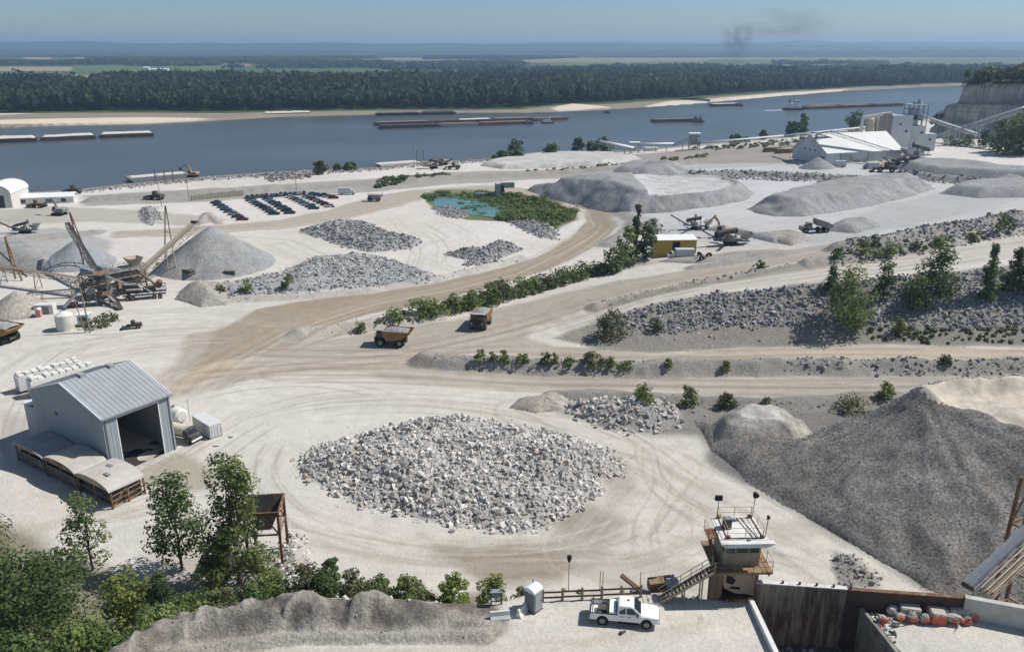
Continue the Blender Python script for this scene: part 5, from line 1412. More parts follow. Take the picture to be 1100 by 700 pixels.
m.build('panel', mat('buff_steel_plate', (.40, .30, .215), .8, var=.15, dirt=(.25, .16, .10), dirt_amt=.25), tw)
m = MB(); m.add([(-1.2, -.075, 1.55), (-.55, -.075, 1.3), (-.3, -.075, 1.75), (-.7, -.075, 2.2), (-1.15, -.075, 2.3)], [(0, 1, 2, 3, 4)])
m.add([(-.9, -.075, .9), (.2, -.075, .75), (.1, -.075, 1.0), (-.6, -.075, 1.15)], [(0, 1, 2, 3)])
m.build('hole', mat('dark_opening', (.03, .022, .018), .9), tw)
DZ = 3.2
m = MB(); m.box(-2.55, 2.6, -1.0, 4.1, DZ - .22, DZ)
for x in (-2.3, -.8, .8, 2.3): m.box(x - .08, x + .08, -.95, 4.0, DZ - .42, DZ - .2)
m.build('deck', M_RUSTT, tw)
m = MB(); m.box(-1.55, 1.65, 0, 3.4, DZ, DZ + 1.35); m.box(-1.55, 1.65, 0, 3.4, DZ + 2.35, DZ + 2.62)
for x in (-1.55, -.62, .56, 1.53):
    m.box(x, x + .12, 0, .12, DZ + 1.3, DZ + 2.4); m.box(x, x + .12, 3.28, 3.4, DZ + 1.3, DZ + 2.4)
for y in (1.1, 2.2):
    m.box(-1.55, -1.45, y, y + .12, DZ + 1.3, DZ + 2.4); m.box(1.55, 1.65, y, y + .12, DZ + 1.3, DZ + 2.4)
m.build('cabin', mat('cabin_tan_paint', (.36, .285, .205), .75, var=.25, dirt=(.20, .12, .075), dirt_amt=.45), tw)
for (a, b_) in ((-1.43, -.62), (-.50, .56), (.68, 1.53)):
    m = MB(); m.box(a, b_, .05, .09, DZ + 1.35, DZ + 2.35); m.build('window', M_GREENGL, tw)
for s, x in ((-1, -1.52), (1, 1.60)):
    for (a, b_) in ((.14, 1.1), (1.22, 2.2), (2.32, 3.26)):
        m = MB(); m.box(x - .02, x + .02, a, b_, DZ + 1.35, DZ + 2.35); m.build('window', M_GREENGL, tw)
RZ_ = DZ + 2.62
m = MB()   # roof with flared front visor
m.add([(-2.1, -.15, RZ_), (2.25, -.15, RZ_), (2.0, 3.75, RZ_), (-1.95, 3.75, RZ_), (-2.1, -.15, RZ_ + .14), (2.25, -.15, RZ_ + .14), (2.0, 3.75, RZ_ + .14), (-1.95, 3.75, RZ_ + .14)],
      [(3, 2, 1, 0), (4, 5, 6, 7), (0, 1, 5, 4), (1, 2, 6, 5), (2, 3, 7, 6), (3, 0, 4, 7)])
m.prism([(-2.1, RZ_ - .02), (-1.72, RZ_ - .28), (1.95, RZ_ - .28), (2.65, RZ_ + .1), (2.25, RZ_ + .12), (-2.1, RZ_ + .12)], -.75, -.153)
m.build('roof', mat('pale_roof_paint', (.66, .645, .62), .6, var=.15, scale=.8, dirt=(.38, .26, .18), dirt_amt=.28), tw)
def rails(m, pts, h, n=2, t=.035, posts=True):
    for a, b_ in zip(pts[:-1], pts[1:]):
        a, b_ = Vector(a), Vector(b_)
        for k in range(1, n + 1): m.bar(a + Vector((0, 0, h * k / n)), b_ + Vector((0, 0, h * k / n)), t)
        q = max(1, int((b_ - a).length / 1.5))
        for i in range(q + 1): p = a.lerp(b_, i / q); m.bar(p, p + Vector((0, 0, h)), t * 1.2)
m = MB(); z = RZ_ + .14
rails(m, [(-1.4, .1, z), (1.8, .1, z), (1.75, 3.6, z), (-1.35, 3.6, z), (-1.4, .1, z)], 1.05)
m.build('roof_railing', mat('railing_cream', (.44, .36, .28), .7, var=.3), tw)
m = MB()
for x, y in ((-1.3, .15), (1.7, .15), (1.6, 3.5), (-1.25, 3.5)): m.box(x - .16, x + .16, y - .14, y + .14, z, z + .26)
m.bar((-1.35, .1, z + .05), (1.8, .1, z + .05), .07); m.bar((-1.4, .1, z + .05), (-1.3, 3.5, z + .05), .07); m.bar((1.3, .1, z + .03), (.7, 3.5, z + .03), .05); m.bar((1.8, .1, z + .05), (1.7, 3.5, z + .05), .07); m.bar((.9, .1, z + .03), (.35, 3.5, z + .03), .05)
m.build('roof_beam', M_RUST, tw)
m = MB(); rails(m, [(-2.5, -.95, DZ), (2.55, -.95, DZ), (2.55, 4.0, DZ)], 1.05); m.build('deck_railing', M_RUSTT, tw)
m = MB(); m.box(-.35, .35, -.35, .35, 0, .95); ac = m.build('air_conditioner', M_DARK, tw, bevel=.05, loc=(-.95, 1.9, z))
m = MB(); m.cyl((0, 0, .952), (0, 0, .975), .27, n=18); m.build('fan_grille', M_GREY, ac)
m = MB()   # steep ladder from deck to roof with a small landing
for y in (.5, 1.25): m.bar((-2.25, y, DZ), (-2.75, y, RZ_), .09, .14)
for k in range(10): t_ = (k + .5) / 10; m.box(-2.25 - .5 * t_ - .13, -2.25 - .5 * t_ + .13, .5, 1.25, DZ + 2.6 * t_, DZ + 2.6 * t_ + .04)
m.box(-3.0, -2.0, .3, 1.9, RZ_ - .05, RZ_ + .02)
rails(m, [(-3.0, .35, RZ_), (-3.0, 1.85, RZ_)], 1.05); rails(m, [(-2.15, .35, RZ_), (-3.0, .35, RZ_)], 1.05)
m.build('ladder', M_RUST, tw)
for x, y, hh, big_ in ((-1.42, 3.45, 1.9, 1), (1.85, 3.55, 2.1, 1), (2.0, .25, 1.8, 0)):
    lp = empty('flood_light', (0, 0, 0)); lp.parent = tw
    lp.name = 'flood_light'
    m = MB(); m.cyl((x, y, z), (x + (.12 if x > 0 else 0), y, z + hh), .035, n=8); m.cyl((x + .1 * (x > 0) - .16, y, z + hh), (x + .1 * (x > 0) + .16, y, z + hh), .03, n=6)
    bpy.data.objects.remove(lp)
    fl = m.build('flood_light', M_DARK, tw)
    s = .30 if big_ else .17
    m = MB(); cx_ = x + .1 * (x > 0)
    m.cyl((cx_, y - s * .8, z + hh + .22), (cx_, y + s * .5, z + hh + .32), s, s * .6, n=12) if x > 0 else m.box(cx_ - s * 1.1, cx_ + s * 1.1, y - .12, y + .12, z + hh - .02, z + hh + .44)
    m.build('lamp_head', M_BLACK, fl)

# stairs up to the deck: a part of the tower
m = MB()
s0, s1 = Vector((TX - 7.15, TY - .62, PADZ)), Vector((TX - 2.5, TY - .45, PADZ + DZ))
st = empty('steel_stairs', s0, 0, 'tan steel stairs with handrails rising from the pad to the tower deck', 'stairs')
dv = s1 - s0
m = MB()
for y in (-.45, .45): m.bar((0, y, .05), (dv.x, y + dv.y, dv.z + .0), .08, .26)
m.build('stringer', M_TANST, st)
m = MB()
for k in range(15):
    t_ = (k + .5) / 15; m.box(dv.x * t_ - .14, dv.x * t_ + .14, dv.y * t_ - .42, dv.y * t_ + .42, dv.z * t_, dv.z * t_ + .05)
m.build('tread', M_RUSTT, st)
m = MB()
for y in (-.45, .45):
    for h in (.5, 1.0): m.bar((0, y, h), (dv.x, y + dv.y, dv.z + h), .045)
    for k in range(6):
        q = k / 5; m.bar((dv.x * q, y + dv.y * q, dv.z * q), (dv.x * q, y + dv.y * q, dv.z * q + 1.0), .05)
m.build('handrail', M_TANST, st)
m = MB()
for q in (.45, .78):
    for y in (-.4, .4): m.bar((dv.x * q, y, -.2), (dv.x * q, y, dv.z * q), .12)
m.build('post', M_TANST, st)

# things under and behind the stairs
def thing_mesh(m, name, mt, label, cat, loc=(0, 0, 0), rz=0, bevel=0, group=None):
    o = m.build(name, mt, None, bevel); o.location = loc; o.rotation_euler = (0, 0, rz)
    return setp(o, label, cat, group)
b0 = W(712, 638, PADZ)
m = MB(); m.prism([(-1.1, 0), (1.1, 0), (1.1, 1.1), (-1.1, .95)], -.5, .6)
o = thing_mesh(m, 'steel_bin', M_RUSTT, 'brown steel bin standing behind the foot of the stairs', 'bin', (b0.x, b0.y + 1.3, PADZ - .4), .1, .02)
m = MB()
for k in range(4): m.box(-1.1, 1.1, -.53, -.503, .15 + .22 * k, .2 + .22 * k)
m.build('rib', M_RUST, o)
a_, b_ = W(667, 617, PADZ + .8), W(688, 634, PADZ - .2)
m = MB(); m.bar((0, 0, 0), b_ - a_, .5, .16); thing_mesh(m, 'timber_beam', M_WOODD, 'dark sloping timber beam leaning behind the right end of the fence', 'beam', a_)
m = MB(); q = W(690, 633, PADZ)
m.prism([(-.9, 0), (.7, 0), (.9, .45), (.2, .7), (-.8, .6)], -.5, .6); thing_mesh(m, 'machine_housing', M_GREY, 'dark blue grey steel housing lying at the right end of the wooden fence', 'machine housing', (q.x, q.y + .8, hgt(q.x, q.y + .8)), .2, .03)
q = W(722, 628, PADZ + .6)
m = MB(); m.box(-.5, .5, -.3, .3, 0, .6); m.box(-.12, .12, -.1, .1, .6, 1.1); thing_mesh(m, 'control_box', mat('pale_blue_box', (.35, .40, .44), .5, var=.2), 'pale blue grey control box on a post behind the stairs', 'control box', (q.x, q.y, q.z), .2, .02)
m = MB(); m.box(-.06, .06, -.06, .06, -3, 0); o2 = m.build('post', M_RUST, SC.objects.get('control_box'))

# wooden fence
f0, f1 = W(583, 646, PADZ), W(688, 641, PADZ)
fe = empty('wooden_fence', f0, math.atan2(f1.y - f0.y, f1.x - f0.x), 'weathered two rail wooden fence along the edge of the pad behind the pickup', 'fence')
Lf = (f1 - f0).length
for i in range(6):
    x = Lf * i / 5
    m = MB(); m.box(x - .1, x + .1, -.1, .1, -.4, 1.3 + .05 * (i % 2)); m.build('post', M_WOOD, fe)
    if i < 5:
        for z0 in (.45, 1.0):
            m = MB(); m.bar((x + .1, -.02, z0 + .02 * (i % 2)), (x + Lf / 5 - .1, -.02, z0 - .03 * ((i + 1) % 2)), .06, .17); m.build('rail', M_WOODD, fe)
for i, (px, lb) in enumerate(((646, 'thin dark post beyond the third bay of the fence'), (649, 'thin dark post twin of the one beyond the third fence bay, slightly right'), (690, 'thin pole behind the machine housing'))):
    q = W(px, 634, PADZ); m = MB(); m.cyl((0, 0, -1), (0, 0, 1.7), .035, n=6); thing_mesh(m, 'pole', M_DARK, lb, 'pole', (q.x, q.y + 1.2, PADZ - .5), group='thin poles behind the fence')
# light mast
q = W(611, 633, PADZ - .2)
lm = empty('light_mast', (q.x, q.y + .3, PADZ - .6), 0, 'slim light mast with one dark lamp standing behind the wooden fence', 'light mast')
m = MB(); m.cyl((0, 0, -.5), (0, 0, 3.5), .04, n=8); m.build('mast', M_GREY, lm)
m = MB(); m.box(-.2, .2, -.15, .15, 3.45, 3.85); m.box(-.12, .12, -.18, .1, 3.25, 3.45); m.build('lamp_head', M_BLACK, lm, .03)

# portable toilet
q = W(573, 655.5, PADZ)
pt = empty('portable_toilet', (q.x, q.y + .2, hgt(q.x, q.y)), R(48), 'grey portable toilet with a white domed roof at the left end of the fence', 'portable toilet')
m = MB(); m.box(-.56, .56, -.56, .56, .06, 2.0); m.build('cabin', mat('grey_plastic', (.17, .185, .195), .5, var=.12), pt, .03)
m = MB(); m.box(-.62, .62, -.62, .62, 0, .07); m.build('skid', M_DARK, pt)
m = MB()
prof = [(-.6, 2.0)] + [(.6 * math.sin(a), 2.0 + .12 + .3 * math.cos(a)) for a in np.linspace(-1.45, 1.45, 11)] + [(.6, 2.0)]
m.prism(prof, -.6, .6, 'x'); m.build('roof', mat('white_plastic', (.74, .76, .76), .4, var=.05), pt)
m = MB(); m.box(-.42, .42, -.60, -.565, .12, 1.9); d_ = m.build('door', mat('light_grey_plastic', (.30, .32, .335), .5, var=.1), pt, .01)
m = MB(); m.box(.28, .36, -.63, -.603, .95, 1.1); m.build('handle', M_BLACK, d_)
m = MB(); m.cyl((.45, .45, 2.0), (.45, .45, 2.65), .05, n=8); m.build('vent_pipe', M_DARK, pt)
# barriers
def jersey(px, py, L, rz, label):
    q = W(px, py, PADZ); m = MB()
    m.prism([(-.32, 0), (.32, 0), (.3, .12), (.14, .38), (.1, .8), (-.1, .8), (-.14, .38), (-.3, .12)], -L / 2, L / 2)
    return thing_mesh(m, 'concrete_barrier', mat('pale_concrete', (.62, .62, .58), .85, var=.15, scale=1.5), label, 'barrier', (q.x, q.y, hgt(q.x, q.y) - .02), rz, .03, 'short concrete barriers by the portable toilet')
jersey(561, 659, 1.5, R(-30), 'whitish concrete barrier block in the shade of the portable toilet')
jersey(537, 665, 1.7, R(-82), 'whitish concrete barrier block lying further left beside the berm end')
# notice frame
q = W(533, 649.5, PADZ)
nf_ = empty('notice_frame', (q.x, q.y, hgt(q.x, q.y)), .05, 'grey board on two legs at the right end of the tailings berm', 'notice board')
m = MB(); m.box(-.5, .5, -.04, .04, .75, 1.35); m.box(-.55, .55, -.25, .3, 1.35, 1.42); m.build('board', M_GREY, nf_, .01)
for x in (-.45, .45):
    m = MB(); m.box(x - .06, x + .06, -.06, .06, -.2, 1.6); m.build('leg', M_DARK, nf_)
m = MB(); m.box(-.4, .4, -.03, .03, .3, .38); m.build('brace', M_DARK, nf_)
q = W(679, 682, PADZ); m = MB(); m.prism([(-.2, 0), (.2, 0), (.12, .22), (-.1, .16)], -.12, .14); thing_mesh(m, 'wheel_chock', M_DARK, 'small dark wheel chock on the pad in front of the pickup', 'wheel chock', (q.x - .9, q.y + .25, hgt(q.x, q.y)), .6)

# ------------------------------------------------------------------ feed pit: back wall, side walls, curb
wl = Vector((21.75, 62.35, 0)); wr = Vector((39.1, 60.25, 0))
wd = (wr - wl).normalized(); wang = math.atan2(wd.y, wd.x); WL = (wr - wl).length
bw = empty('back_wall', (wl.x, wl.y, 0), wang, 'long dark stained steel and concrete wall with a pale top edge behind the feed pit', 'wall')
WALLM = mat('rust_streaked_plate', (.135, .085, .055), .8, var=.5, scale=2.2, dirt=(.34, .275, .215), dirt_amt=.6, bump=.6, zst=.12)
m = MB(); m.box(0, WL * .44, 0, .3, 8.0, 18.98); m.build('panel', WALLM, bw)
m = MB(); m.box(WL * .44, WL, .02, .28, 8.0, 18.93); m.build('panel', mat('dark_brown_plate', (.085, .058, .045), .8, var=.35, scale=1), bw)
m = MB()
for k in range(16): m.box(WL * .44 * (k + .5) / 16 - .05, WL * .44 * (k + .5) / 16 + .05, -.07, -.003, 15.9, 18.9)
m.box(0, WL * .44, -.06, -.003, 15.5, 15.62)
m.build('rib', WALLM, bw)
m = MB(); m.box(-.1, WL * .44, -.15, .35, 18.985, 19.07); m.build('cap', mat('pale_cap', (.62, .60, .57), .7, var=.2, dirt=(.3, .24, .2), dirt_amt=.25), bw)
m = MB(); m.box(WL * .44 + .02, WL, -.12, .32, 18.935, 19.0); m.build('cap', M_RUST, bw)
for k in range(5):
    m = MB(); m.cyl((2.2 + 1.45 * k, .1, 19.07), (2.2 + 1.45 * k, .1, 19.3), .11, n=8); m.build('bollard', M_DARK, bw)
# pit side walls
def slab(name, a, b_, th, z0, z1, mt, label=None, cat=None, bevel=.03):
    a, b_ = Vector((a[0], a[1], 0)), Vector((b_[0], b_[1], 0)); d = b_ - a
    m = MB(); m.box(0, d.length, 0, th, z0, z1)
    o = m.build(name, mt, None, bevel); o.location = a; o.rotation_euler = (0, 0, math.atan2(d.y, d.x))
    return setp(o, label, cat)
slab('pit_wall', (PIT_L0.x - .02, PIT_L0.y - .1), (PIT_L1.x, PIT_L1.y), -.35, 11, PADZ + .10, M_CONCD, 'stained concrete side wall on the left of the feed pit', 'wall')
slab('pit_wall', (PIT_R1.x, PIT_R1.y), (PIT_R0.x, PIT_R0.y + .25), -.32, 11, PADZ + .16, mat('worn_concrete', (.27, .25, .225), .9, var=.4, scale=.8, dirt=(.16, .13, .11), dirt_amt=.45, bump=.5), 'worn concrete side wall on the right of the feed pit', 'wall')
ld = _ld; off = Vector((-ld.y, ld.x, 0)) * -.0
slab('concrete_curb', (PIT_L0.x - .62, PIT_L0.y + .1), (PIT_L1.x - .62, PIT_L1.y), .42, PADZ - .2, PADZ + .55, mat('white_curb', (.66, .65, .62), .8, var=.1), 'white concrete curb beam running along the left side of the feed pit', 'curb')
# concrete beam to the right of the wall
slab('concrete_wall', (39.15, 60.5), (47.5, 57.6), -.55, 8.5, 19.15, M_CONC, 'pale topped concrete wall at the right end of the dark back wall', 'wall')

# painted blocks on the right of the pit
bm_ = new_mat('painted_block'); pbm, t, b = bm_
N, L = t.nodes.new, t.links.new
tc = N('ShaderNodeTexCoord'); sx_ = N('ShaderNodeSeparateXYZ'); L(tc.outputs['Object'], sx_.inputs[0])
n = N('ShaderNodeTexNoise'); n.inputs['Scale'].default_value = 2.2; n.inputs['Detail'].default_value = 6; L(tc.outputs['Object'], n.inputs['Vector'])
ad = N('ShaderNodeMath'); ad.operation = 'ADD'; L(sx_.outputs[1], ad.inputs[0]); 
m2_ = N('ShaderNodeMath'); m2_.operation = 'MULTIPLY_ADD'; L(n.outputs['Fac'], m2_.inputs[0]); m2_.inputs[1].default_value = 1.5; m2_.inputs[2].default_value = -.42; L(m2_.outputs[0], ad.inputs[1])
zt_ = N('ShaderNodeMath'); zt_.operation = 'MULTIPLY_ADD'; L(sx_.outputs[2], zt_.inputs[0]); zt_.inputs[1].default_value = .55; zt_.inputs[2].default_value = -.42; a2_ = N('ShaderNodeMath'); a2_.operation = 'ADD'; L(ad.outputs[0], a2_.inputs[0]); L(zt_.outputs[0], a2_.inputs[1])
mr = N('ShaderNodeMapRange'); mr.inputs['From Min'].default_value = -.05; mr.inputs['From Max'].default_value = .08; L(a2_.outputs[0], mr.inputs['Value'])
mx = N('ShaderNodeMix'); mx.data_type = 'RGBA'; L(mr.outputs[0], mx.inputs['Factor']); mx.inputs['A'].default_value = (.56, .135, .075, 1); mx.inputs['B'].default_value = (.40, .375, .335, 1)
L(mx.outputs['Result'], b.inputs['Base Color']); b.inputs['Roughness'].default_value = .85
BLK = stone_mat('block_stone', (.36, .34, .31), (.5, .475, .43))
def block(px, py, w, d, h, painted, boxy, label, seed):
    q = W(px, py, PADZ); r = random.Random(seed)
    bm = bmesh.new()
    if boxy:
        for z in (0, 1):
            for x, y in ((-1, -1), (1, -1), (1, 1), (-1, 1)): bm.verts.new((x * w / 2 * r.uniform(.93, 1.02), y * d / 2 * r.uniform(.93, 1.02), z * h * r.uniform(.95, 1.02)))
    else:
        for k in range(16):
            v = Vector((r.gauss(0, 1), r.gauss(0, 1), r.gauss(0, 1))).normalized()
            bm.verts.new((v.x * w / 2, v.y * d / 2, h * .45 + v.z * h * .52))
    rs = bmesh.ops.convex_hull(bm, input=bm.verts[:]); bmesh.ops.delete(bm, geom=[v for v in bm.verts if not v.link_faces], context='VERTS')
    bmesh.ops.bevel(bm, geom=bm.edges[:], offset=.07, segments=2, affect='EDGES')
    me = bpy.data.meshes.new('b'); bm.to_mesh(me); bm.free()
    me.materials.append(pbm if painted else BLK)
    a = me.attributes.new('rnd', 'FLOAT', 'POINT'); a.data.foreach_set('value', [r.random()] * len(me.vertices))
    o = bpy.data.objects.new('stone_block', me); COL.objects.link(o); o.location = (q.x, q.y, hgt(q.x, q.y) - .03); o.rotation_euler = (0, 0, r.uniform(-.25, .25))
    setp(o, label, 'block', 'stone and concrete blocks lined up beside the pit')
for i, (px, py, w, d, h, pn, bx, lb) in enumerate([(947, 669, 1.25, 1.0, .95, 1, 0, 'boulder with an orange red face, leftmost of the front row of blocks'), (961, 672, .8, .7, .55, 0, 0, 'small grey stone between the first two painted boulders'), (966, 666.5, .95, .9, 1.0, 1, 0, 'narrow boulder with red paint, second in the front row'),
        (980, 667.5, 1.15, 1.0, 1.15, 1, 0, 'red streaked boulder, third in the front row'), (993, 669, 1.05, 1.0, 1.15, 1, 0, 'almost wholly red boulder, fourth in the front row'), (1006, 668, 1.25, 1.0, 1.15, 1, 1, 'squarish block with a faded red face, fifth in the front row'),
        (1023, 671, 1.7, 1.2, 1.15, 1, 0, 'largest boulder with salmon red paint, in the right part of the front row'), (1038, 671, 1.2, .9, .95, 1, 0, 'red boulder just right of the largest painted one'), (1045, 666, 1.1, .9, 1.0, 1, 0, 'salmon red boulder at the right end of the row'),
        (958, 659, 1.2, 1.1, 1.2, 0, 0, 'round pale boulder, leftmost of the back row'), (976, 660, 1.75, 1.0, 1.1, 0, 1, 'long pale concrete block behind the third painted boulder'), (1005, 660, 1.75, 1.0, 1.15, 0, 1, 'long pale concrete block in the middle of the back row'),
        (1028, 662, 1.6, 1.0, 1.15, 0, 1, 'pale concrete block at the right end of the back row'), (1018, 657, .8, .6, .8, 0, 0, 'small grey stone behind the gap of the back row')]):
    block(px, py, w, d, h, pn, bx, lb, 30 + i)
rr_ = np.random.default_rng(8); 
scatter('rubble_corner', [(PIT_R0.x + .3, 61.1), (PIT_R0.x + 2.6, 61.0), (PIT_R0.x + 3.0, 60.0), (PIT_R0.x + .7, 59.4)], .42, (.3, .8), ST_PALE, 'loose grey stones at the corner of pit wall and back wall', seed=41, world=True)

# ------------------------------------------------------------------ conveyor builder
def conveyor(p0, p1, w, name, label, frame=M_TANST, belt=M_BELT, deep=1.0, legs=(), group=None, cover=None, head=True, leg_m=None, bay=None, parts=True, floorf=None):
    """inclined belt conveyor: legs = fractions along it"""
    p0, p1 = Vector(p0), Vector(p1); d = p1 - p0
    rz = math.atan2(d.y, d.x); hl = math.hypot(d.x, d.y); dz = d.z; Ln = d.length
    r = empty(name, p0, rz, label, 'conveyor', group)
    Mx = Matrix.Rotation(-math.atan2(dz, hl), 4, 'Y')
    T = lambda x, y, z: Mx @ Vector((x, y, z))
    m = MB(); bay = bay or max(1.2, deep * 1.2); n = max(2, int(Ln / bay)); th = max(.07, w * .07)
    for s in (-1, 1):
        for z in (0, -deep): m.bar(T(0, s * w / 2, z), T(Ln, s * w / 2, z), th)
        for i in range(n + 1): m.bar(T(Ln * i / n, s * w / 2, 0), T(Ln * i / n, s * w / 2, -deep), th * .7)
        for i in range(n):
            a, b_ = (0, -deep) if i % 2 else (-deep, 0)
            m.bar(T(Ln * i / n, s * w / 2, a), T(Ln * (i + 1) / n, s * w / 2, b_), th * .7)
    for i in range(0, n + 1, 2): m.bar(T(Ln * i / n, -w / 2, -deep), T(Ln * i / n, w / 2, -deep), th * .7)
    m.build('frame', frame, r)
    m = MB(); wb = w * .42
    for x0, x1 in ((.1, Ln - .1),):
        vs = [T(x, y, z) for x in (x0, x1) for y, z in ((-wb, .22), (-wb * .5, .06), (wb * .5, .06), (wb, .22), (wb, .18), (wb * .5, .02), (-wb * .5, .02), (-wb, .18))]
        m.add(vs, [tuple(range(8)), tuple(range(15, 7, -1))] + [(i, (i + 1) % 8, (i + 1) % 8 + 8, i + 8) for i in range(8)])
    m.build('belt', belt, r)
    if cover:
        m = MB(); ar = [(w * .56 * math.cos(a), .25 + w * .45 * math.sin(a)) for a in np.linspace(0, math.pi, 9)]
        vs = [T(x, y, z) for x in (Ln * .01, Ln * .99) for y, z in ar]; k = len(ar)
        m.add(vs, [(i, i + 1, i + 1 + k, i + k) for i in range(k - 1)] + [tuple(range(k)), tuple(range(2 * k - 1, k - 1, -1))], True)
        m.build('cover', cover, r)
    if head:
        for x in (0, Ln):
            m = MB(); m.cyl(T(x, -w * .45, -.05), T(x, w * .45, -.05), w * .22, n=10); m.build('pulley', M_DARK, r)
    for fr in legs:
        c_ = T(Ln * fr, 0, -deep); wx_ = p0 + Matrix.Rotation(rz, 4, 'Z') @ c_
        gz = (floorf or hgt)(wx_.x, wx_.y) - p0.z
        m = MB(); sp = (c_.z - gz) * .10
        for s in (-1, 1):
            m.bar(c_ + Vector((0, s * w / 2, 0)), (c_.x, s * (w / 2 + sp), gz - .3), th * 1.6)
        q = max(1, int((c_.z - gz) / 4))
        for i in range(q):
            a, b_ = c_.z - (c_.z - gz) * i / q, c_.z - (c_.z - gz) * (i + 1) / q
            m.bar((c_.x, -(w / 2 + sp * i / q), a), (c_.x, w / 2 + sp * (i + 1) / q, b_), th * .8)
            m.bar((c_.x, -(w / 2 + sp * (i + 1) / q), b_), (c_.x, w / 2 + sp * (i + 1) / q, b_), th * .8)
        m.build('trestle', leg_m or frame, r)
    return r
conveyor((40.2, 61.9, 19.0), (58.5, 72.2, 27.2), 1.15, 'belt_conveyor', 'blue grey belt conveyor climbing away from the right end of the back wall', M_GREY, mat('blue_grey_belt', (.17, .19, .215), .7, var=.15), .5, (.75,))
wk = conveyor((41.6, 61.3, 18.5), (60.0, 71.4, 26.7), .8, 'walkway', 'tan walkway with pale rails running beside the right hand conveyor', M_TANST, M_WOOD, .35, (), head=False); wk['category'] = 'walkway'
m = MB()
for k in range(3): m.bar((-.2 + .1 * k, .45 - .45 * k, .55), (21.3, .45 - .45 * k, 9.4), .1)
m.build('handrail', mat('pale_rail', (.55, .48, .36), .7), wk)
tr_ = empty('steel_trestle', (52.3, 72.4, 0), R(28), 'rusty brown steel frame at the right edge above the conveyor', 'steel frame')
gz = hpile(52.3, 72.4)
for x in (-.9, 1.8):
    for y in (-1.6, 1.6):
        m = MB(); m.bar((x - .5, y * 1.1, gz - .5), (x, y, 23.4), .3); m.build('leg', M_RUST, tr_)
m = MB()
for z0 in (8.2, 13.2, 18.2):
    for y in (-1.6, 1.6): m.bar((-.95, y, z0), (1.8, y, z0), .2); m.bar((-.95, y, z0), (1.8, y, z0 + 5), .16)
    for x in (-.95, 1.8): m.bar((x, -1.6, z0), (x, 1.6, z0), .2)
m.build('brace', M_RUSTT, tr_)

# ------------------------------------------------------------------ elevated steel hopper at the left
q = W(304, 608, 0)
hp = empty('steel_hopper', (q.x, q.y, hgt(q.x, q.y)), R(6), 'open topped dark steel hopper on four rusty legs beside the tall cottonwood', 'hopper')
m = MB()   # open inverted pyramid, double skinned
def frus(m, x0, x1, y0, y1, z1, cx0, cx1, cy0, cy1, z0, t_=.12):
    o_ = [(x0, y0, z1), (x1, y0, z1), (x1, y1, z1), (x0, y1, z1), (cx0, cy0, z0), (cx1, cy0, z0), (cx1, cy1, z0), (cx0, cy1, z0)]
    i_ = [(x0 + t_, y0 + t_, z1), (x1 - t_, y0 + t_, z1), (x1 - t_, y1 - t_, z1), (x0 + t_, y1 - t_, z1), (cx0 + t_, cy0 + t_, z0), (cx1 - t_, cy0 + t_, z0), (cx1 - t_, cy1 - t_, z0), (cx0 + t_, cy1 - t_, z0)]
    m.add(o_ + i_, [(i, (i + 1) % 4, (i + 1) % 4 + 4, i + 4) for i in range(4)] + [(i + 8, i + 12, (i + 1) % 4 + 12, (i + 1) % 4 + 8) for i in range(4)] + [(i, i + 8, (i + 1) % 4 + 8, (i + 1) % 4) for i in range(4)] + [(i + 4, (i + 1) % 4 + 4, (i + 1) % 4 + 12, i + 12) for i in range(4)])
frus(m, -4.3, .1, -.1, 4.6, 7.6, -3.0, -1.3, 1.4, 3.0, 4.2)
m.build('bin', M_DARK, hp)
m = MB(); m.box(-4.4, .2, -.2, .0, 7.35, 7.62); m.box(-4.4, .2, 4.5, 4.7, 7.35, 7.62); m.box(-4.4, -4.2, 0, 4.5, 7.35, 7.62); m.box(0, .2, 0, 4.5, 7.35, 7.62); m.build('rim', M_RUST, hp)
for x in (-4.2, .0):
    for y in (0, 4.5):
        m = MB(); m.bar((x, y, -.3), (x, y, 7.4), .32); m.build('leg', M_RUST, hp)
m = MB()
for y in (0, 4.5): m.bar((-4.2, y, 4.3), (0, y, 4.3), .2); m.bar((-4.2, y, 4.3), (-2.1, y, 7.3), .16); m.bar((0, y, 4.3), (-2.1, y, 7.3), .16)
for x in (-4.2, 0): m.bar((x, 0, 4.3), (x, 4.5, 4.3), .2); m.bar((x, 0, 4.3), (x, 4.5, 7.3), .16)
m.build('brace', M_RUSTT, hp)

# ------------------------------------------------------------------ big shed and its neighbours
E1 = Vector((.557, .8305, 0)); E2 = Vector((-.8305, .557, 0)); SR = math.atan2(E1.y, E1.x)
A_ = W(119.8, 512.2, 0)
sh = empty('workshop_shed', (A_.x, A_.y, hgt(A_.x, A_.y) - .05), SR, 'tall blue grey metal workshop shed with a wide open doorway', 'shed')
FW, FD, EH, RH = 11.7, 21.0, 10.0, 13.5
tk = .18
m = MB()
for x0 in (0, FW - tk):      # gable ends: outline in (y,z)
    m.prism([(0, 0), (FD, 0), (FD, EH), (FD / 2, RH), (0, EH)], x0, x0 + tk, 'x')
m.box(tk, 2.35, 0, tk, 0, EH - .03); m.box(9.45, FW - tk, 0, tk, 0, EH - .03); m.box(2.35, 9.45, 0, tk, 9.35, EH - .03); m.box(tk, FW - tk, FD - tk, FD, 0, EH - .03)
for k in range(1, 20):
    if not 2.2 < k * .6 < 9.6: m.box(k * .6 - .03, k * .6 + .03, -.035, -.003, .02, EH - .05)
for k in range(1, 35):
    y = k * .6; zt_e = EH + (RH - EH) * (1 - abs(y - FD / 2) / (FD / 2)) - .08
    for xx in (-.035, FW + .003): m.box(xx, xx + .032, y - .03, y + .03, .02, zt_e)
m.build('wall', M_SHEDW, sh)
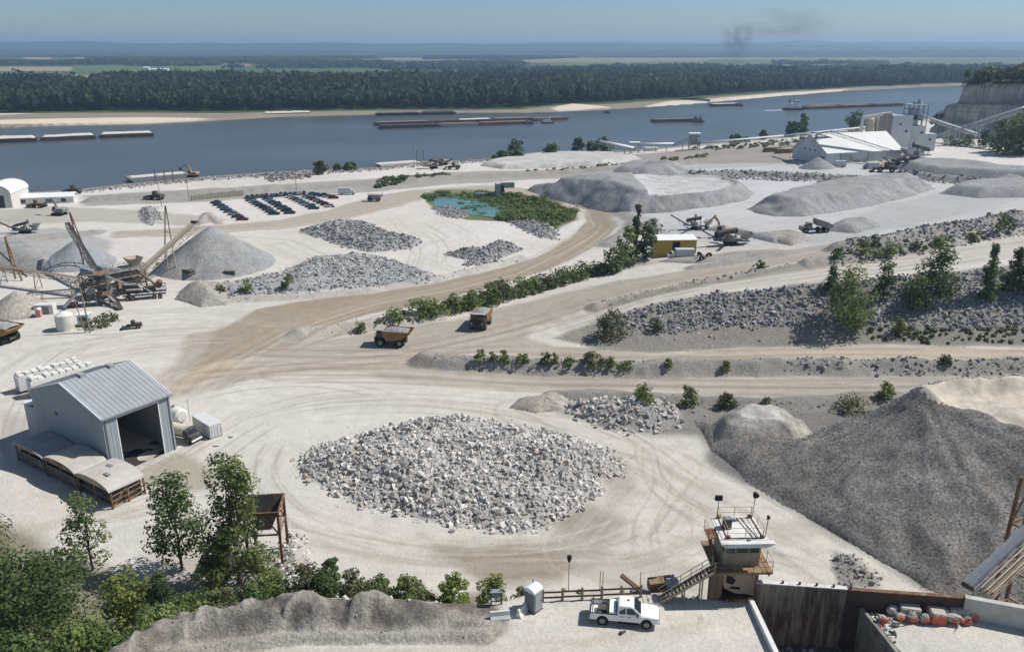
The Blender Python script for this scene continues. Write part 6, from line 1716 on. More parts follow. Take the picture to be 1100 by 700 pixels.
m = MB()
ov = .35
for s, y0, y1 in ((1, -ov, FD / 2), (-1, FD + ov, FD / 2)):
    ze = EH - ov * (RH - EH) / (FD / 2)
    m.add([(-.25, y0, ze + .03), (FW + .25, y0, ze + .03), (FW + .25, y1, RH + .03), (-.25, y1, RH + .03), (-.25, y0, ze + .2), (FW + .25, y0, ze + .2), (FW + .25, y1, RH + .2), (-.25, y1, RH + .2)],
          [(0, 1, 2, 3), (4, 5, 6, 7), (0, 1, 5, 4), (1, 2, 6, 5), (2, 3, 7, 6), (3, 0, 4, 7)])
for k in range(1, 15):
    x = -.25 + k * .82
    for y0, y1 in ((-ov, FD / 2 - .05), (FD + ov, FD / 2 + .05)): m.bar((x, y0, EH - ov * (RH - EH) / (FD / 2) + .225), (x, y1, RH + .21), .05, .06)
m.build('roof', M_SHEDR, sh)
m = MB(); m.box(-.25, FW + .25, -ov - .16, -ov - .01, EH - .18, EH - .02); m.box(.3, .42, -.18, -.06, 0, EH - .1); m.box(FW - .42, FW - .3, -.18, -.06, 0, EH - .1); m.build('gutter', M_GREY, sh)
for s_x in (3.4, 8.4):
    m = MB(); m.box(s_x - .45, s_x + .45, FD / 2 - .7, FD / 2 + .7, RH - .1, RH + .55); m.build('roof_vent', M_SHEDR, sh)
m = MB(); m.bar((-.27, -ov, EH + .06), (-.27, FD / 2, RH + .17), .12, .16); m.bar((FW + .27, -ov, EH + .06), (FW + .27, FD / 2, RH + .17), .12, .16); m.bar((-.27, FD + ov, EH + .06), (-.27, FD / 2, RH + .17), .12, .16); m.build('edge_trim', M_WHITE, sh)
m = MB(); m.box(2.2, 2.36, -.05, -.004, 0, 9.36); m.box(9.44, 9.6, -.05, -.004, 0, 9.36); m.box(2.2, 9.6, -.05, -.004, 9.3, 9.45); m.build('door_frame', M_WHITE, sh)
m = MB(); m.box(.18, FW - .18, .18, FD - .18, .0, .06); m.build('floor', mat('shaded_floor', (.05, .045, .04), .8), sh)  # floor colour kept near black to deepen the shade inside the shed
m = MB(); m.box(-.12, -.003, 13.2, 14.0, 7.2, 7.7); m.build('vent', M_DARK, sh)
m = MB(); m.box(2.35, 9.45, -1.6, -.0, -.1, .05); m.build('threshold', M_CONC, sh)
m = MB(); m.box(0, 7.5, FD + .02, FD + 3.2, -.1, 6.6); lt = m.build('lean_to', M_SHEDW, sh)
m = MB(); m.prism([(FD + .02, 7.2), (FD + 3.6, 6.62), (FD + 3.6, 6.75), (FD + .02, 7.35)], -.2, 7.8, 'x'); m.build('roof', M_ROOFW, lt)
lampm, t, b = new_mat('lit_bulb'); b.inputs['Emission Color'].default_value = (1, .95, .85, 1); b.inputs['Emission Strength'].default_value = 4; b.inputs['Base Color'].default_value = (.8, .8, .8, 1)
for x, z0 in ((4.2, 8.2), (6.3, 7.2), (8.3, 7.0)):
    m = MB(); m.box(x - .13, x + .13, 7.0, 7.2, z0 - .8, z0 - .6); m.cyl((x, 7.1, z0 - .6), (x, 7.1, 11.0), .02, n=5); m.build('lamp', lampm, sh)
m = MB(); m.cyl((5.2, 6, .05), (5.2, 6, 3.0), .5, n=14); m.cyl((5.2, 6, 3.0), (5.2, 6, 3.5), .5, .15, n=14)
o = thing_mesh(m, 'storage_tank', M_WHITE, 'white upright drum seen in the dark inside of the open shed', 'tank', sh.location, SR)
# three barrel roofed open shelters
O3 = W(121, 547, 0)
SHEL = [(0, 8.7, 5.5, 3.0, 1.15, mat('pale_dusty_sheet', (.50, .47, .43), .75, var=.15, scale=.5, dirt=(.40, .33, .26), dirt_amt=.3), 'barrel roofed open shelter nearest the camera with tan braces'),
        (8.8, 8.9, 5.0, 3.0, 1.15, mat('patched_sheet', (.46, .425, .385), .75, var=.2, scale=.4, dirt=(.5, .42, .34), dirt_amt=.35), 'middle barrel roofed shelter against the shed wall'),
        (18.0, 8.9, 5.0, 3.0, .75, mat('grey_sheet', (.33, .33, .345), .7, var=.2, scale=.4), 'flatter dark roofed shelter at the left, in the shed shade')]
for k, (s_, span, dep, eh, rise, mt, lb) in enumerate(SHEL):
    o_ = O3 + E2 * s_
    r = empty('open_shelter', (o_.x, o_.y, hgt(o_.x, o_.y)), SR, lb, 'shelter', 'barrel roofed shelters in front of the big shed')
    arc = [(span / 2 - (span / 2 + .2) * math.cos(a), eh + rise * math.sin(a)) for a in np.linspace(0, math.pi, 15)]
    outl = arc + [(y, z - .1) for y, z in arc[::-1]]
    m = MB(); vs = [(x, y, z) for x in (-.3, dep) for y, z in outl]; n = len(outl)
    m.add(vs, [(i, (i + 1) % n, (i + 1) % n + n, i + n) for i in range(n)] + [(i, i + 1, n - 2 - i, n - 1 - i) for i in range(14)] + [(i + n, n + n - 1 - i, n + n - 2 - i, i + 1 + n) for i in range(14)])
    m.build('roof', mt, r)
    m = MB(); vs = [(-.1, y, z) for y, z in arc] + [(0, y, z) for y, z in arc]; n = 15
    m.add([(-.08, y, z - .1) for y, z in arc], [tuple(range(15))]); m.add([(.0, y, z - .1) for y, z in arc], [tuple(range(15))])
    m.build('gable', M_RUSTT if k else M_TANST, r)
    if k == 0:
        for x, y in ((1.6, 3.0), (3.4, 5.2)):
            m = MB(); m.box(x - .25, x + .25, y - .6, y + .6, eh + rise * .93, eh + rise + .12); m.build('roof_hatch', M_GREY, r)
    for x in (.15, dep * .5, dep - .15):
        for y in (.1, span - .1):
            m = MB(); m.bar((x, y, -.2), (x, y, eh), .2); m.build('post', M_RUST, r)
    m = MB(); m.bar((.1, .1, eh * .55), (.1, span - .1, eh * .55), .14); m.bar((.1, span * .5, -.2), (.1, span * .5, eh + .2), .16)
    for z0 in (.4, 1.2, 2.0): m.bar((.1, .08, z0), (dep - .1, .08, z0 + (.3 if k == 0 else 0)), .13)
    m.bar((.1, .08, .2), (dep * .5, .08, eh - .2), .12); m.build('brace', M_RUSTT, r)
    if k: m = MB(); m.box(.0, .08, .2, span - .2, .5, 2.3); m.build('shade_panel', M_DARK, r)  # dark panel added so the front side reads as shaded
    m = MB(); m.box(.6, dep - .3, .6, span - .6, 0, 2.4); m.cyl((1.2, 2, 1.5), (1.2, 5, 1.5), .4); m.build('shade_fill', M_DARK, r)  # dark bulk added to put shade into the space under the roof
# container, tank, service truck, trailers
q = W(226.2, 472, 0)
ct = empty('shipping_container', (q.x, q.y, hgt(q.x, q.y)), R(47), 'white steel shipping container right of the open shed doorway', 'container')
CT = mat('white_corrugated', (.66, .67, .66), .55, var=.08, ribs=('Y', 5), dirt=(.5, .44, .36), dirt_amt=.2)
m = MB(); m.box(0, 2.4, 0, 6.05, .12, 2.55); m.build('body', CT, ct, .02)
m = MB()
for x in (.06, 1.22): m.box(x, x + 1.12, -.06, -.003, .2, 2.48)
dd = m.build('door', M_DUSTW, ct)
m = MB()
for x in (.35, .85, 1.5, 2.0): m.cyl((x, -.09, .2), (x, -.09, 2.45), .025, n=6)
m.build('lock_rod', M_GREY, dd)
q = W(196, 456, 0)
tkk = empty('storage_tank', (q.x, q.y, hgt(q.x, q.y)), SR, 'large horizontal whitish tank behind the right corner of the shed', 'tank')
m = MB(); m.cyl((0, 0, 1.75), (0, 6.5, 1.75), 1.3, n=24); m.cyl((0, -.25, 1.75), (0, 0, 1.75), .9, 1.3, n=24); m.build('shell', M_DUSTW, tkk)
m = MB(); m.box(-.9, .9, .8, 1.1, 0, .9); m.box(-.9, .9, 5.2, 5.5, 0, .9); m.build('saddle', M_DARK, tkk)
m = MB(); m.cyl((0, 2, 3.0), (0, 2, 3.35), .3, n=12); m.build('manhole', M_GREY, tkk)
m = MB(); m.cyl((1.8, .3, 0), (1.8, .3, 4.2), .04, n=6); m.bar((1.0, .3, 3.9), (1.8, .3, 3.9), .05); m.build('pipe', M_GREY, tkk)

def wheels(r, spots, rad, w, M1=M_BLACK, M2=M_RIM):
    for x, y in spots:
        s = 1 if y > 0 else -1
        m = MB(); m.cyl((x, y - s * w, rad), (x, y, rad), rad, n=16); t_ = m.build('wheel', M1, r)
        m = MB(); m.cyl((x, y, rad), (x, y + s * .03, rad), rad * .5, n=12); m.build('rim', M2, t_)

def service_truck(loc, rz, label, tank=True):
    r = empty('service_truck', loc, rz, label, 'truck')      # front +x
    m = MB(); m.box(-3.4, 3.2, -.5, .5, .6, .85); m.build('chassis', M_DARK, r)
    m = MB(); m.prism([(1.4, .7), (3.3, .7), (3.3, 1.45), (2.6, 1.6), (2.2, 2.35), (1.4, 2.4)], -1.1, 1.1); c_ = m.build('cab', M_DARK, r, .04)
    m = MB(); m.add([(2.62, -.95, 1.66), (2.62, .95, 1.66), (2.27, .9, 2.28), (2.27, -.9, 2.28)], [(0, 1, 2, 3)]); w_ = m.build('windscreen', M_GLASS, c_); w_.location = (.03, 0, 0.02)
    m = MB(); m.cyl((-3.2, 0, 1.75), (1.1, 0, 1.75), 1.0, n=20); m.build('tank', mat('cream_tank', (.62, .58, .44), .5, var=.15, dirt=(.42, .36, .28), dirt_amt=.3), r)
    m = MB(); m.box(3.3, 3.45, -1.15, 1.15, .5, .8); m.build('bumper', M_WHITE, r, .02)
    wheels(r, [(2.3, 1.1), (2.3, -1.1), (-1.8, 1.1), (-1.8, -1.1), (-2.8, 1.1), (-2.8, -1.1)], .5, .35)
    return r
q = W(205, 475, 0) + E2 * 2.2
service_truck((q.x, q.y, hgt(q.x, q.y)), SR - math.pi / 2 + .15, 'small service truck with a cream tank between the shed corner and the white container')
def long_tank(px, py, L_, label, seed):
    q = W(px, py, 0); r = empty('storage_trailer', (q.x, q.y, hgt(q.x, q.y)), SR - R(8), label, 'trailer', 'white box trailers behind the shed')
    m = MB(); m.box(0, L_, 0, 2.4, .5, 3.4); m.build('body', M_DUSTW, r, .04)
    m = MB(); rr = random.Random(seed)
    for k in range(int(L_ / 1.3)):
        for y in (.15, 1.3):
            m.box(.3 + k * 1.3, 1.3 + k * 1.3, y, y + .95, 3.402, 3.402 + rr.uniform(.25, .7))
    m.build('roof_load', mat('white_bags', (.72, .70, .66), .8, var=.2, scale=2), r, .08)
    m = MB(); m.box(-.05, -.003, .9, 1.4, .8, 1.2); m.build('hatch', M_DARK, r)
    m = MB()
    for x in (L_ * .8, L_ * .9): m.cyl((x, -.02, .5), (x, 2.42, .5), .5, n=14)
    m.box(.3, .5, .3, 2.1, 0, .5); m.build('wheel', M_BLACK, r)
long_tank(22.3, 423, 12, 'leftmost white box trailer loaded with white bags behind the shed', 1)
long_tank(36, 428, 12, 'white box trailer with bagged roof directly behind the shed gable', 2)
for i, (px, py, w, h, lb) in enumerate([(248, 469.5, .8, .5, 'small dark lump of scrap right of the white container'), (232, 479, .9, .6, 'brown boulder in front of the white container')]):
    q = G(px, py); 
    v = ROCKS[i][0] * np.array([w * 1.6, w * 1.2, h * 1.5]) ; o = np_mesh('rock', v, ROCKS[i][1], ST_DARK, attrs={'rnd': np.full(len(v), .3)}); o.location = q; setp(o, lb, 'rock')
# ------------------------------------------------------------------ machines and plant in the middle distance
def gz_(p): return hgt(p[0], p[1])
def Gl(px, py): p = G(px, py); return (p.x, p.y, p.z)
LOADM = stone_mat('truck_load', (.28, .27, .26), (.46, .45, .43))

M_DUSTC = mat('dusty_grey_canopy', (.34, .325, .30), .8, var=.2)
M_YEL = mat('dirty_yellow_paint', (.33, .18, .04), .6, var=.3, scale=1, dirt=(.22, .16, .10), dirt_amt=.45)
def haul_truck(loc, rz, label, loaded=True, body=M_YEL, S=1.0, group='haul trucks of the quarry'):
    r = empty('haul_truck', loc, rz, label, 'haul truck', group); r.scale = (S, S, S)   # front +x
    m = MB(); m.box(-3.6, 3.6, -.75, .75, .9, 1.5); m.box(3.3, 4.3, -1.9, 1.9, .95, 1.35); m.build('chassis', M_DARK, r)
    m = MB(); m.box(2.5, 4.25, -1.0, 1.0, 1.35, 2.45); m.box(2.2, 4.1, -2.2, 2.2, 2.42, 2.55); m.box(3.9, 4.35, -1.9, -1.1, 1.35, 2.42); m.box(3.9, 4.35, 1.1, 1.9, 1.35, 2.42); m.build('hood', M_DARK, r, .04)
    m = MB(); m.box(4.25, 4.3, -.85, .85, 1.4, 2.35); m.build('grille', M_BLACK, r)
    m = MB(); m.box(2.2, 3.7, .25, 2.0, 2.56, 3.9); c_ = m.build('cab', M_DARK, r, .06)
    m = MB(); m.box(3.70, 3.73, .35, 1.9, 3.0, 3.75); m.box(2.35, 3.55, 2.0, 2.03, 3.0, 3.75); m.box(2.35, 3.55, .22, .247, 3.0, 3.75); m.build('window', M_GLASS, c_)
    m = MB(); rails(m, [(4.05, -2.15, 2.55), (4.05, 2.15, 2.55)], .9, 2, .06); rails(m, [(2.4, -2.15, 2.55), (4.05, -2.15, 2.55)], .9, 2, .06); m.build('railing', body, r)
    for s in (-1, 1):
        m = MB(); m.box(4.36, 4.42, s * 1.5 - .2, s * 1.5 + .2, 1.75, 2.05); m.build('headlight', M_CHROME, r)
        m = MB(); m.bar((4.3, s * 2.0, .7), (4.0, s * 2.0, 2.5), .08); m.bar((4.3, s * 1.6, .7), (4.0, s * 1.6, 2.5), .08)
        for k in range(5): m.bar((4.27 - .06 * k, s * 1.6, .9 + .35 * k), (4.27 - .06 * k, s * 2.0, .9 + .35 * k), .06)
        m.build('ladder', body, r)
    m = MB()   # dump bed: V shaped, open top, canopy over the cab
    o_ = [(-4.4, 2.9), (-3.6, 1.7), (1.0, 1.75), (2.0, 2.9), (2.1, 4.1), (4.2, 4.35), (4.2, 4.5), (1.7, 4.3), (1.5, 3.6)]
    for s in (-1, 1):
        m.prism([(-5.0, 3.75), (-2.5, 2.0), (1.1, 1.65), (2.1, 2.9), (2.2, 4.2), (-4.9, 4.0)], s * 2.25 - .08, s * 2.25 + .08)
        for x in (-3.6, -2.2, -.8, .6): m.box(x - .1, x + .1, s * 2.33, s * 2.42, 2.9 if x < -3 else 2.1, 3.95)
    m.prism([(-5.0, 3.7), (-2.5, 1.95), (1.1, 1.65), (2.1, 2.9), (2.2, 4.2), (2.05, 4.2), (1.95, 2.95), (1.05, 1.8), (-2.45, 2.1), (-4.9, 3.8)], -2.17, 2.17)
    bed = m.build('dump_bed', body, r)
    m = MB(); m.prism([(2.0, 4.22), (4.3, 4.45), (4.3, 4.57), (2.0, 4.34)], -2.25, 2.25); m.build('canopy', M_DUSTC, bed)
    if loaded:
        xs = np.linspace(-4.2, 2.05, 26); ysx = np.linspace(-2.15, 2.15, 16); X_, Y_ = np.meshgrid(xs, ysx)
        Z_ = 3.55 + 1.0 * np.sqrt(np.clip(1 - ((X_ + 1) / 3.4) ** 2, 0, 1)) * np.clip(1 - (Y_ / 2.6) ** 2, 0, 1) + .16 * fbm(X_ + loc[0], Y_, 1.1, 3, 4)
        id_ = np.arange(X_.size).reshape(X_.shape)
        f_ = np.stack([id_[:-1, :-1], id_[:-1, 1:], id_[1:, 1:], id_[1:, :-1]], -1).reshape(-1, 4)
        np_mesh('load', np.stack([X_, Y_, Z_], -1).reshape(-1, 3), f_, GM_GREY, bed)
    wheels(r, [(2.75, 2.25), (2.75, -2.25)], 1.08, .75); wheels(r, [(-2.1, 2.35), (-2.1, -2.35)], 1.08, 1.5)
    return r
def place(px, py, off=(0, 0)):
    p = G(px, py); x, y = p.x + off[0], p.y + off[1]; return (x, y, hgt(x, y) - .05)
haul_truck(place(421, 373.5, (0, 2.3)), math.pi + R(-6), 'loaded yellow haul truck seen from its side, driving left on the road junction', S=.9)
haul_truck(place(516, 354.5, (0, 3.0)), R(-102), 'yellow haul truck coming head on with a dark front, right of the loaded one', S=.88)
haul_truck(place(-3, 369, (0, 1.5)), math.pi + R(-18), 'dusty yellow haul truck cut off by the left edge of the view', S=1.05)
haul_truck(place(402, 217, (0, 2.0)), math.pi + R(4), 'dark distant haul truck on the road above the parked cars', body=M_GREY, S=.72)
GREYT = mat('dusty_grey_paint', (.22, .215, .20), .6, var=.3, dirt=(.36, .33, .29), dirt_amt=.3)
def artic(loc, rz, label, S=1.0, tip=0.0, body=GREYT):
    r = empty('dump_truck', loc, rz, label, 'dump truck'); r.scale = (S,) * 3
    m = MB(); m.box(1.2, 4.9, -1.2, 1.2, .9, 1.9); m.prism([(3.0, 1.9), (4.9, 1.9), (4.9, 2.1), (3.0, 2.4)], -1.1, 1.1); m.build('hood', body, r, .05)
    m = MB(); m.box(1.4, 2.9, -1.2, 1.2, 1.9, 3.3); c_ = m.build('cab', body, r, .06)
    m = MB(); m.box(2.9, 2.93, -1.05, 1.05, 2.4, 3.15); m.box(1.6, 2.75, 1.2, 1.23, 2.4, 3.15); m.box(1.6, 2.75, -1.23, -1.2, 2.4, 3.15); m.build('window', M_GLASS, c_)
    m = MB(); m.box(-4.4, 1.2, -.5, .5, .9, 1.4); m.build('chassis', M_DARK, r)
    T = Matrix.Translation((-4.2, 0, 1.6)) @ Matrix.Rotation(-tip, 4, 'Y') @ Matrix.Translation((4.2, 0, -1.6))
    m = MB()
    for s in (-1, 1): m.prism([(-5.0, 2.4), (-4.2, 1.5), (.3, 1.5), (.9, 2.3), (1.0, 3.3), (-4.9, 3.0)], s * 1.5 - .06, s * 1.5 + .06, M=T)
    m.prism([(-5.0, 2.4), (-4.2, 1.5), (.3, 1.5), (.9, 2.3), (1.0, 3.3), (.88, 3.3), (.78, 2.3), (.2, 1.62), (-4.15, 1.62), (-4.9, 2.45)], -1.44, 1.44, M=T)
    m.build('dump_bed', body, r)
    wheels(r, [(x, s * 1.5) for x in (3.3, -1.3, -3.1) for s in (-1, 1)], .85, .6)
    return r
artic(place(877, 250.5, (0, 1.5)), math.pi, 'grey dump truck with raised bed beside the small gravel heap', 1.0, .25)

def excavator(loc, rz, label, paint, S=1.0, boom=(.9, -.8), up=0):
    r = empty('excavator', loc, rz, label, 'excavator'); r.scale = (S,) * 3
    for s in (-1, 1):
        m = MB(); m.prism([(-1.9, .25), (-1.6, 0), (1.6, 0), (1.9, .25), (1.95, .6), (1.6, .9), (-1.6, .9), (-1.95, .6)], s * 1.2 - .3, s * 1.2 + .3); m.build('track', M_BLACK, r, .03)
    m = MB(); m.box(-.9, .9, -.9, .9, .5, 1.1); m.box(-2.3, 1.2, -1.35, 1.35, 1.1, 1.35); m.prism([(-2.4, 1.35), (-.1, 1.35), (-.1, 2.2), (-2.2, 2.3), (-2.5, 2.0)], -1.35, 1.35); m.build('body', paint, r, .05)
    m = MB(); m.prism([(.0, 1.35), (1.35, 1.35), (1.45, 2.0), (1.0, 3.0), (.0, 3.0)], .35, 1.35); c_ = m.build('cab', paint, r, .04)
    m = MB(); m.prism([(.15, 2.0), (1.3, 2.0), (.95, 2.85), (.15, 2.85)], 1.352, 1.375); m.prism([(.15, 2.0), (1.3, 2.0), (.95, 2.85), (.15, 2.85)], .325, .348); m.build('window', M_GLASS, c_)
    el = Vector((.4 + 3.6 * math.cos(boom[0]), -.2, 1.5 + 4.2 * math.sin(boom[0]))); tp = el + Vector((3.0 * math.cos(boom[1]), 0, 3.0 * math.sin(boom[1])))
    md = Vector((.4, -.2, 1.5)).lerp(el, .5) + Vector((-.3, 0, .5))
    m = MB(); m.bar((.4, -.2, 1.5), md, .45, .55); m.bar(md, el, .4, .45); m.cyl((1.1, -.2, 1.5), md, .1, n=8); m.build('boom', paint, r)
    m = MB(); m.bar(el + Vector((-.4, 0, .3)), tp, .32, .38); m.cyl(md + Vector((0, 0, .3)), el + Vector((-.3, 0, .5)), .09, n=8); m.build('stick', paint, r)
    m = MB(); m.prism([(tp.x - .2, tp.z + .1), (tp.x + .35, tp.z - .1), (tp.x + .2, tp.z - .9), (tp.x - .5, tp.z - 1.1), (tp.x - .85, tp.z - .6)], -.8, .4); m.build('bucket', M_DARK, r, .03)
    return r
M_ORY = mat('weathered_orange_paint', (.47, .27, .11), .6, var=.3, dirt=(.33, .26, .18), dirt_amt=.4)

def wheel_loader(loc, rz, label, paint, S=1.0, cat='wheel loader'):
    r = empty('wheel_loader', loc, rz, label, cat); r.scale = (S,) * 3
    m = MB(); m.prism([(-3.4, 1.0), (-.2, 1.0), (-.2, 2.3), (-3.2, 2.1)], -1.1, 1.1); m.box(-.2, 2.4, -.8, .8, .9, 1.6); m.build('body', paint, r, .06)
    m = MB(); m.box(-.9, .6, -.8, .8, 1.7, 3.3); c_ = m.build('cab', paint, r, .06)
    m = MB(); m.box(.6, .63, -.7, .7, 2.2, 3.15); m.box(-.75, .5, .8, .83, 2.2, 3.15); m.box(-.75, .5, -.83, -.8, 2.2, 3.15); m.build('window', M_GLASS, c_)
    m = MB()
    for s in (-1, 1): m.bar((1.4, s * .55, 1.7), (3.6, s * .55, .7), .22, .4)
    m.build('lift_arm', paint, r)
    m = MB(); m.prism([(3.5, .1), (4.9, .05), (4.9, .15), (3.9, .5), (3.8, 1.4), (3.5, 1.5)], -1.6, 1.6); m.build('bucket', M_DARK, r)
    wheels(r, [(1.7, 1.3), (1.7, -1.3), (-1.9, 1.3), (-1.9, -1.3)], .85, .55)
    return r

def screener(loc, rz, label, S=1.0, col=M_GREY, stack=True, cat='screening plant'):
    """tracked screening plant: feed hopper, slanted screen box, stacker belts"""
    r = empty('screening_plant', loc, rz, label, cat); r.scale = (S,) * 3
    for s in (-1, 1):
        m = MB(); m.prism([(-1.8, .2), (-1.5, 0), (1.5, 0), (1.8, .2), (1.8, .6), (1.5, .8), (-1.5, .8), (-1.8, .6)], s * 1.1 - .25, s * 1.1 + .25); m.build('track', M_BLACK, r)
    m = MB(); m.box(-5, 4.5, -.9, .9, 1.0, 1.4); m.box(-.8, 1.2, -1.3, 1.3, 1.4, 2.3); m.build('chassis', col, r, .03)
    m = MB(); frus(m, -5.6, -2.2, -1.8, 1.8, 3.4, -4.6, -3.2, -.6, .6, 1.6, .08); m.build('feed_hopper', col, r)
    m = MB(); m.prism([(-1.6, 3.6), (3.4, 2.4), (3.4, 3.3), (-1.6, 4.5)], -1.2, 1.2); m.build('screen_box', M_DARK, r, .04)
    m = MB()
    for x in (-1.4, .6, 2.8): 
        for s in (-1, 1): m.bar((x, s * 1.1, 1.3), (x, s * 1.1, 3.4 - .2 * x), .14)
    m.build('support', M_DARK, r)
    if stack:
        for k, (a, b_) in enumerate((((3.0, 0, 1.3), (8.6, 0, 4.2)), ((.8, 1.0, 1.5), (1.2, 6.0, 3.8)), ((.8, -1.0, 1.5), (1.2, -6.0, 3.8)))):
            m = MB(); m.bar(a, b_, .9, .28); m.cyl(Vector(b_) + Vector((-.4, 0, 0)), Vector(b_) + Vector((.4, 0, 0)), .22, n=8)
            mid_ = Vector(a).lerp(Vector(b_), .6); m.bar(mid_, (mid_.x * .8 + .3, mid_.y * .5, 1.0), .1); m.build('stacker_belt', M_BELT if k else M_DARK, r)
    return r
excavator(place(781, 258, (0, 7)), R(165), 'orange excavator loading the dark screening plant on the right hand plateau', M_ORY, 1.25, (1.0, -.9))
screener(place(786, 264, (0, 2)), R(175), 'dark tracked screening plant in front of the orange excavator', 1.15)
scatter('heap_stones', [(771, 262), (800, 263), (798, 256), (776, 255)], 1.0, (.6, 1.5), ST_DARK, 'dark rock dumped around the screening plant', seed=61)
screener(place(749, 247, (0, 2)), R(160), 'white and dark screening machine standing left of the excavator', 1.0, M_DUSTW)
wheel_loader(place(779, 203, (0, 2)), R(190), 'dark wheel loader at the right end of the flat topped stockpile', GREYT, 1.4)
# yellow shed
q = G(703, 277)
ys_ = empty('yellow_shed', (q.x, q.y, q.z - .1), R(4), 'yellow shed with a white flat roof and a dark doorway beside the tall trees', 'shed')
YW, YD, YH = 12.6, 5, 5.4
M_YSH = mat('yellow_cladding', (.46, .315, .055), .65, var=.12, scale=.6, ribs=('X', 3))
m = MB(); m.box(0, 5.3, 0, .15, 0, YH); m.box(7.6, YW, 0, .15, 0, YH); m.box(5.3, 7.6, 0, .15, YH - .5, YH); m.box(0, .15, .15, YD, 0, YH); m.box(YW - .15, YW, .15, YD, 0, YH); m.box(.15, YW - .15, YD - .15, YD, 0, YH); m.build('wall', M_YSH, ys_)
m = MB(); m.prism([(-.4, YH + .02), (YD + .3, YH + .5), (YD + .3, YH + .65), (-.4, YH + .17)], -.3, YW + .3, 'x'); m.build('roof', M_ROOFW, ys_)
m = MB(); m.box(5.3, 7.6, 1.2, 1.3, 0, YH - .5); m.build('door', mat('dark_brown_door', (.06, .03, .02), .7), ys_)
def box_truck(loc, rz, label, paint=M_DUSTW, L_=5.2):
    r = empty('box_truck', loc, rz, label, 'truck')
    m = MB(); m.box(-L_, 2.2, -.5, .5, .5, .8); m.build('chassis', M_DARK, r)
    m = MB(); m.prism([(.4, .6), (2.4, .6), (2.4, 1.4), (1.7, 1.6), (1.3, 2.4), (.4, 2.5)], -1.05, 1.05); c_ = m.build('cab', paint, r, .05)
    m = MB(); m.add([(1.74, -.9, 1.64), (1.74, .9, 1.64), (1.38, .85, 2.3), (1.38, -.85, 2.3)], [(0, 1, 2, 3)]); w_ = m.build('windscreen', M_GLASS, c_); w_.location = (.03, 0, .02)
    m = MB(); m.box(-L_, .25, -1.2, 1.2, .85, 3.3); m.build('cargo_box', mat('pale_box_panel', (.50, .52, .52), .5, var=.1), r, .03)
    wheels(r, [(1.4, 1.1), (1.4, -1.1), (-3.6, 1.15), (-3.6, -1.15)], .5, .3)
    return r
box_truck(place(722, 279.5, (1.2, .8)), math.pi, 'white box truck parked in front of the right half of the yellow shed')
# a jumble of big tyres
TY_G = 'big black tyres dumped right of the yellow shed'
tb = bmesh.new()
bmesh.ops.create_circle(tb, segments=1) if False else None
def torus_np(Rm, rm, n=18, k=8):
    a = np.linspace(0, 2 * np.pi, n, endpoint=False); b_ = np.linspace(0, 2 * np.pi, k, endpoint=False)
    A_2, B_2 = np.meshgrid(a, b_, indexing='ij')
    V = np.stack([(Rm + rm * np.cos(B_2)) * np.cos(A_2), (Rm + rm * np.cos(B_2)) * np.sin(A_2), rm * 1.0 * np.sin(B_2)], -1).reshape(-1, 3)
    i = np.arange(n * k).reshape(n, k); i2 = np.roll(i, -1, 0); i3 = np.roll(i, -1, 1); i4 = np.roll(i2, -1, 1)
    return V, np.stack([i, i2, i4, i3], -1).reshape(-1, 4)
tV, tF = torus_np(.72, .34)
ty0 = None
for k, (px, py, tilt, lb) in enumerate([(749, 281, .2, 'tyre lying flat, leftmost of the dumped tyres'), (754, 282, 1.3, 'tyre standing upright at the front of the dumped tyres'), (759, 280.5, .3, 'tyre lying flat at the right of the dumped tyres'), (752, 277.5, 1.1, 'tyre leaning at the back of the dumped tyres'), (757, 277, .1, 'tyre on the ground at the back right of the dumped tyres'), (761.5, 278.5, 1.2, 'rightmost leaning tyre of the dumped tyres')]):
    if ty0 is None: ty0 = np_mesh('tyre', tV, tF, M_BLACK, smooth=True); o = ty0
    else: o = ty0.copy(); COL.objects.link(o)
    p = G(px, py); o.location = (p.x, p.y + .6, p.z + (.35 if tilt < .6 else .95)); o.rotation_euler = (tilt, 0, .7 * k); setp(o, lb, 'tyre', TY_G)

# ------------------------------------------------------------------ crushing plant at the left
CG = 'old conveyors of the crushing plant at the left'
c1a, c1b = W(129, 331, .6), Vector((-134.5, 247.5, 13.4))
conveyor(c1a, c1b, 1.35, 'belt_conveyor', 'long dark conveyor climbing steeply to the left over the blue grey cone', M_DARK, M_DARK, 1.3, (.3, .62), CG)
c2a, c2b = W(141, 300, 2.2), Vector((-96.0, 247.5, 13.6))
conveyor(c2a, c2b, 2.6, 'belt_conveyor', 'wide tan conveyor climbing right to the top of the conical pile', M_TANST, mat('dusty_belt', (.34, .29, .22), .8, var=.2), 1.5, (.55,), CG)
c3a, c3b = W(98, 301, 4.5), W(-30, 281, 5.5)
conveyor(c3a, c3b, 1.6, 'belt_conveyor', 'long low rusty conveyor running off the left edge in front of the grey piles', M_RUSTT, mat('rusty_belt', (.26, .20, .145), .8, var=.25), 1.2, (.15, .45, .75), CG)
c4a, c4b = W(100, 309, 2.5), W(30, 315, 1.5)
conveyor(c4a, c4b, 1.0, 'belt_conveyor', 'short narrow grey conveyor below the long rusty one', M_GREY, M_BELT, .6, (.3, .8), CG)
c5a, c5b = W(170, 283, .8), W(206, 291, 2.4)
conveyor(c5a, c5b, 1.6, 'belt_conveyor', 'small dark belt at the foot of the conical gravel pile', M_DARK, M_BELT, .8, (.5,), CG)
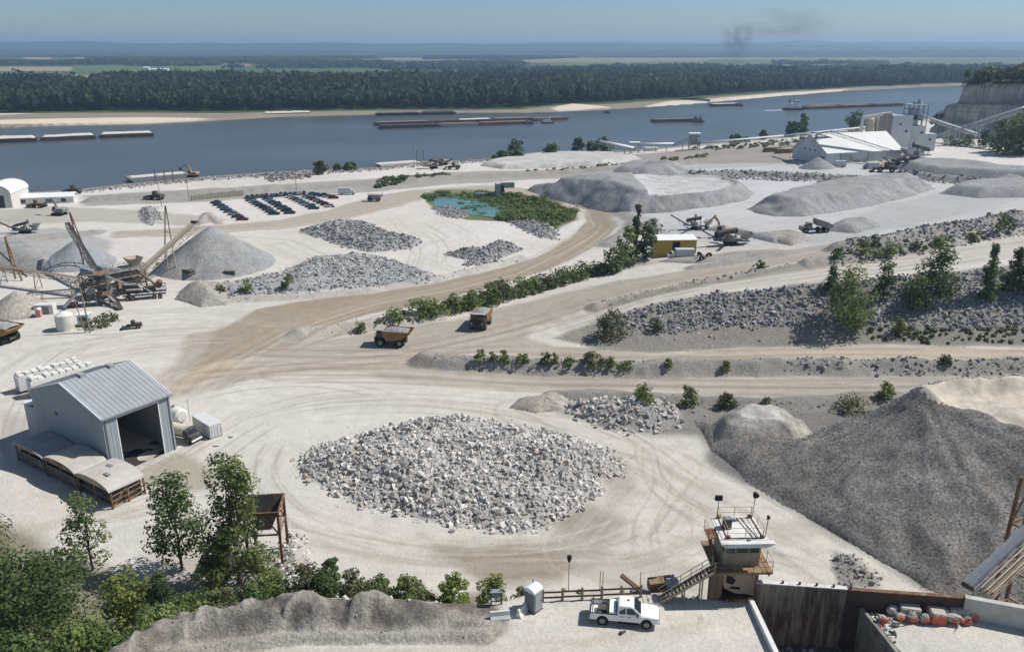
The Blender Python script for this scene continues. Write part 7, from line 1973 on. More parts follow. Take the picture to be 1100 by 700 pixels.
def a_frame(p1_, p2_, top, label, col=M_RUST, th=.28):
    p1_, p2_ = Vector((p1_.x, p1_.y, hgt(p1_.x, p1_.y) - .3)), Vector((p2_.x, p2_.y, hgt(p2_.x, p2_.y) - .3))
    r = empty('steel_mast', p1_, 0, label, 'mast', 'leaning steel masts of the crushing plant')
    for p in (p1_, p2_):
        m = MB(); m.bar(p - p1_, top - p1_ + (p - p1_).normalized() * .2 if p != p1_ else top - p1_, th); m.build('leg', col, r)
    m = MB()
    for f in (.3, .55, .8): m.bar(Vector((0, 0, 0)).lerp(top - p1_, f), (p2_ - p1_).lerp(top - p1_, f), th * .5)
    m.build('brace', col, r)
    return r
a_frame(W(91.5, 289, 0), W(100, 290, 0), Vector((-131.5, 244, 17.5)), 'twin legged mast over the head of the steep dark conveyor')
a_frame(W(177, 281, 0), W(188.5, 284, 0), Vector((-107, 254, 17.5)), 'twin legged mast straddling the wide tan conveyor')
a_frame(W(17, 300, 0), W(24, 302, 0), Vector((W(9.7, 251, 13).x, W(17, 300, 0).y, 12.5)), 'thick yellowish leaning mast at the left end of the rusty conveyor', M_RUSTT, .42)
a_frame(W(27, 296, 0), W(30, 298, 0), Vector((W(25, 251, 11).x - 8, W(27, 296, 0).y, 12.5)), 'thin dark mast just right of the thick yellowish one', M_DARK, .3)
def utility_pole(px, py, h, label, lean=0, arm=True, th=.16):
    p = G(px, py); m = MB(); m.cyl((0, 0, -.5), (lean, 0, h), th, th * .6, 8)
    r = empty('utility_pole', (p.x, p.y, p.z), 0, label, 'pole', 'tall poles around the quarry')
    m.build('pole', M_WOOD, r)
    if arm:
        m = MB(); m.box(-.9 + lean, .9 + lean, -.07, .07, h - .9, h - .75); m.build('cross_arm', M_WOOD, r)
    return r
utility_pole(92, 357, 14, 'slim pole in front of the crushing plant, the left one of two', -2.2, False, .13)
utility_pole(97, 357, 11, 'thick dark pole in front of the crushing plant, the right one of two', -.6, False, .22)
utility_pole(174, 222, 14, 'tall pole near the river above the wide tan conveyor', -.6)
utility_pole(203, 214, 12, 'shorter pole near the river right of the tall one', 0)
utility_pole(28, 216, 14, 'pole beside the white barrel roofed building at the left edge', -1.5)
utility_pole(445, 180, 12, 'pole on the river bank at the loading dock', 0)
utility_pole(319, 210, 12, 'pole standing at the back of the parked cars', 0)
# crusher: frame tower with decks
q = W(112, 322, 0)
cp = empty('crushing_plant', (q.x, q.y, hgt(q.x, q.y)), R(50), 'tangled dark crushing plant of steel frames, chutes and screens where the conveyors meet', 'crushing plant')
rr = random.Random(5)
for x in (0, 4, 8, 12):
    for y in (0, 5):
        m = MB(); m.box(x - .15, x + .15, y - .15, y + .15, -.3, 7.5 - abs(x - 6) * .3); m.build('post', M_DARK, cp)
m = MB()
for z0 in (2.4, 4.8, 6.6): m.box(-.5, 12.5, -.6, 5.6, z0, z0 + .12)
m.build('deck', M_GREY, cp)
m = MB()
for z0 in (2.5, 4.9, 6.7): rails(m, [(-.4, -.5, z0), (12.4, -.5, z0), (12.4, 5.5, z0), (-.4, 5.5, z0), (-.4, -.5, z0)], 1.0, 2, .07)
m.build('railing', M_RUSTT, cp)
m = MB()
for x in (0, 4, 8): m.bar((x, 0, 0), (x + 4, 0, 4.8), .14); m.bar((x + 4, 0, 0), (x, 0, 4.8), .14); m.bar((x, 5, 0), (x + 4, 5, 4.8), .14)
m.build('brace', M_RUST, cp)
m = MB(); m.prism([(1, 7.0), (6, 5.4), (6, 7.0), (1, 8.6)], .8, 4.2); m.build('screen_box', mat('blue_grey_machine', (.20, .235, .27), .6, var=.3, dirt=(.3, .27, .23), dirt_amt=.3), cp, .05)
m = MB(); m.cyl((8, 2.5, 2.6), (8, 2.5, 4.6), 1.5, 1.2, 14); m.cyl((8, 2.5, 4.6), (8, 2.5, 5.4), 1.7, 1.9, 14); m.build('crusher', M_GREY, cp)
m = MB(); frus(m, 8.5, 12.5, .5, 4.5, 9.2, 9.8, 11.2, 1.8, 3.2, 6.8, .1); m.build('hopper', M_TANST, cp)
m = MB(); m.bar((6, 2.5, 5.6), (3.5, -3.2, 1.6), 1.0, .5); m.bar((2, 4, 6), (-3, 7, 1.6), .9, .4); m.bar((10, 1, 6), (14, -3.5, 1.0), .8, .4); m.build('chute', M_RUSTT, cp)
for bx_ in ((1, 3, 1, 3, 2.5, 3.8), (10, 11.6, 1, 2.6, 2.5, 3.7), (4.4, 5.4, 3.5, 4.5, 4.9, 5.9)):
    m = MB(); m.box(*bx_); m.build('motor', M_DUSTW, cp, .05)
q = W(90, 330, 0)
cp3 = empty('crushing_plant', (q.x, q.y, hgt(q.x, q.y)), R(15), 'tall blue grey steel tower full of braces between the poles and the tangled plant', 'crushing plant')
m = MB()
for x in (0, 3.2, 6.4):
    for y in (0, 3.2): m.box(x - .14, x + .14, y - .14, y + .14, -.3, 8.5)
m.build('frame', M_GREY, cp3)
m = MB()
for z0 in (0, 2.8, 5.6):
    for x in (0, 3.2):
        m.bar((x, 0, z0), (x + 3.2, 0, z0 + 2.8), .12); m.bar((x + 3.2, 0, z0), (x, 0, z0 + 2.8), .12); m.bar((x, 3.2, z0), (x + 3.2, 3.2, z0 + 2.8), .12)
m.build('brace', M_DARK, cp3)
m = MB()
for z0 in (2.8, 5.6, 8.3): m.box(-.4, 6.8, -.5, 3.7, z0, z0 + .1)
m.build('deck', M_RUSTT, cp3)
m = MB()
for z0 in (2.9, 5.7, 8.4): rails(m, [(-.4, -.5, z0), (6.8, -.5, z0), (6.8, 3.7, z0)], 1.0, 2, .06)
m.build('railing', M_TANST, cp3)
m = MB(); m.prism([(.4, 8.6), (3.4, 7.0), (3.4, 9.2), (.4, 10.4)], .5, 2.8); m.build('screen_box', mat('blue_machine', (.16, .20, .25), .6, var=.3), cp3, .05)
m = MB(); m.bar((5, 1.5, 8), (10, 6, 4), 1.0, .5); m.bar((1, 1.5, 6), (-4, -2.5, 1), .9, .4); m.bar((6, 0, 3), (9, -3, .5), .6, .3); m.build('chute', M_GREY, cp3)
m = MB(); m.cyl((2, 1.6, 2.9), (2, 1.6, 5.2), 1.1, .5, 12); m.build('bin', M_DUSTW, cp3)
q = W(133, 324, 0)
cp2 = empty('crushing_plant', (q.x, q.y, hgt(q.x, q.y)), R(18), 'low dark wheeled plant with trusses and white panels right of the tangled one', 'crushing plant')
m = MB()
for y in (0, 3):
    m.bar((0, y, 1.4), (10.5, y, 1.4), .3, .4); m.bar((0, y, 3.4), (10.5, y, 3.4), .15)
    for k in range(7): m.bar((k * 1.5, y, 1.4), (k * 1.5 + 1.5, y, 3.4), .1); m.bar((k * 1.5 + 1.5, y, 1.4), (k * 1.5 + 1.5, y, 3.4), .1)
m.build('frame', M_DARK, cp2)
m = MB(); m.prism([(0, 2.0), (4, 1.6), (4, 3.8), (0, 4.4)], .5, 2.5); m.box(5, 8, .4, 2.6, 1.8, 3.2); m.build('machine_body', M_DARK, cp2, .05)
m = MB(); m.box(.5, 3.5, .2, .32, 4.3, 4.7); m.bar((4, .2, 4.3), (7.5, .2, 1.6), .5, .1); m.box(1, 4.5, -.3, -.2, 2.9, 3.3); m.build('panel', M_DUSTW, cp2)
m = MB(); m.cyl((9, .3, 3.7), (9, 2.7, 3.7), .9, n=14); m.build('flywheel', M_RUST, cp2)
wheels(cp2, [(1.0, 3.2), (1.0, -.2), (2.4, -.2), (9, -.2), (7.6, -.2)], .6, .4)
# storage near it
q = W(71, 354, 0)
sl_ = empty('storage_silo', (q.x, q.y, hgt(q.x, q.y)), 0, 'short fat white tank with a stained side left of the poles', 'tank')
m = MB(); m.cyl((0, 0, 0), (0, 0, 3.7), 2.0, 2.05, 20); m.build('shell', mat('stained_white_tank', (.66, .66, .62), .6, var=.12, dirt=(.44, .43, .27), dirt_amt=.35), sl_)
m = MB(); m.cyl((0, 0, 3.7), (0, 0, 4.5), 2.05, .4, 20); m.build('roof', M_DUSTW, sl_)
q = W(84, 352, 0)
m = MB(); m.box(0, 2.6, 0, 2.4, .6, 2.9); o = thing_mesh(m, 'control_cabin', mat('pale_blue_cabin', (.42, .47, .51), .6, var=.15), 'pale blue grey cabin beside the fat white tank', 'cabin', (q.x, q.y, hgt(q.x, q.y)), .2, .04)
m = MB(); m.box(-.2, 2.8, -.2, 2.6, 2.9, 3.1); m.build('roof', M_ROOFW, o); m = MB(); m.box(.5, 2.1, -.03, 0, 1.5, 2.5); m.build('window', M_GLASS, o)
m = MB(); m.box(0, 2.6, 0, 2.4, 0, .6); m.build('base', M_DARK, o)
q = W(37, 338, 0)
m = MB(); m.box(0, 4.6, 0, 2.4, 0, 2.5); o = thing_mesh(m, 'storage_box', M_DUSTW, 'white storage box beside the small brownish gravel cone', 'storage box', (q.x, q.y, hgt(q.x, q.y)), .12, .04)
m = MB(); m.box(2.0, 3.6, -.05, -.003, .2, 2.0); m.build('door', M_GREY, o)
q = W(38.5, 341, 0)
m = MB(); m.box(0, 1.2, 0, 1.2, 0, 2.0); o = thing_mesh(m, 'portable_toilet', mat('faded_red_plastic', (.55, .27, .24), .6, var=.15), 'faded red portable toilet in front of the white storage box', 'portable toilet', (q.x, q.y, hgt(q.x, q.y)), .1, .04)
m = MB(); m.prism([(-.05, 2.0), (1.25, 2.0), (.6, 2.3)], -.05, 1.25, 'y'); m.build('roof', M_ROOFW, o)
wheel_loader(place(142, 353.5, (0, .6)), R(200), 'small forklift like loader with a white canopy below the crushing plant', M_DARK, .62, 'loader')
m = MB(); m.cyl((0, 0, 0), (2.6, 0, 0), .7, n=12); q = W(72, 330, 0); thing_mesh(m, 'steel_drum', M_RUST, 'rusty drum like vessel behind the fat white tank', 'drum', (q.x, q.y, .7), .3)
m = MB(); m.box(0, 3.2, 0, 1.2, 0, 1.7); q = W(241, 297, 0); o = thing_mesh(m, 'generator', M_DARK, 'black box shaped generator in front of the conical pile', 'generator', (q.x, q.y - .5, hgt(q.x, q.y)), .05, .06)
m = MB(); m.cyl((.5, .6, 1.7), (.5, .6, 2.3), .1, n=8); m.build('exhaust', M_RUST, o)
# machines on the left pad
screener(place(27, 250, (0, 0)), R(185), 'small dark mobile crusher on the white pad at the left', .95, M_GREY)
excavator(place(64, 231, (0, 0)), R(170), 'small dark excavator near the white low roofs at the left', GREYT, 1.25, (1.0, -.5))
wheel_loader(place(40, 223, (0, 0)), R(175), 'brownish loader in front of the low white roof', M_RUSTT, 1.0)
# buildings at the left edge
q = W(-22, 223.5, 0)
wb = empty('white_building', (q.x, q.y, hgt(q.x, q.y)), R(8), 'white round roofed building with a dark doorway at the left edge by the river', 'building')
pr = [(0, 0), (0, 6.0)] + [(6.5 - 6.5 * math.cos(a), 6.0 + 3.6 * math.sin(a)) for a in np.linspace(.15, math.pi - .15, 10)] + [(13, 6.0), (13, 0)]
m = MB(); m.prism([(x, z) for x, z in pr], 0, 18, 'y'); m.build('wall', mat('cream_wall', (.60, .585, .53), .7, var=.1), wb)
m = MB(); ar = [(6.5 - 6.75 * math.cos(a), 6.0 + 3.85 * math.sin(a)) for a in np.linspace(0, math.pi, 14)]; n = 14
m.add([(x, y, z) for y in (-.4, 18.4) for x, z in ar], [(i, i + 1, i + 1 + n, i + n) for i in range(n - 1)], True); m.build('roof', M_ROOFW, wb)
m = MB(); m.box(2.5, 10.2, -.06, -.003, 0, 5.2); m.build('door', mat('dark_blue_door', (.05, .055, .075), .6), wb)
q = W(14, 219, 0)
lw = empty('low_building', (q.x, q.y, hgt(q.x, q.y)), R(13), 'long low white roofed building beside the round roofed one', 'building')
m = MB(); m.box(0, 24, 0, 7, 0, 2.6); m.build('wall', M_DUSTW, lw)
m = MB(); m.prism([(-.5, 2.6), (3.5, 4.0), (7.5, 2.6), (7.5, 2.75), (3.5, 4.2), (-.5, 2.75)], -.5, 24.5, 'x'); m.build('roof', M_ROOFW, lw)
m = MB()
for x in (3, 8, 13, 19): m.box(x, x + 2, -.05, -.003, .6, 1.9)
m.build('window', M_DARK, lw)
# olive block wall
q, q2 = G(206, 215.5), G(262, 210)
m = MB(); d_ = q2 - q
for k in range(14): m.box(d_.length * k / 14, d_.length * (k + .96) / 14, 0, 1.2, 0, 2.2 + .15 * (k % 3))
thing_mesh(m, 'block_wall', mat('olive_grey_block', (.33, .32, .25), .9, var=.2), 'long olive grey block wall left of the parked cars', 'wall', (q.x, q.y, q.z), math.atan2(d_.y, d_.x), .04)

# ------------------------------------------------------------------ parked cars
def car(col, i, suv=False):
    r = empty('parked_car', (0, 0, -500), 0, 'x', 'car')
    pm_ = mat('car_paint_%s' % 'abcdefgh'[i], col, .3, var=.05, spec=.6)
    m = MB(); k = .12 if suv else 0
    lo = lambda x, w, s, t: (x, half((w - .06, .25), (w, .4), (w, .62), (w - .03, s), (w - .2, t)))
    loft(m, [lo(2.3, .70, .66, .70), lo(2.1, .84, .78, .82), lo(1.0, .90, .92 + k, .98 + k), lo(-1.6, .90, .94 + k, 1.0 + k), lo(-2.2, .84, .92 + k, .96 + k), lo(-2.32, .74, .8, .84)])
    m.build('body', pm_, r, .03)
    xb = -2.0 if suv else -1.55
    cs = lambda x, wb, wt, zt: (x, half((wb, .95), (wb, .98), (wt, zt), (wt - .1, zt + .02)))
    m = MB(); zt = 1.62 if suv else 1.40
    loft(m, [cs(1.05, .8, .78, 1.0), cs(.3, .82, .64, zt - .03), cs(xb + .45, .82, .64, zt), cs(xb, .80, .74, 1.05)]); m.build('windows', M_GLASS, r)
    m = MB(); m.box(xb + .45, .3, -.6, .6, zt + .015, zt + .05); m.build('roof', pm_, r, .02)
    for x in (1.4, -1.4):
        for s in (-1, 1):
            m = MB(); m.cyl((x, s * .70, .33), (x, s * .905, .33), .33, n=14); m.build('wheel', M_BLACK, r)
    return r
CARC = [((.035, .04, .075), 'navy'), ((.02, .02, .022), 'black'), ((.10, .105, .115), 'dark grey'), ((.30, .31, .32), 'silver'), ((.55, .55, .55), 'white'), ((.16, .02, .02), 'dark red'), ((.05, .09, .16), 'blue')]
PROT = [car(c[0], i, i in (1, 2, 5)) for i, c in enumerate(CARC)]
rc = random.Random(12)
ordn = ['first', 'second', 'third', 'fourth', 'fifth', 'sixth', 'seventh', 'eighth', 'ninth', 'tenth', 'eleventh', 'twelfth', 'thirteenth']
used = set()
def car_row(a, b_, n, rz, where, frm, cols):
    pa, pb = G(*a), G(*b_)
    for k in range(n):
        t_ = k / max(1, n - 1); p = pa.lerp(pb, t_); ci = cols[k % len(cols)]
        loc = (p.x + rc.uniform(-.2, .2), p.y + rc.uniform(-.1, .1), hgt(p.x, p.y) - .02); ang = rz + rc.uniform(-.05, .05) + (math.pi if rc.random() < .3 else 0)
        lb = f'{CARC[ci][1]} car, {ordn[k]} from the {frm} in {where}'
        if ci not in used:
            used.add(ci); o = PROT[ci]; o.location = loc; o.rotation_euler = (0, 0, ang); o['label'] = lb
        else: o = copy_thing(PROT[ci], loc, ang, lb)
        o['group'] = 'cars parked in rows on the white lot'
car_row((232, 218.5), (260, 236.5), 8, R(8), 'the separate leftmost column of parked cars', 'top', [0, 0, 2, 6, 2, 3, 0, 5])
car_row((270, 216), (295, 230.5), 8, R(8), 'the second column of parked cars', 'top', [2, 3, 2, 0, 1, 0, 2, 1])
car_row((288, 214.5), (311, 229.5), 8, R(8), 'the third column of parked cars', 'top', [0, 3, 6, 2, 0, 2, 1, 0])
car_row((313, 212.5), (337, 224.5), 8, R(8), 'the fourth column of parked cars', 'top', [4, 3, 0, 3, 6, 3, 2, 0])
car_row((330, 212.0), (354, 222.5), 7, R(8), 'the fifth and rightmost column of parked cars', 'top', [3, 6, 5, 3, 0, 5, 4])
car_row((266, 213), (327, 208.4), 13, R(100), 'the long back row of parked cars', 'left', [0, 1, 2, 0, 1, 6, 0, 2, 1, 0, 6, 3, 0])
car_row((336, 209.3), (358, 213.2), 5, R(8), 'the short slanting row behind the rightmost column', 'left', [6, 0, 1, 3, 5])
PKP = GREYT
box_truck(place(376, 209, (0, 0)), R(10), 'small white topped truck on the dirt road right of the parked cars')
# concrete feed ramp by the pond
q = G(533, 213)
fh = empty('loading_hopper', (q.x, q.y, q.z), R(10), 'pale concrete loading bin with a dark opening at the far side of the pond', 'hopper')
m = MB(); m.box(0, 2.0, 0, 4, 0, 6.5); m.box(2.0, 9.0, 3, 6, 4.0, 6.5); m.build('wall', M_CONC, fh, .05)
m = MB(); m.prism([(2.0, 0), (4.6, .6), (3.4, 5.6), (2.02, 6.2)], .3, 3); m.build('chute', M_DARK, fh)
m = MB(); m.box(-9, -4, 1, 3, 0, 2.2); m.box(-4, -.1, 1.3, 2.6, 1.2, 1.8); m.build('feeder', M_GREY, fh, .05)
# ------------------------------------------------------------------ processing plant at the right, beyond the stockpiles
PLW = mat('pale_plant_cladding', (.52, .555, .575), .6, var=.12, scale=.25, dirt=(.40, .40, .39), dirt_amt=.3)
PLG = mat('grey_plant_cladding', (.36, .39, .41), .65, var=.2, scale=.3, dirt=(.24, .25, .25), dirt_amt=.4)
PLT = mat('tan_silo_paint', (.50, .44, .31), .7, var=.15, scale=.4, dirt=(.34, .28, .2), dirt_amt=.3)
q = W(887, 176.5, 5)
ps = empty('plant_shed', (q.x, q.y, hgt(q.x, q.y) - .3), math.atan2(.336, .942), 'large pale shed with a broad white roof in front of the processing plant', 'shed')
L_, Wd_, eh, rh = 50, 28, 5.6, 14.2
m = MB(); m.prism([(0, 0), (Wd_, 0), (Wd_, eh), (Wd_ / 2, rh), (0, eh)], 0, L_, 'x'); m.build('wall', PLW, ps)
m = MB()
for y0, y1 in ((-.6, Wd_ / 2), (Wd_ + .6, Wd_ / 2)):
    m.add([(-.5, y0, eh), (L_ + .5, y0, eh), (L_ + .5, y1, rh + .1), (-.5, y1, rh + .1), (-.5, y0, eh + .3), (L_ + .5, y0, eh + .3), (L_ + .5, y1, rh + .4), (-.5, y1, rh + .4)], [(0, 1, 2, 3), (4, 5, 6, 7), (0, 1, 5, 4), (1, 2, 6, 5), (2, 3, 7, 6), (3, 0, 4, 7)])
m.build('roof', mat('white_metal_roof', (.62, .62, .595), .6, var=.08, scale=.1), ps)
m = MB(); m.box(-.08, -.003, 1.5, 5.5, 0, 3.8); m.build('door', M_DARK, ps)
m = MB()
for y in (9, 13, 17): m.box(-.06, -.003, y, y + 1.4, 6.0, 6.8)
m.build('window', M_DARK, ps)
for x in (9, 27, 40):
    m = MB(); m.box(x, x + .5, -.35, -.003, 0, eh); m.build('buttress', PLG, ps)
def Wy(px, py, z): return W(px, py, z)
FC = 'conveyors of the riverside processing plant'
def far_conv(a, b_, w, label, legs=(.3, .7), frame=PLG, belt=None, deep=1.4, cover=None):
    return conveyor(a, b_, w, 'belt_conveyor', label, frame, belt or M_BELT, deep, legs, FC, cover=cover, bay=4.0)
far_conv(Wy(873, 142.5, 20.5), Wy(948, 163, 8), 1.5, 'upper of the two dark conveyors crossing the white roof of the plant shed', (), M_GREY)
far_conv(Wy(893, 141, 21.5), Wy(987, 170.5, 6.5), 1.7, 'longer lower dark conveyor crossing the white roof of the plant shed', (.9,), M_GREY)
far_conv(Wy(906, 165, 9.5), Wy(934, 176.5, 5.8), 1.5, 'short dark conveyor leaning on the long side of the plant shed', (), M_DARK)
far_conv(Wy(838, 157, 9), Wy(889, 141.5, 21.5), 1.5, 'pale conveyor rising to the gable top of the plant shed', (.3, .7), PLG)
for i, (px, w, h, lb) in enumerate(((933, 2.3, 14, 'left tan silo behind the plant shed'), (941.5, 2.1, 14, 'right tan silo behind the plant shed'))):
    q = W(px, 149, 5); r = empty('tan_silo', (q.x, q.y, hgt(q.x, q.y)), 0, lb, 'silo', 'twin tan silos behind the plant shed')
    m = MB(); m.cyl((0, 0, 0), (0, 0, h), w, n=18); m.build('shell', PLT, r)
    m = MB(); m.cyl((0, 0, h), (0, 0, h + 1.6), w, .5, n=18); m.cyl((0, 0, h + 1.6), (0, 0, h + 3), .3, n=8); m.build('roof', PLT, r)
    m = MB(); m.box(-w - .3, -w, -.4, .4, 0, h); m.build('ladder', M_GREY, r)
q = W(955, 163, 6)
pp = empty('processing_plant', (q.x, q.y, hgt(q.x, q.y) - .3), R(6), 'tall pale grey stone processing plant with an open steel top in front of the cliff', 'processing plant')
m = MB(); m.box(0, 12, 0, 12, 0, 21.5); m.build('main_block', PLW, pp, .1)
m = MB(); m.box(12.02, 21, .5, 12, 0, 15.5); m.box(21.02, 28.5, 1, 11, 0, 11); m.build('side_block', PLW, pp, .1)
m = MB(); m.box(-3.5, -.02, 2, 9, 0, 22.5); m.build('stair_tower', mat('brown_grey_cladding', (.33, .29, .26), .7, var=.2), pp)
m = MB()
for x in (12.4, 15.3, 18.2, 20.8):
    for y in (1, 6, 11.5): m.box(x - .2, x + .2, y - .2, y + .2, 15.5, 27)
for z0 in (18.5, 21.5, 24.5, 27): m.box(12, 21.2, .6, 12, z0, z0 + .3)
m.build('open_frame', PLG, pp)
m = MB(); m.box(13, 16, 2, 8, 15.6, 18.2); m.box(16.5, 20, 3, 9, 18.9, 21.2); m.box(13, 17, 2, 8, 21.9, 24.2); m.build('screen_box', PLW, pp, .1)
m = MB(); m.cyl((18, 6, 27.3), (18, 6, 30.5), 1.6, .8, 14); m.cyl((15, 6, 27.3), (15, 6, 29), 1.0, n=12); m.build('cyclone', PLG, pp)
m = MB(); rails(m, [(0, 0, 21.5), (12, 0, 21.5)], 1.2, 2, .12); rails(m, [(12, .6, 27.3), (21, .6, 27.3)], 1.2, 2, .12); rails(m, [(12, .6, 21.8), (21, .6, 21.8)], 1.2, 2, .12); m.build('railing', PLG, pp)
for (x, z0) in ((3, 5), (8, 12), (4, 16), (14, 5), (24, 7), (18, 11)):
    m = MB(); y0 = 0 if x < 12 else (.5 if x < 21 else 1); m.box(x, x + 1.4, y0 - .08, y0 - .003, z0, z0 + 1.2); m.build('window', M_DARK, pp)
m = MB(); m.bar((-16, 5, 20), (1, 5, 22.5), 1.6, 1.6); m.box(-16.5, -15.5, 4, 6, 0, 20); m.build('gallery', M_DUSTW, pp)
far_conv(Wy(992, 125.5, 25), Wy(1049, 144, 11), 1.6, 'white covered conveyor descending to the right from the plant top', (.45, .8), PLW, cover=PLW)
far_conv(Wy(1007, 147, 9), Wy(1101, 117, 30), 3.0, 'white covered conveyor climbing to the right across the cliff', (.25, .5, .75), PLW, cover=PLW)
# trucks and scrap by the shed
box_truck(place(897, 179.5, (0, 0)), R(170), 'small white truck in front of the plant shed wall')
box_truck(place(932, 181.5, (0, 0)), R(175), 'pale truck beside the scrap in front of the plant shed', M_GREY)
wheel_loader(place(951, 185, (0, 0)), R(160), 'dark loader in front of the reddish scrap by the plant shed', M_DARK, 1.5)
screener(place(966, 180, (0, 0)), R(200), 'rust red machine among the scrap right of the plant shed', 1.3, M_RUST)
scatter('scrap_heap', [(940, 180), (978, 181), (976, 174), (945, 173)], 1.7, (.8, 2.2), stone_mat('rusty_scrap', (.16, .10, .08), (.36, .26, .22)), 'reddish scrap and stone heap at the corner of the plant shed', seed=62)
screener(place(985, 171, (0, 0)), R(20), 'grey slanting machine on the spoil ridge right of the plant shed', 1.8, PLG, False)
for i, (px, py, lb) in enumerate([(829, 163, 'brown timber like stack on the bank left of the plant shed, the left one'), (842, 164.5, 'brown stack on the bank left of the plant shed, the right one')]):
    p = G(px, py); m = MB()
    for k in range(3): m.box(-5.5 + .3 * k, 5.5 - .2 * k, -1.5, 1.5, .9 * k, .9 * k + .75)
    thing_mesh(m, 'beam_stack', M_RUSTT, lb, 'stack', (p.x, p.y, p.z), R(5), .06)

# ------------------------------------------------------------------ loading quay on the near bank
RG = 'river loading towers and galleries'
a, b_ = Wy(643.5, 152.5, 7), Wy(681, 160, 3.5)
far_conv(a, b_, 2.6, 'white roofed loading gallery sloping into the river beside the bank trees', (.3, .75), PLG, cover=M_ROOFW)
q = W(682, 163, 0)
t1 = empty('transfer_tower', (q.x, q.y, hgt(q.x, q.y)), 0, 'small transfer tower with a white flat roof at the foot of the sloping gallery', 'tower')
m = MB()
for x in (-2.6, 2.6):
    for y in (0, 4): m.box(x - .2, x + .2, y - .2, y + .2, -1, 6.5)
m.box(-2.6, 2.6, .1, 3.9, 3.2, 3.5); m.bar((-2.6, 0, 0), (2.6, 0, 3.2), .2); m.bar((2.6, 0, 0), (-2.6, 0, 3.2), .2); m.build('frame', PLG, t1)
m = MB(); m.box(-1.8, 1.8, .4, 3.6, 3.5, 5.8); m.build('machine_room', PLW, t1); m = MB(); m.box(-3.4, 3.4, -.8, 4.8, 6.5, 6.9); m.build('roof', M_ROOFW, t1)
q = W(746, 161, 0)
t2 = empty('transfer_tower', (q.x, q.y, hgt(q.x, q.y)), 0, 'taller transfer tower with a white roof in the middle of the river conveyor', 'tower')
m = MB()
for x in (-3, 3):
    for y in (0, 5): m.box(x - .25, x + .25, y - .25, y + .25, -1, 10)
for z0 in (3.2, 6.4): m.box(-3, 3, .1, 4.9, z0, z0 + .3); m.bar((-3, 0, z0 - 3.2), (3, 0, z0), .22); m.bar((3, 0, z0 - 3.2), (-3, 0, z0), .22)
m.build('frame', PLG, t2)
m = MB(); m.box(-2.4, 2.0, .4, 4.6, 3.5, 9.0); m.build('machine_room', PLG, t2); m = MB(); m.box(-3.8, 3.8, -.8, 5.8, 10, 10.5); m.build('roof', M_ROOFW, t2)
far_conv(Wy(685, 155.5, 4), Wy(724, 155, 4.2), 1.8, 'level white conveyor between the two transfer towers', (.2, .5, .8), PLW, cover=M_ROOFW)
far_conv(Wy(723, 155.5, 4), Wy(742, 148, 8.5), 1.8, 'short grey conveyor rising to the taller transfer tower', (.5,), PLG)
far_conv(Wy(751, 154.3, 4.2), Wy(842, 146.3, 4.8), 1.7, 'long pale covered conveyor along the bank right of the taller tower', (.1, .3, .5, .7, .9), PLW, cover=PLW)
far_conv(Wy(842, 146.3, 4.8), Wy(929, 137.2, 6.5), 1.7, 'pale covered conveyor continuing along the bank behind the plant shed', (.1, .3, .5, .7, .9), PLW, cover=PLW)
q = G(692, 162.5); m = MB(); m.box(0, 9, 0, 4, 0, 2.2); o = thing_mesh(m, 'low_shed', M_DUSTW, 'low white shed between the two transfer towers', 'shed', (q.x, q.y, q.z), 0); m = MB(); m.box(-.4, 9.4, -.4, 4.4, 2.2, 2.5); m.build('roof', M_ROOFW, o)

# ------------------------------------------------------------------ barges and boats
M_HULL = mat('dark_barge_hull', (.075, .06, .06), .7, var=.35, scale=.3, dirt=(.16, .10, .08), dirt_amt=.35)
M_HULLR = mat('rust_red_hull', (.15, .085, .075), .75, var=.3, scale=.3, dirt=(.22, .15, .12), dirt_amt=.35)
M_SAND = mat('pale_sand_cargo', (.58, .53, .46), .95, var=.12, scale=.3)
M_COAL = mat('dark_cargo', (.09, .075, .07), .95, var=.4, scale=.3)
M_BRN = mat('brown_cargo', (.20, .155, .14), .95, var=.3, scale=.3)
def barge(a, b_, w, hull, cargo, label, group, heap=2.4, hh=2.2, flat=False):
    """from pixel a to pixel b_ on the water"""
    A0, B0 = W(a[0], a[1], WZ), W(b_[0], b_[1], WZ); d = B0 - A0; L_ = d.length
    r = empty('barge', A0, math.atan2(d.y, d.x), label, 'barge', group)
    m = MB(); m.prism([(0, hh * .95), (0, hh * .55), (3.5, -.8), (L_ - 3.5, -.8), (L_, hh * .55), (L_, hh * .95), (L_ - 2, hh), (2, hh)], 0, w); m.build('hull', hull, r)
    m = MB(); x0, x1, y0, y1 = 1.5, L_ - 1.5, .7, w - .7; ht = .6
    if not flat:
        m.box(x0, x1, y0, y0 + .2, hh, hh + ht); m.box(x0, x1, y1 - .2, y1, hh, hh + ht); m.box(x0, x0 + .2, y0, y1, hh, hh + ht); m.box(x1 - .2, x1, y0, y1, hh, hh + ht)
        m.build('coaming', hull, r)
    xs = np.linspace(x0 + .3, x1 - .3, 40); yv = np.linspace(y0 + .25, y1 - .25, 9); X_, Y_ = np.meshgrid(xs, yv)
    Z_ = hh + (.6 if not flat else .05) + heap * np.sin(np.pi * (Y_ - y0) / (y1 - y0)) ** .8 * (.7 + .3 * fbm(X_, Y_, 12, 3, int(a[0]) % 50)) * sstep(0, 2.5, X_ - x0) * sstep(0, 2.5, x1 - X_)
    i_ = np.arange(X_.size).reshape(X_.shape); f_ = np.stack([i_[:-1, :-1], i_[:-1, 1:], i_[1:, 1:], i_[1:, :-1]], -1).reshape(-1, 4)
    np_mesh('cargo', np.stack([X_, Y_, Z_], -1).reshape(-1, 3), f_, cargo, r, smooth=True)
    return r
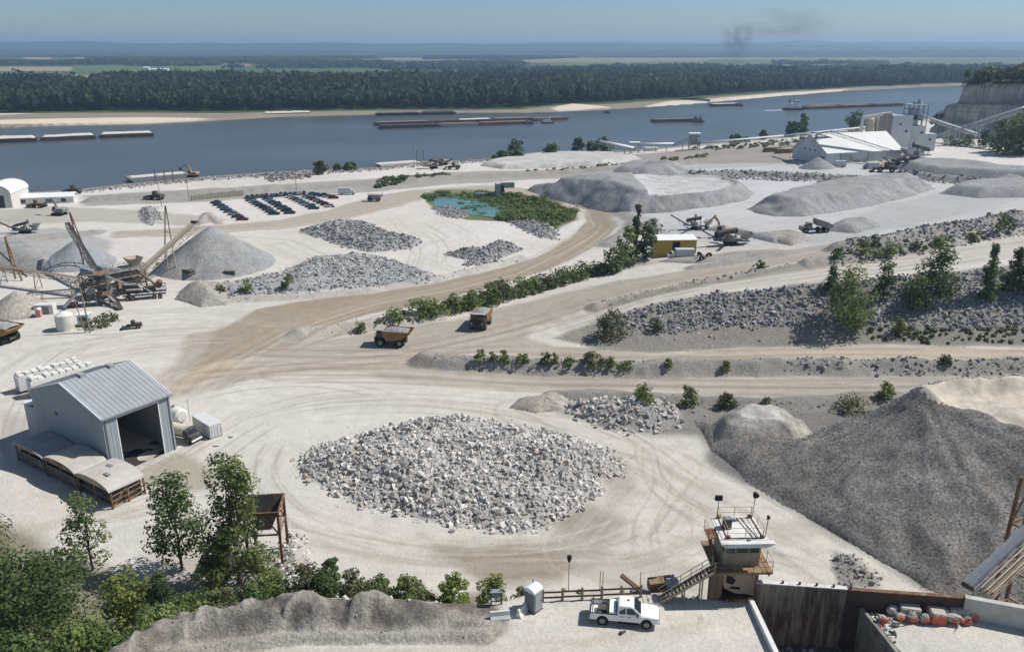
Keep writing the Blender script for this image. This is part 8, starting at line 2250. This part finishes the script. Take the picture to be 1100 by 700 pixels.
def towboat(px, py, rz, label, S=1.0, white=M_WHITE):
    p = W(px, py, WZ); r = empty('towboat', p, rz, label, 'towboat', 'towboats on the river'); r.scale = (S,) * 3
    m = MB(); m.prism([(-10, -.6), (9, -.6), (10.5, 1.6), (10.5, 1.9), (-10.5, 1.6), (-10.5, .3)], -4, 4); m.build('hull', M_HULL, r)
    m = MB(); m.box(-8.5, 6.5, -3.2, 3.2, 1.9, 4.4); m.box(-6.5, 5, -2.6, 2.6, 4.4, 6.8); m.build('deckhouse', white, r, .1)
    m = MB(); m.box(1.5, 4.6, -2.0, 2.0, 6.8, 9.3); wh = m.build('wheelhouse', white, r, .1)
    m = MB(); m.box(1.45, 4.65, -2.05, 2.05, 7.8, 8.8); m.build('window', M_GLASS, wh)
    for s in (-1, 1):
        m = MB(); m.cyl((-4.5, s * 1.6, 6.8), (-4.5, s * 1.6, 9.6), .55, n=10); m.build('funnel', M_DARK, r)
        m = MB(); m.box(10.2, 10.9, s * 2.4 - .7, s * 2.4 + .7, 0, 4.0); m.build('push_knee', M_DARK, r)
    m = MB(); m.cyl((0, 0, 6.8), (0, 0, 12), .12, n=6); m.build('mast', M_DARK, r)
    return r
PB = 'pale sand barges moored at the left'
barge((-22, 154.5), (40, 152.3), 12, M_HULL, M_SAND, 'pale sand barge cut by the left edge, leftmost of three', PB)
barge((43, 152), (104, 149.2), 11, M_HULL, M_SAND, 'pale sand barge in the middle of the three at the left', PB)
barge((106, 149), (166, 146.6), 10, M_HULL, M_SAND, 'pale sand barge at the right end of the three', PB)
FB = 'barges moored along the far bank'
barge((282, 125.2), (336, 123.8), 12, M_HULL, M_SAND, 'single pale barge against the far beach', FB)
barge((404, 124.8), (452, 123.8), 11, M_HULL, M_BRN, 'dark barge against the far bank, the left of a pair', FB)
barge((453, 123.8), (490, 123), 11, M_HULL, M_COAL, 'dark barge against the far bank, the right of a pair', FB)
MB_ = 'moored fleet of dark barges in mid river'
barge((408, 138.6), (472, 136.6), 11, M_HULL, M_COAL, 'near row barge at the left end of the mid river fleet', MB_, .5)
barge((473, 136.6), (515, 135.3), 11, M_GREY, M_BRN, 'grey barge in the middle of the near row of the mid river fleet', MB_, .3)
barge((516, 135.2), (573, 133.2), 11, M_HULLR, M_BRN, 'reddish barge at the right of the near row of the mid river fleet', MB_, .5)
barge((403, 135.2), (463, 133.4), 11, M_HULL, M_BRN, 'back row barge at the left end of the mid river fleet', MB_, .8)
barge((464, 133.3), (492, 132.4), 11, M_HULLR, M_COAL, 'short dark barge second in the back row of the mid river fleet', MB_, .6)
barge((493, 132.3), (530, 131), 11, M_HULL, M_SAND, 'barge with a pale load in the back row of the mid river fleet', MB_, 1.2)
barge((531, 131), (572, 129.6), 11, M_HULLR, M_BRN, 'brown barge right of the pale one in the mid river fleet', MB_, .8)
barge((573, 130.5), (611, 129), 11, M_HULLR, M_BRN, 'rust brown barge at the far right end of the mid river fleet', MB_, .6)
towboat(588, 132.6, R(5), 'small white towboat alongside the right end of the mid river fleet', .55)
towboat(568, 133.6, R(185), 'dark work boat at the right part of the mid river fleet', .45, M_GREY)
barge((703, 131.8), (748, 130.6), 10, M_HULLR, M_BRN, 'pinkish barge pushed on the river above the loading quay', 'barges under way on the river', .4)
towboat(749, 131.2, R(178), 'dark towboat at the right end of the pinkish barge', .62, M_GREY)
barge((767, 114.6), (794, 113.8), 12, M_HULL, M_SAND, 'small loaded barge under the far beach', 'barges under way on the river', .8)
towboat(795, 114, R(178), 'tiny boat at the right end of the small loaded barge', .4, M_GREY)
towboat(652, 121.6, 0, 'tiny dark boat near the far sand bar', .35, M_GREY)
towboat(852, 118.2, R(3), 'white and dark towboat pushing the long tow at the right', 1.1)
WG = 'barges of the long tow at the right'
barge((868, 117.6), (903, 116.3), 11, M_HULL, M_BRN, 'near row barge next to the towboat of the long tow', WG, .8)
barge((904, 116.2), (938, 115), 11, M_HULL, M_BRN, 'near row barge in the middle of the long tow', WG, .8)
barge((939, 115), (971, 113.8), 11, M_HULL, M_COAL, 'near row barge at the right end of the long tow', WG, .5)
barge((871, 116), (906, 114.8), 11, M_HULLR, M_BRN, 'back row barge next to the towboat of the long tow', WG, 1.0)
barge((907, 114.8), (941, 113.6), 11, M_HULLR, M_BRN, 'back row barge in the middle of the long tow', WG, 1.0)
# wake
wkm = mat('white_wake', (.75, .78, .80), .6, var=.2)
q0, q1 = W(822, 118.9, WZ + .06), W(843, 118.2, WZ + .06)
m = MB(); m.add([q0 + Vector((0, -1.5, 0)), q1 + Vector((0, -3, 0)), q1 + Vector((0, 3, 0)), q0 + Vector((0, 3, 0))], [(0, 1, 2, 3)])
o = m.build('wake', wkm); setp(o, 'white wake behind the towboat of the long tow', 'wake', None, 'stuff')
# near bank docks
barge((140, 196.2), (204, 190.5), 11, M_GREY, M_SAND, 'grey white deck barge at the near bank with an orange excavator', 'deck barges at the near bank', .15, 2.2, True)
excavator((W(205, 190, -2).x, W(205, 190, -2).y + 3, -2.6), R(170), 'orange excavator on the right end of the near bank deck barge', M_ORY, 1.3, (.9, -.4))
barge((409, 180.2), (452, 177.2), 10, M_DUSTW, M_SAND, 'white deck barge at the near bank below the mid river fleet', 'deck barges at the near bank', .1, 1.8, True)
excavator((W(476, 176, 0).x, W(476, 176, 0).y, hgt(W(476, 176, 0).x, W(476, 176, 0).y)), R(190), 'tan machine with raised arm at the near bank loading place', M_TANST, 1.3, (.6, -.5))
wheel_loader(place(487, 182, (0, 0)), R(180), 'brown loader at the near bank loading place', M_RUSTT, 1.2)
screener(place(466, 181, (0, 0)), R(10), 'cluttered tan loading machine beside the white deck barge', 1.2, M_TANST)
def crane_mast(px, py, h, label, z=-1):
    p = W(px, py, z); r = empty('crane_mast', (p.x, p.y, hgt(p.x, p.y)), 0, label, 'mast', 'slender masts at the river bank')
    m = MB(); m.bar((-.5, 0, 0), (0, 0, h), .18); m.bar((.5, 0, 0), (0, 0, h), .18)
    for k in range(6): m.bar((-.5 + .08 * k, 0, h * k / 6), (.5 - .08 * k, 0, h * k / 6 + .8), .1)
    m.build('mast', M_RUST, r)
for i, (px, py, h, lb) in enumerate([(448, 177, 9, 'left mast rising from the dock below the mid river fleet'), (455, 177, 9, 'right mast rising from the dock below the mid river fleet'), (167, 194, 7, 'left post on the near bank deck barge'), (177, 193, 7, 'middle post on the near bank deck barge'), (186, 192, 7, 'right post on the near bank deck barge')]):
    crane_mast(px, py, h, lb)
wheel_loader(place(79, 208, (0, 0)), R(170), 'dark machine at the water edge right of the white low building', M_DARK, 1.2)
wheel_loader(place(167, 214.5, (0, 0)), R(170), 'dark loader on the river road by the tall pole', M_DARK, 1.2)

# ------------------------------------------------------------------ the bluff with its quarried cliff
ft = [(303, 615), (288, 592), (293, 581), (330, 562), (356, 536), (420, 505), (520, 480), (700, 470), (900, 560), (900, 1100), (620, 1150), (500, 960), (408, 800), (345, 680)]
xs = np.arange(240, 760, 2.0); yv = np.arange(460, 1010, 2.0)
xs = np.concatenate([np.arange(250, 470, 1.3), np.arange(470, 905, 6)]); yv = np.concatenate([np.arange(470, 680, 1.3), np.arange(680, 1160, 6)])
X, Y = np.meshgrid(xs, yv)
D = poly_sd(X, Y, ft)
dj = D + 2.2 * fbm(X, Y, 14, 4, 301) + .9 * fbm(X, Y, 3.5, 3, 305)
gl_ = sample(GZ, X, Y)
steep = 9.5 * sstep(0, 1.6, dj) + 1.0 * sstep(1.6, 7, dj) + 11.5 * sstep(7, 8.8, dj) + .8 * sstep(9, 15, dj) + 12.5 * sstep(15, 17.5, dj)
soft = 34 * sstep(0, 62, dj)
kf = sstep(-.2, .2, ((X - 300) * .55 - (Y - 590) * .83) / 30 + .6)
kf = sstep(640, 590, Y) * sstep(291, 303, X)
Hh = soft * (1 - kf) + steep * kf
Hh = Hh + 15 * sstep(16, 90, D) + 3 * fbm(X, Y, 60, 3, 309) * sstep(20, 40, D)
Hh = Hh * (1 - .5 * sstep(700, 1000, Y))
Z = gl_ - 1.5 * (D < 0) + Hh
def bl_h(x, y):
    i = np.clip(np.searchsorted(yv, y), 0, len(yv) - 1); j = np.clip(np.searchsorted(xs, x), 0, len(xs) - 1)
    return Z[i, j]
gy_, gx_ = np.gradient(Z); 
sl_n = np.hypot(gx_ / np.gradient(xs)[None, :], gy_ / np.gradient(yv)[:, None])
green = sstep(1.3, .5, sl_n) * (sstep(14, 19, D) + (1 - kf) * .9).clip(0, 1)
clcol = np.array((.35, .335, .315))[None, None] * (1 + .22 * fbm(X, Y, 9, 4, 311))[..., None]
clcol = clcol * 1.0
cc_ = clcol * (1 - green[..., None]) + np.array((.10, .11, .05)) * green[..., None]
i_ = np.arange(X.size).reshape(X.shape); f_ = np.stack([i_[:-1, :-1], i_[:-1, 1:], i_[1:, 1:], i_[1:, :-1]], -1).reshape(-1, 4)
kp = (D > -3).reshape(-1); f_ = f_[kp[f_].all(1)]
us_, inv_ = np.unique(f_, return_inverse=True)
cm, t, b = new_mat('limestone_cliff'); N, L = t.nodes.new, t.links.new
g = N('ShaderNodeNewGeometry'); mp = N('ShaderNodeMapping'); mp.inputs['Scale'].default_value = (1, 1, .07); L(g.outputs['Position'], mp.inputs[0])
n = N('ShaderNodeTexNoise'); n.inputs['Scale'].default_value = .45; n.inputs['Detail'].default_value = 6; n.inputs['Roughness'].default_value = .7; L(mp.outputs[0], n.inputs['Vector'])
mr = N('ShaderNodeMapRange'); mr.inputs['From Min'].default_value = .3; mr.inputs['From Max'].default_value = .7; mr.inputs['To Min'].default_value = .6; mr.inputs['To Max'].default_value = 1.3; L(n.outputs['Fac'], mr.inputs['Value'])
mp2 = N('ShaderNodeMapping'); mp2.inputs['Scale'].default_value = (.05, .05, 1); L(g.outputs['Position'], mp2.inputs[0])
n2 = N('ShaderNodeTexNoise'); n2.inputs['Scale'].default_value = .5; n2.inputs['Detail'].default_value = 4; L(mp2.outputs[0], n2.inputs['Vector'])
mr2 = N('ShaderNodeMapRange'); mr2.inputs['From Min'].default_value = .35; mr2.inputs['From Max'].default_value = .65; mr2.inputs['To Min'].default_value = .82; mr2.inputs['To Max'].default_value = 1.15; L(n2.outputs['Fac'], mr2.inputs['Value'])
mu_ = N('ShaderNodeMath'); mu_.operation = 'MULTIPLY'; L(mr.outputs[0], mu_.inputs[0]); L(mr2.outputs[0], mu_.inputs[1])
at = N('ShaderNodeAttribute'); at.attribute_name = 'tone'; s = N('ShaderNodeVectorMath'); s.operation = 'SCALE'; L(at.outputs['Color'], s.inputs[0]); L(mu_.outputs[0], s.inputs['Scale']); L(s.outputs[0], b.inputs['Base Color']); b.inputs['Roughness'].default_value = .95
bp = N('ShaderNodeBump'); bp.inputs['Strength'].default_value = .8; bp.inputs['Distance'].default_value = 1.0; L(n.outputs['Fac'], bp.inputs['Height']); L(bp.outputs[0], b.inputs['Normal'])
bluff = np_mesh('hills', np.stack([X, Y, Z], -1).reshape(-1, 3)[us_], inv_.reshape(-1, 4), cm, cols={'tone': cc_.reshape(-1, 3)[us_]})
setp(bluff, kind='structure')
# woods on the bluff: separate crowns merged as one mass
r = np.random.default_rng(99); n_ = 9000
tx = r.uniform(280, 620, n_); ty = r.uniform(490, 900, n_)
dd_ = poly_sd(tx, ty, ft); kfx = sstep(640, 590, ty) * sstep(291, 303, tx)
ok_ = (dd_ > np.where(kfx > .5, 19, 5)) & (np.hypot(tx - 300, ty - 600) < 420)
tx, ty = tx[ok_], ty[ok_]; tz = bl_h(tx, ty); n = len(tx)
Hs = r.uniform(5, 10.5, n) * (1 + .25 * fbm(tx, ty, 40, 2, 3)); Ws = r.uniform(2.2, 4.2, n); kq = 46
dirv = r.normal(size=(n, kq, 3)); dirv[..., 2] = np.abs(dirv[..., 2]) * .9 - .3; dirv /= np.linalg.norm(dirv, axis=2)[..., None]
pos = np.stack([tx, ty, tz + Hs * .55], -1)[:, None] + dirv * np.stack([Ws, Ws, Hs * .45], -1)[:, None] * r.uniform(.55, 1.1, (n, kq, 1))
nr = dirv + r.normal(size=dirv.shape) * .5; nr /= np.linalg.norm(nr, axis=2)[..., None]
aa = np.cross(nr, r.normal(size=nr.shape)); aa /= np.linalg.norm(aa, axis=2)[..., None]; bb = np.cross(nr, aa); s_ = 1.1 * r.uniform(.5, 1.3, (n, kq, 1))
qv = np.stack([pos + aa * s_, pos + bb * s_ * .8, pos - aa * s_, pos - bb * s_ * .8], 2).reshape(-1, 3)
rn = np.clip(np.repeat(r.uniform(0, 1, n), kq * 4) * .75 + np.repeat(r.uniform(0, .3, n * kq), 4), 0, 1)
setp(np_mesh('bluff_woods', qv, np.arange(n * kq * 4).reshape(-1, 4), leaf_mat('bluff_leaves', (.025, .045, .02), (.085, .10, .04), (.16, .13, .06)), attrs={'rnd': rn}), 'mixed green woods covering the top of the bluff above the cliff', 'woodland', None, 'stuff')
# trees before the cliff
for i, (x, y, h, w, m_, lb) in enumerate([(1074, 163, 32, 26, LEAF_D, 'dark round tree before the right part of the cliff'), (1094, 165, 42, 34, LEAF_A, 'big green tree at the right edge before the cliff'), (1113, 166, 44, 40, LEAF_A, 'green tree beyond the right edge before the cliff'),
        (1082, 166, 26, 30, LEAF_A, 'lower green tree between the two larger ones by the cliff'), (1058, 158, 16, 16, LEAF_D, 'small dark tree left of the dark round one by the cliff'), (1036, 157, 10, 20, LEAF_S, 'olive scrub under the crossing of the white conveyors'), (1020, 156, 9, 16, LEAF_S, 'low scrub left of the crossing conveyors')]):
    mid(x, y, h, w, lb, m_, 'round' if h > 12 else 'bush', int(h * w * 1.4), 'tree' if h > 12 else 'shrub', 'trees before the cliff', 18, leaf=1.1)
# farm buildings far across the river
for i, (px, py, w, h, lb) in enumerate([(157, 75.5, 16, 7, 'tall white farm building far across the river'), (165, 76, 14, 4, 'low white farm shed far across the river, left'), (172, 76, 12, 4, 'low white farm shed far across the river, middle'), (178, 76, 12, 4, 'low white farm shed far across the river, right')]):
    p = W(px, py, -1); r = empty('farm_building', p, 0, lb, 'farm building', 'white farm buildings far across the river')
    m = MB(); m.box(-w / 2, w / 2, 0, 10, 0, h); m.build('wall', M_WHITE, r)
    m = MB(); m.prism([(-.5, h), (5, h + 2.5), (10.5, h)], -w / 2 - .5, w / 2 + .5, 'x'); m.build('roof', M_ROOFW, r)
# smoke over the plain
def smoke(loc, r3, dens, label, seed):
    sm = bpy.data.materials.new('smoke'); sm.use_nodes = True; t = sm.node_tree; t.nodes.remove(t.nodes['Principled BSDF'])
    pv = t.nodes.new('ShaderNodeVolumePrincipled'); pv.inputs['Color'].default_value = (.12, .12, .13, 1)
    tc = t.nodes.new('ShaderNodeTexCoord'); n = t.nodes.new('ShaderNodeTexNoise'); n.inputs['Scale'].default_value = 2.2; n.inputs['Detail'].default_value = 4
    mp = t.nodes.new('ShaderNodeMapping'); mp.inputs['Location'].default_value = (seed, seed * .7, 0)
    t.links.new(tc.outputs['Object'], mp.inputs[0]); t.links.new(mp.outputs[0], n.inputs['Vector'])
    gr = t.nodes.new('ShaderNodeTexGradient'); gr.gradient_type = 'SPHERICAL'; t.links.new(tc.outputs['Object'], gr.inputs[0])
    mr = t.nodes.new('ShaderNodeMapRange'); mr.inputs['From Min'].default_value = .42; mr.inputs['From Max'].default_value = .75; mr.inputs['To Max'].default_value = dens; t.links.new(n.outputs['Fac'], mr.inputs['Value'])
    mu = t.nodes.new('ShaderNodeMath'); mu.operation = 'MULTIPLY'; t.links.new(mr.outputs[0], mu.inputs[0]); t.links.new(gr.outputs['Fac'], mu.inputs[1])
    t.links.new(mu.outputs[0], pv.inputs['Density']); t.links.new(pv.outputs[0], t.nodes['Material Output'].inputs['Volume'])
    bm = bmesh.new(); bmesh.ops.create_icosphere(bm, subdivisions=3, radius=1); me = bpy.data.meshes.new('smoke'); bm.to_mesh(me); bm.free(); me.materials.append(sm)
    o = bpy.data.objects.new('smoke', me); COL.objects.link(o); o.location = loc; o.scale = r3
    return setp(o, label, 'smoke', None, 'stuff')
def sky_pt(px, py, y): 
    dx, dy = (px - 550) / F, (py - 350) / F; t_ = y / (CP - dy * SP); return (t_ * dx, y, CAMZ - t_ * (SP + dy * CP))
smoke(sky_pt(792, 40, 1150), (26, 30, 24), .055, 'dark smoke puff rising over the far plain', 1)
smoke(sky_pt(845, 28, 1150), (75, 40, 28), .022, 'thin drifting smoke right of the dark puff', 4)
smoke(sky_pt(790, 62, 1150), (24, 22, 26), .022, 'thin lower part of the smoke column', 7)
# ------------------------------------------------------------------ summer haze over the river plain
hm = bpy.data.materials.new('haze'); hm.use_nodes = True
t = hm.node_tree; t.nodes.remove(t.nodes['Principled BSDF'])
pv = t.nodes.new('ShaderNodeVolumePrincipled')
pv.inputs['Color'].default_value = (.48, .70, .98, 1)
pv.inputs['Density'].default_value = 0.00013
pv.inputs['Anisotropy'].default_value = 0.2
t.links.new(pv.outputs[0], t.nodes['Material Output'].inputs['Volume'])
xw, yb_ = float(GX.max()) + 500, float(GY.max()) + 500
hz = MB().box(-xw, xw, -400, yb_, float(GZ.min()) - 1.0, 155).build('haze', hm)
setp(hz, 'pale summer haze over the whole valley', kind='stuff')
hz['category'] = 'haze'
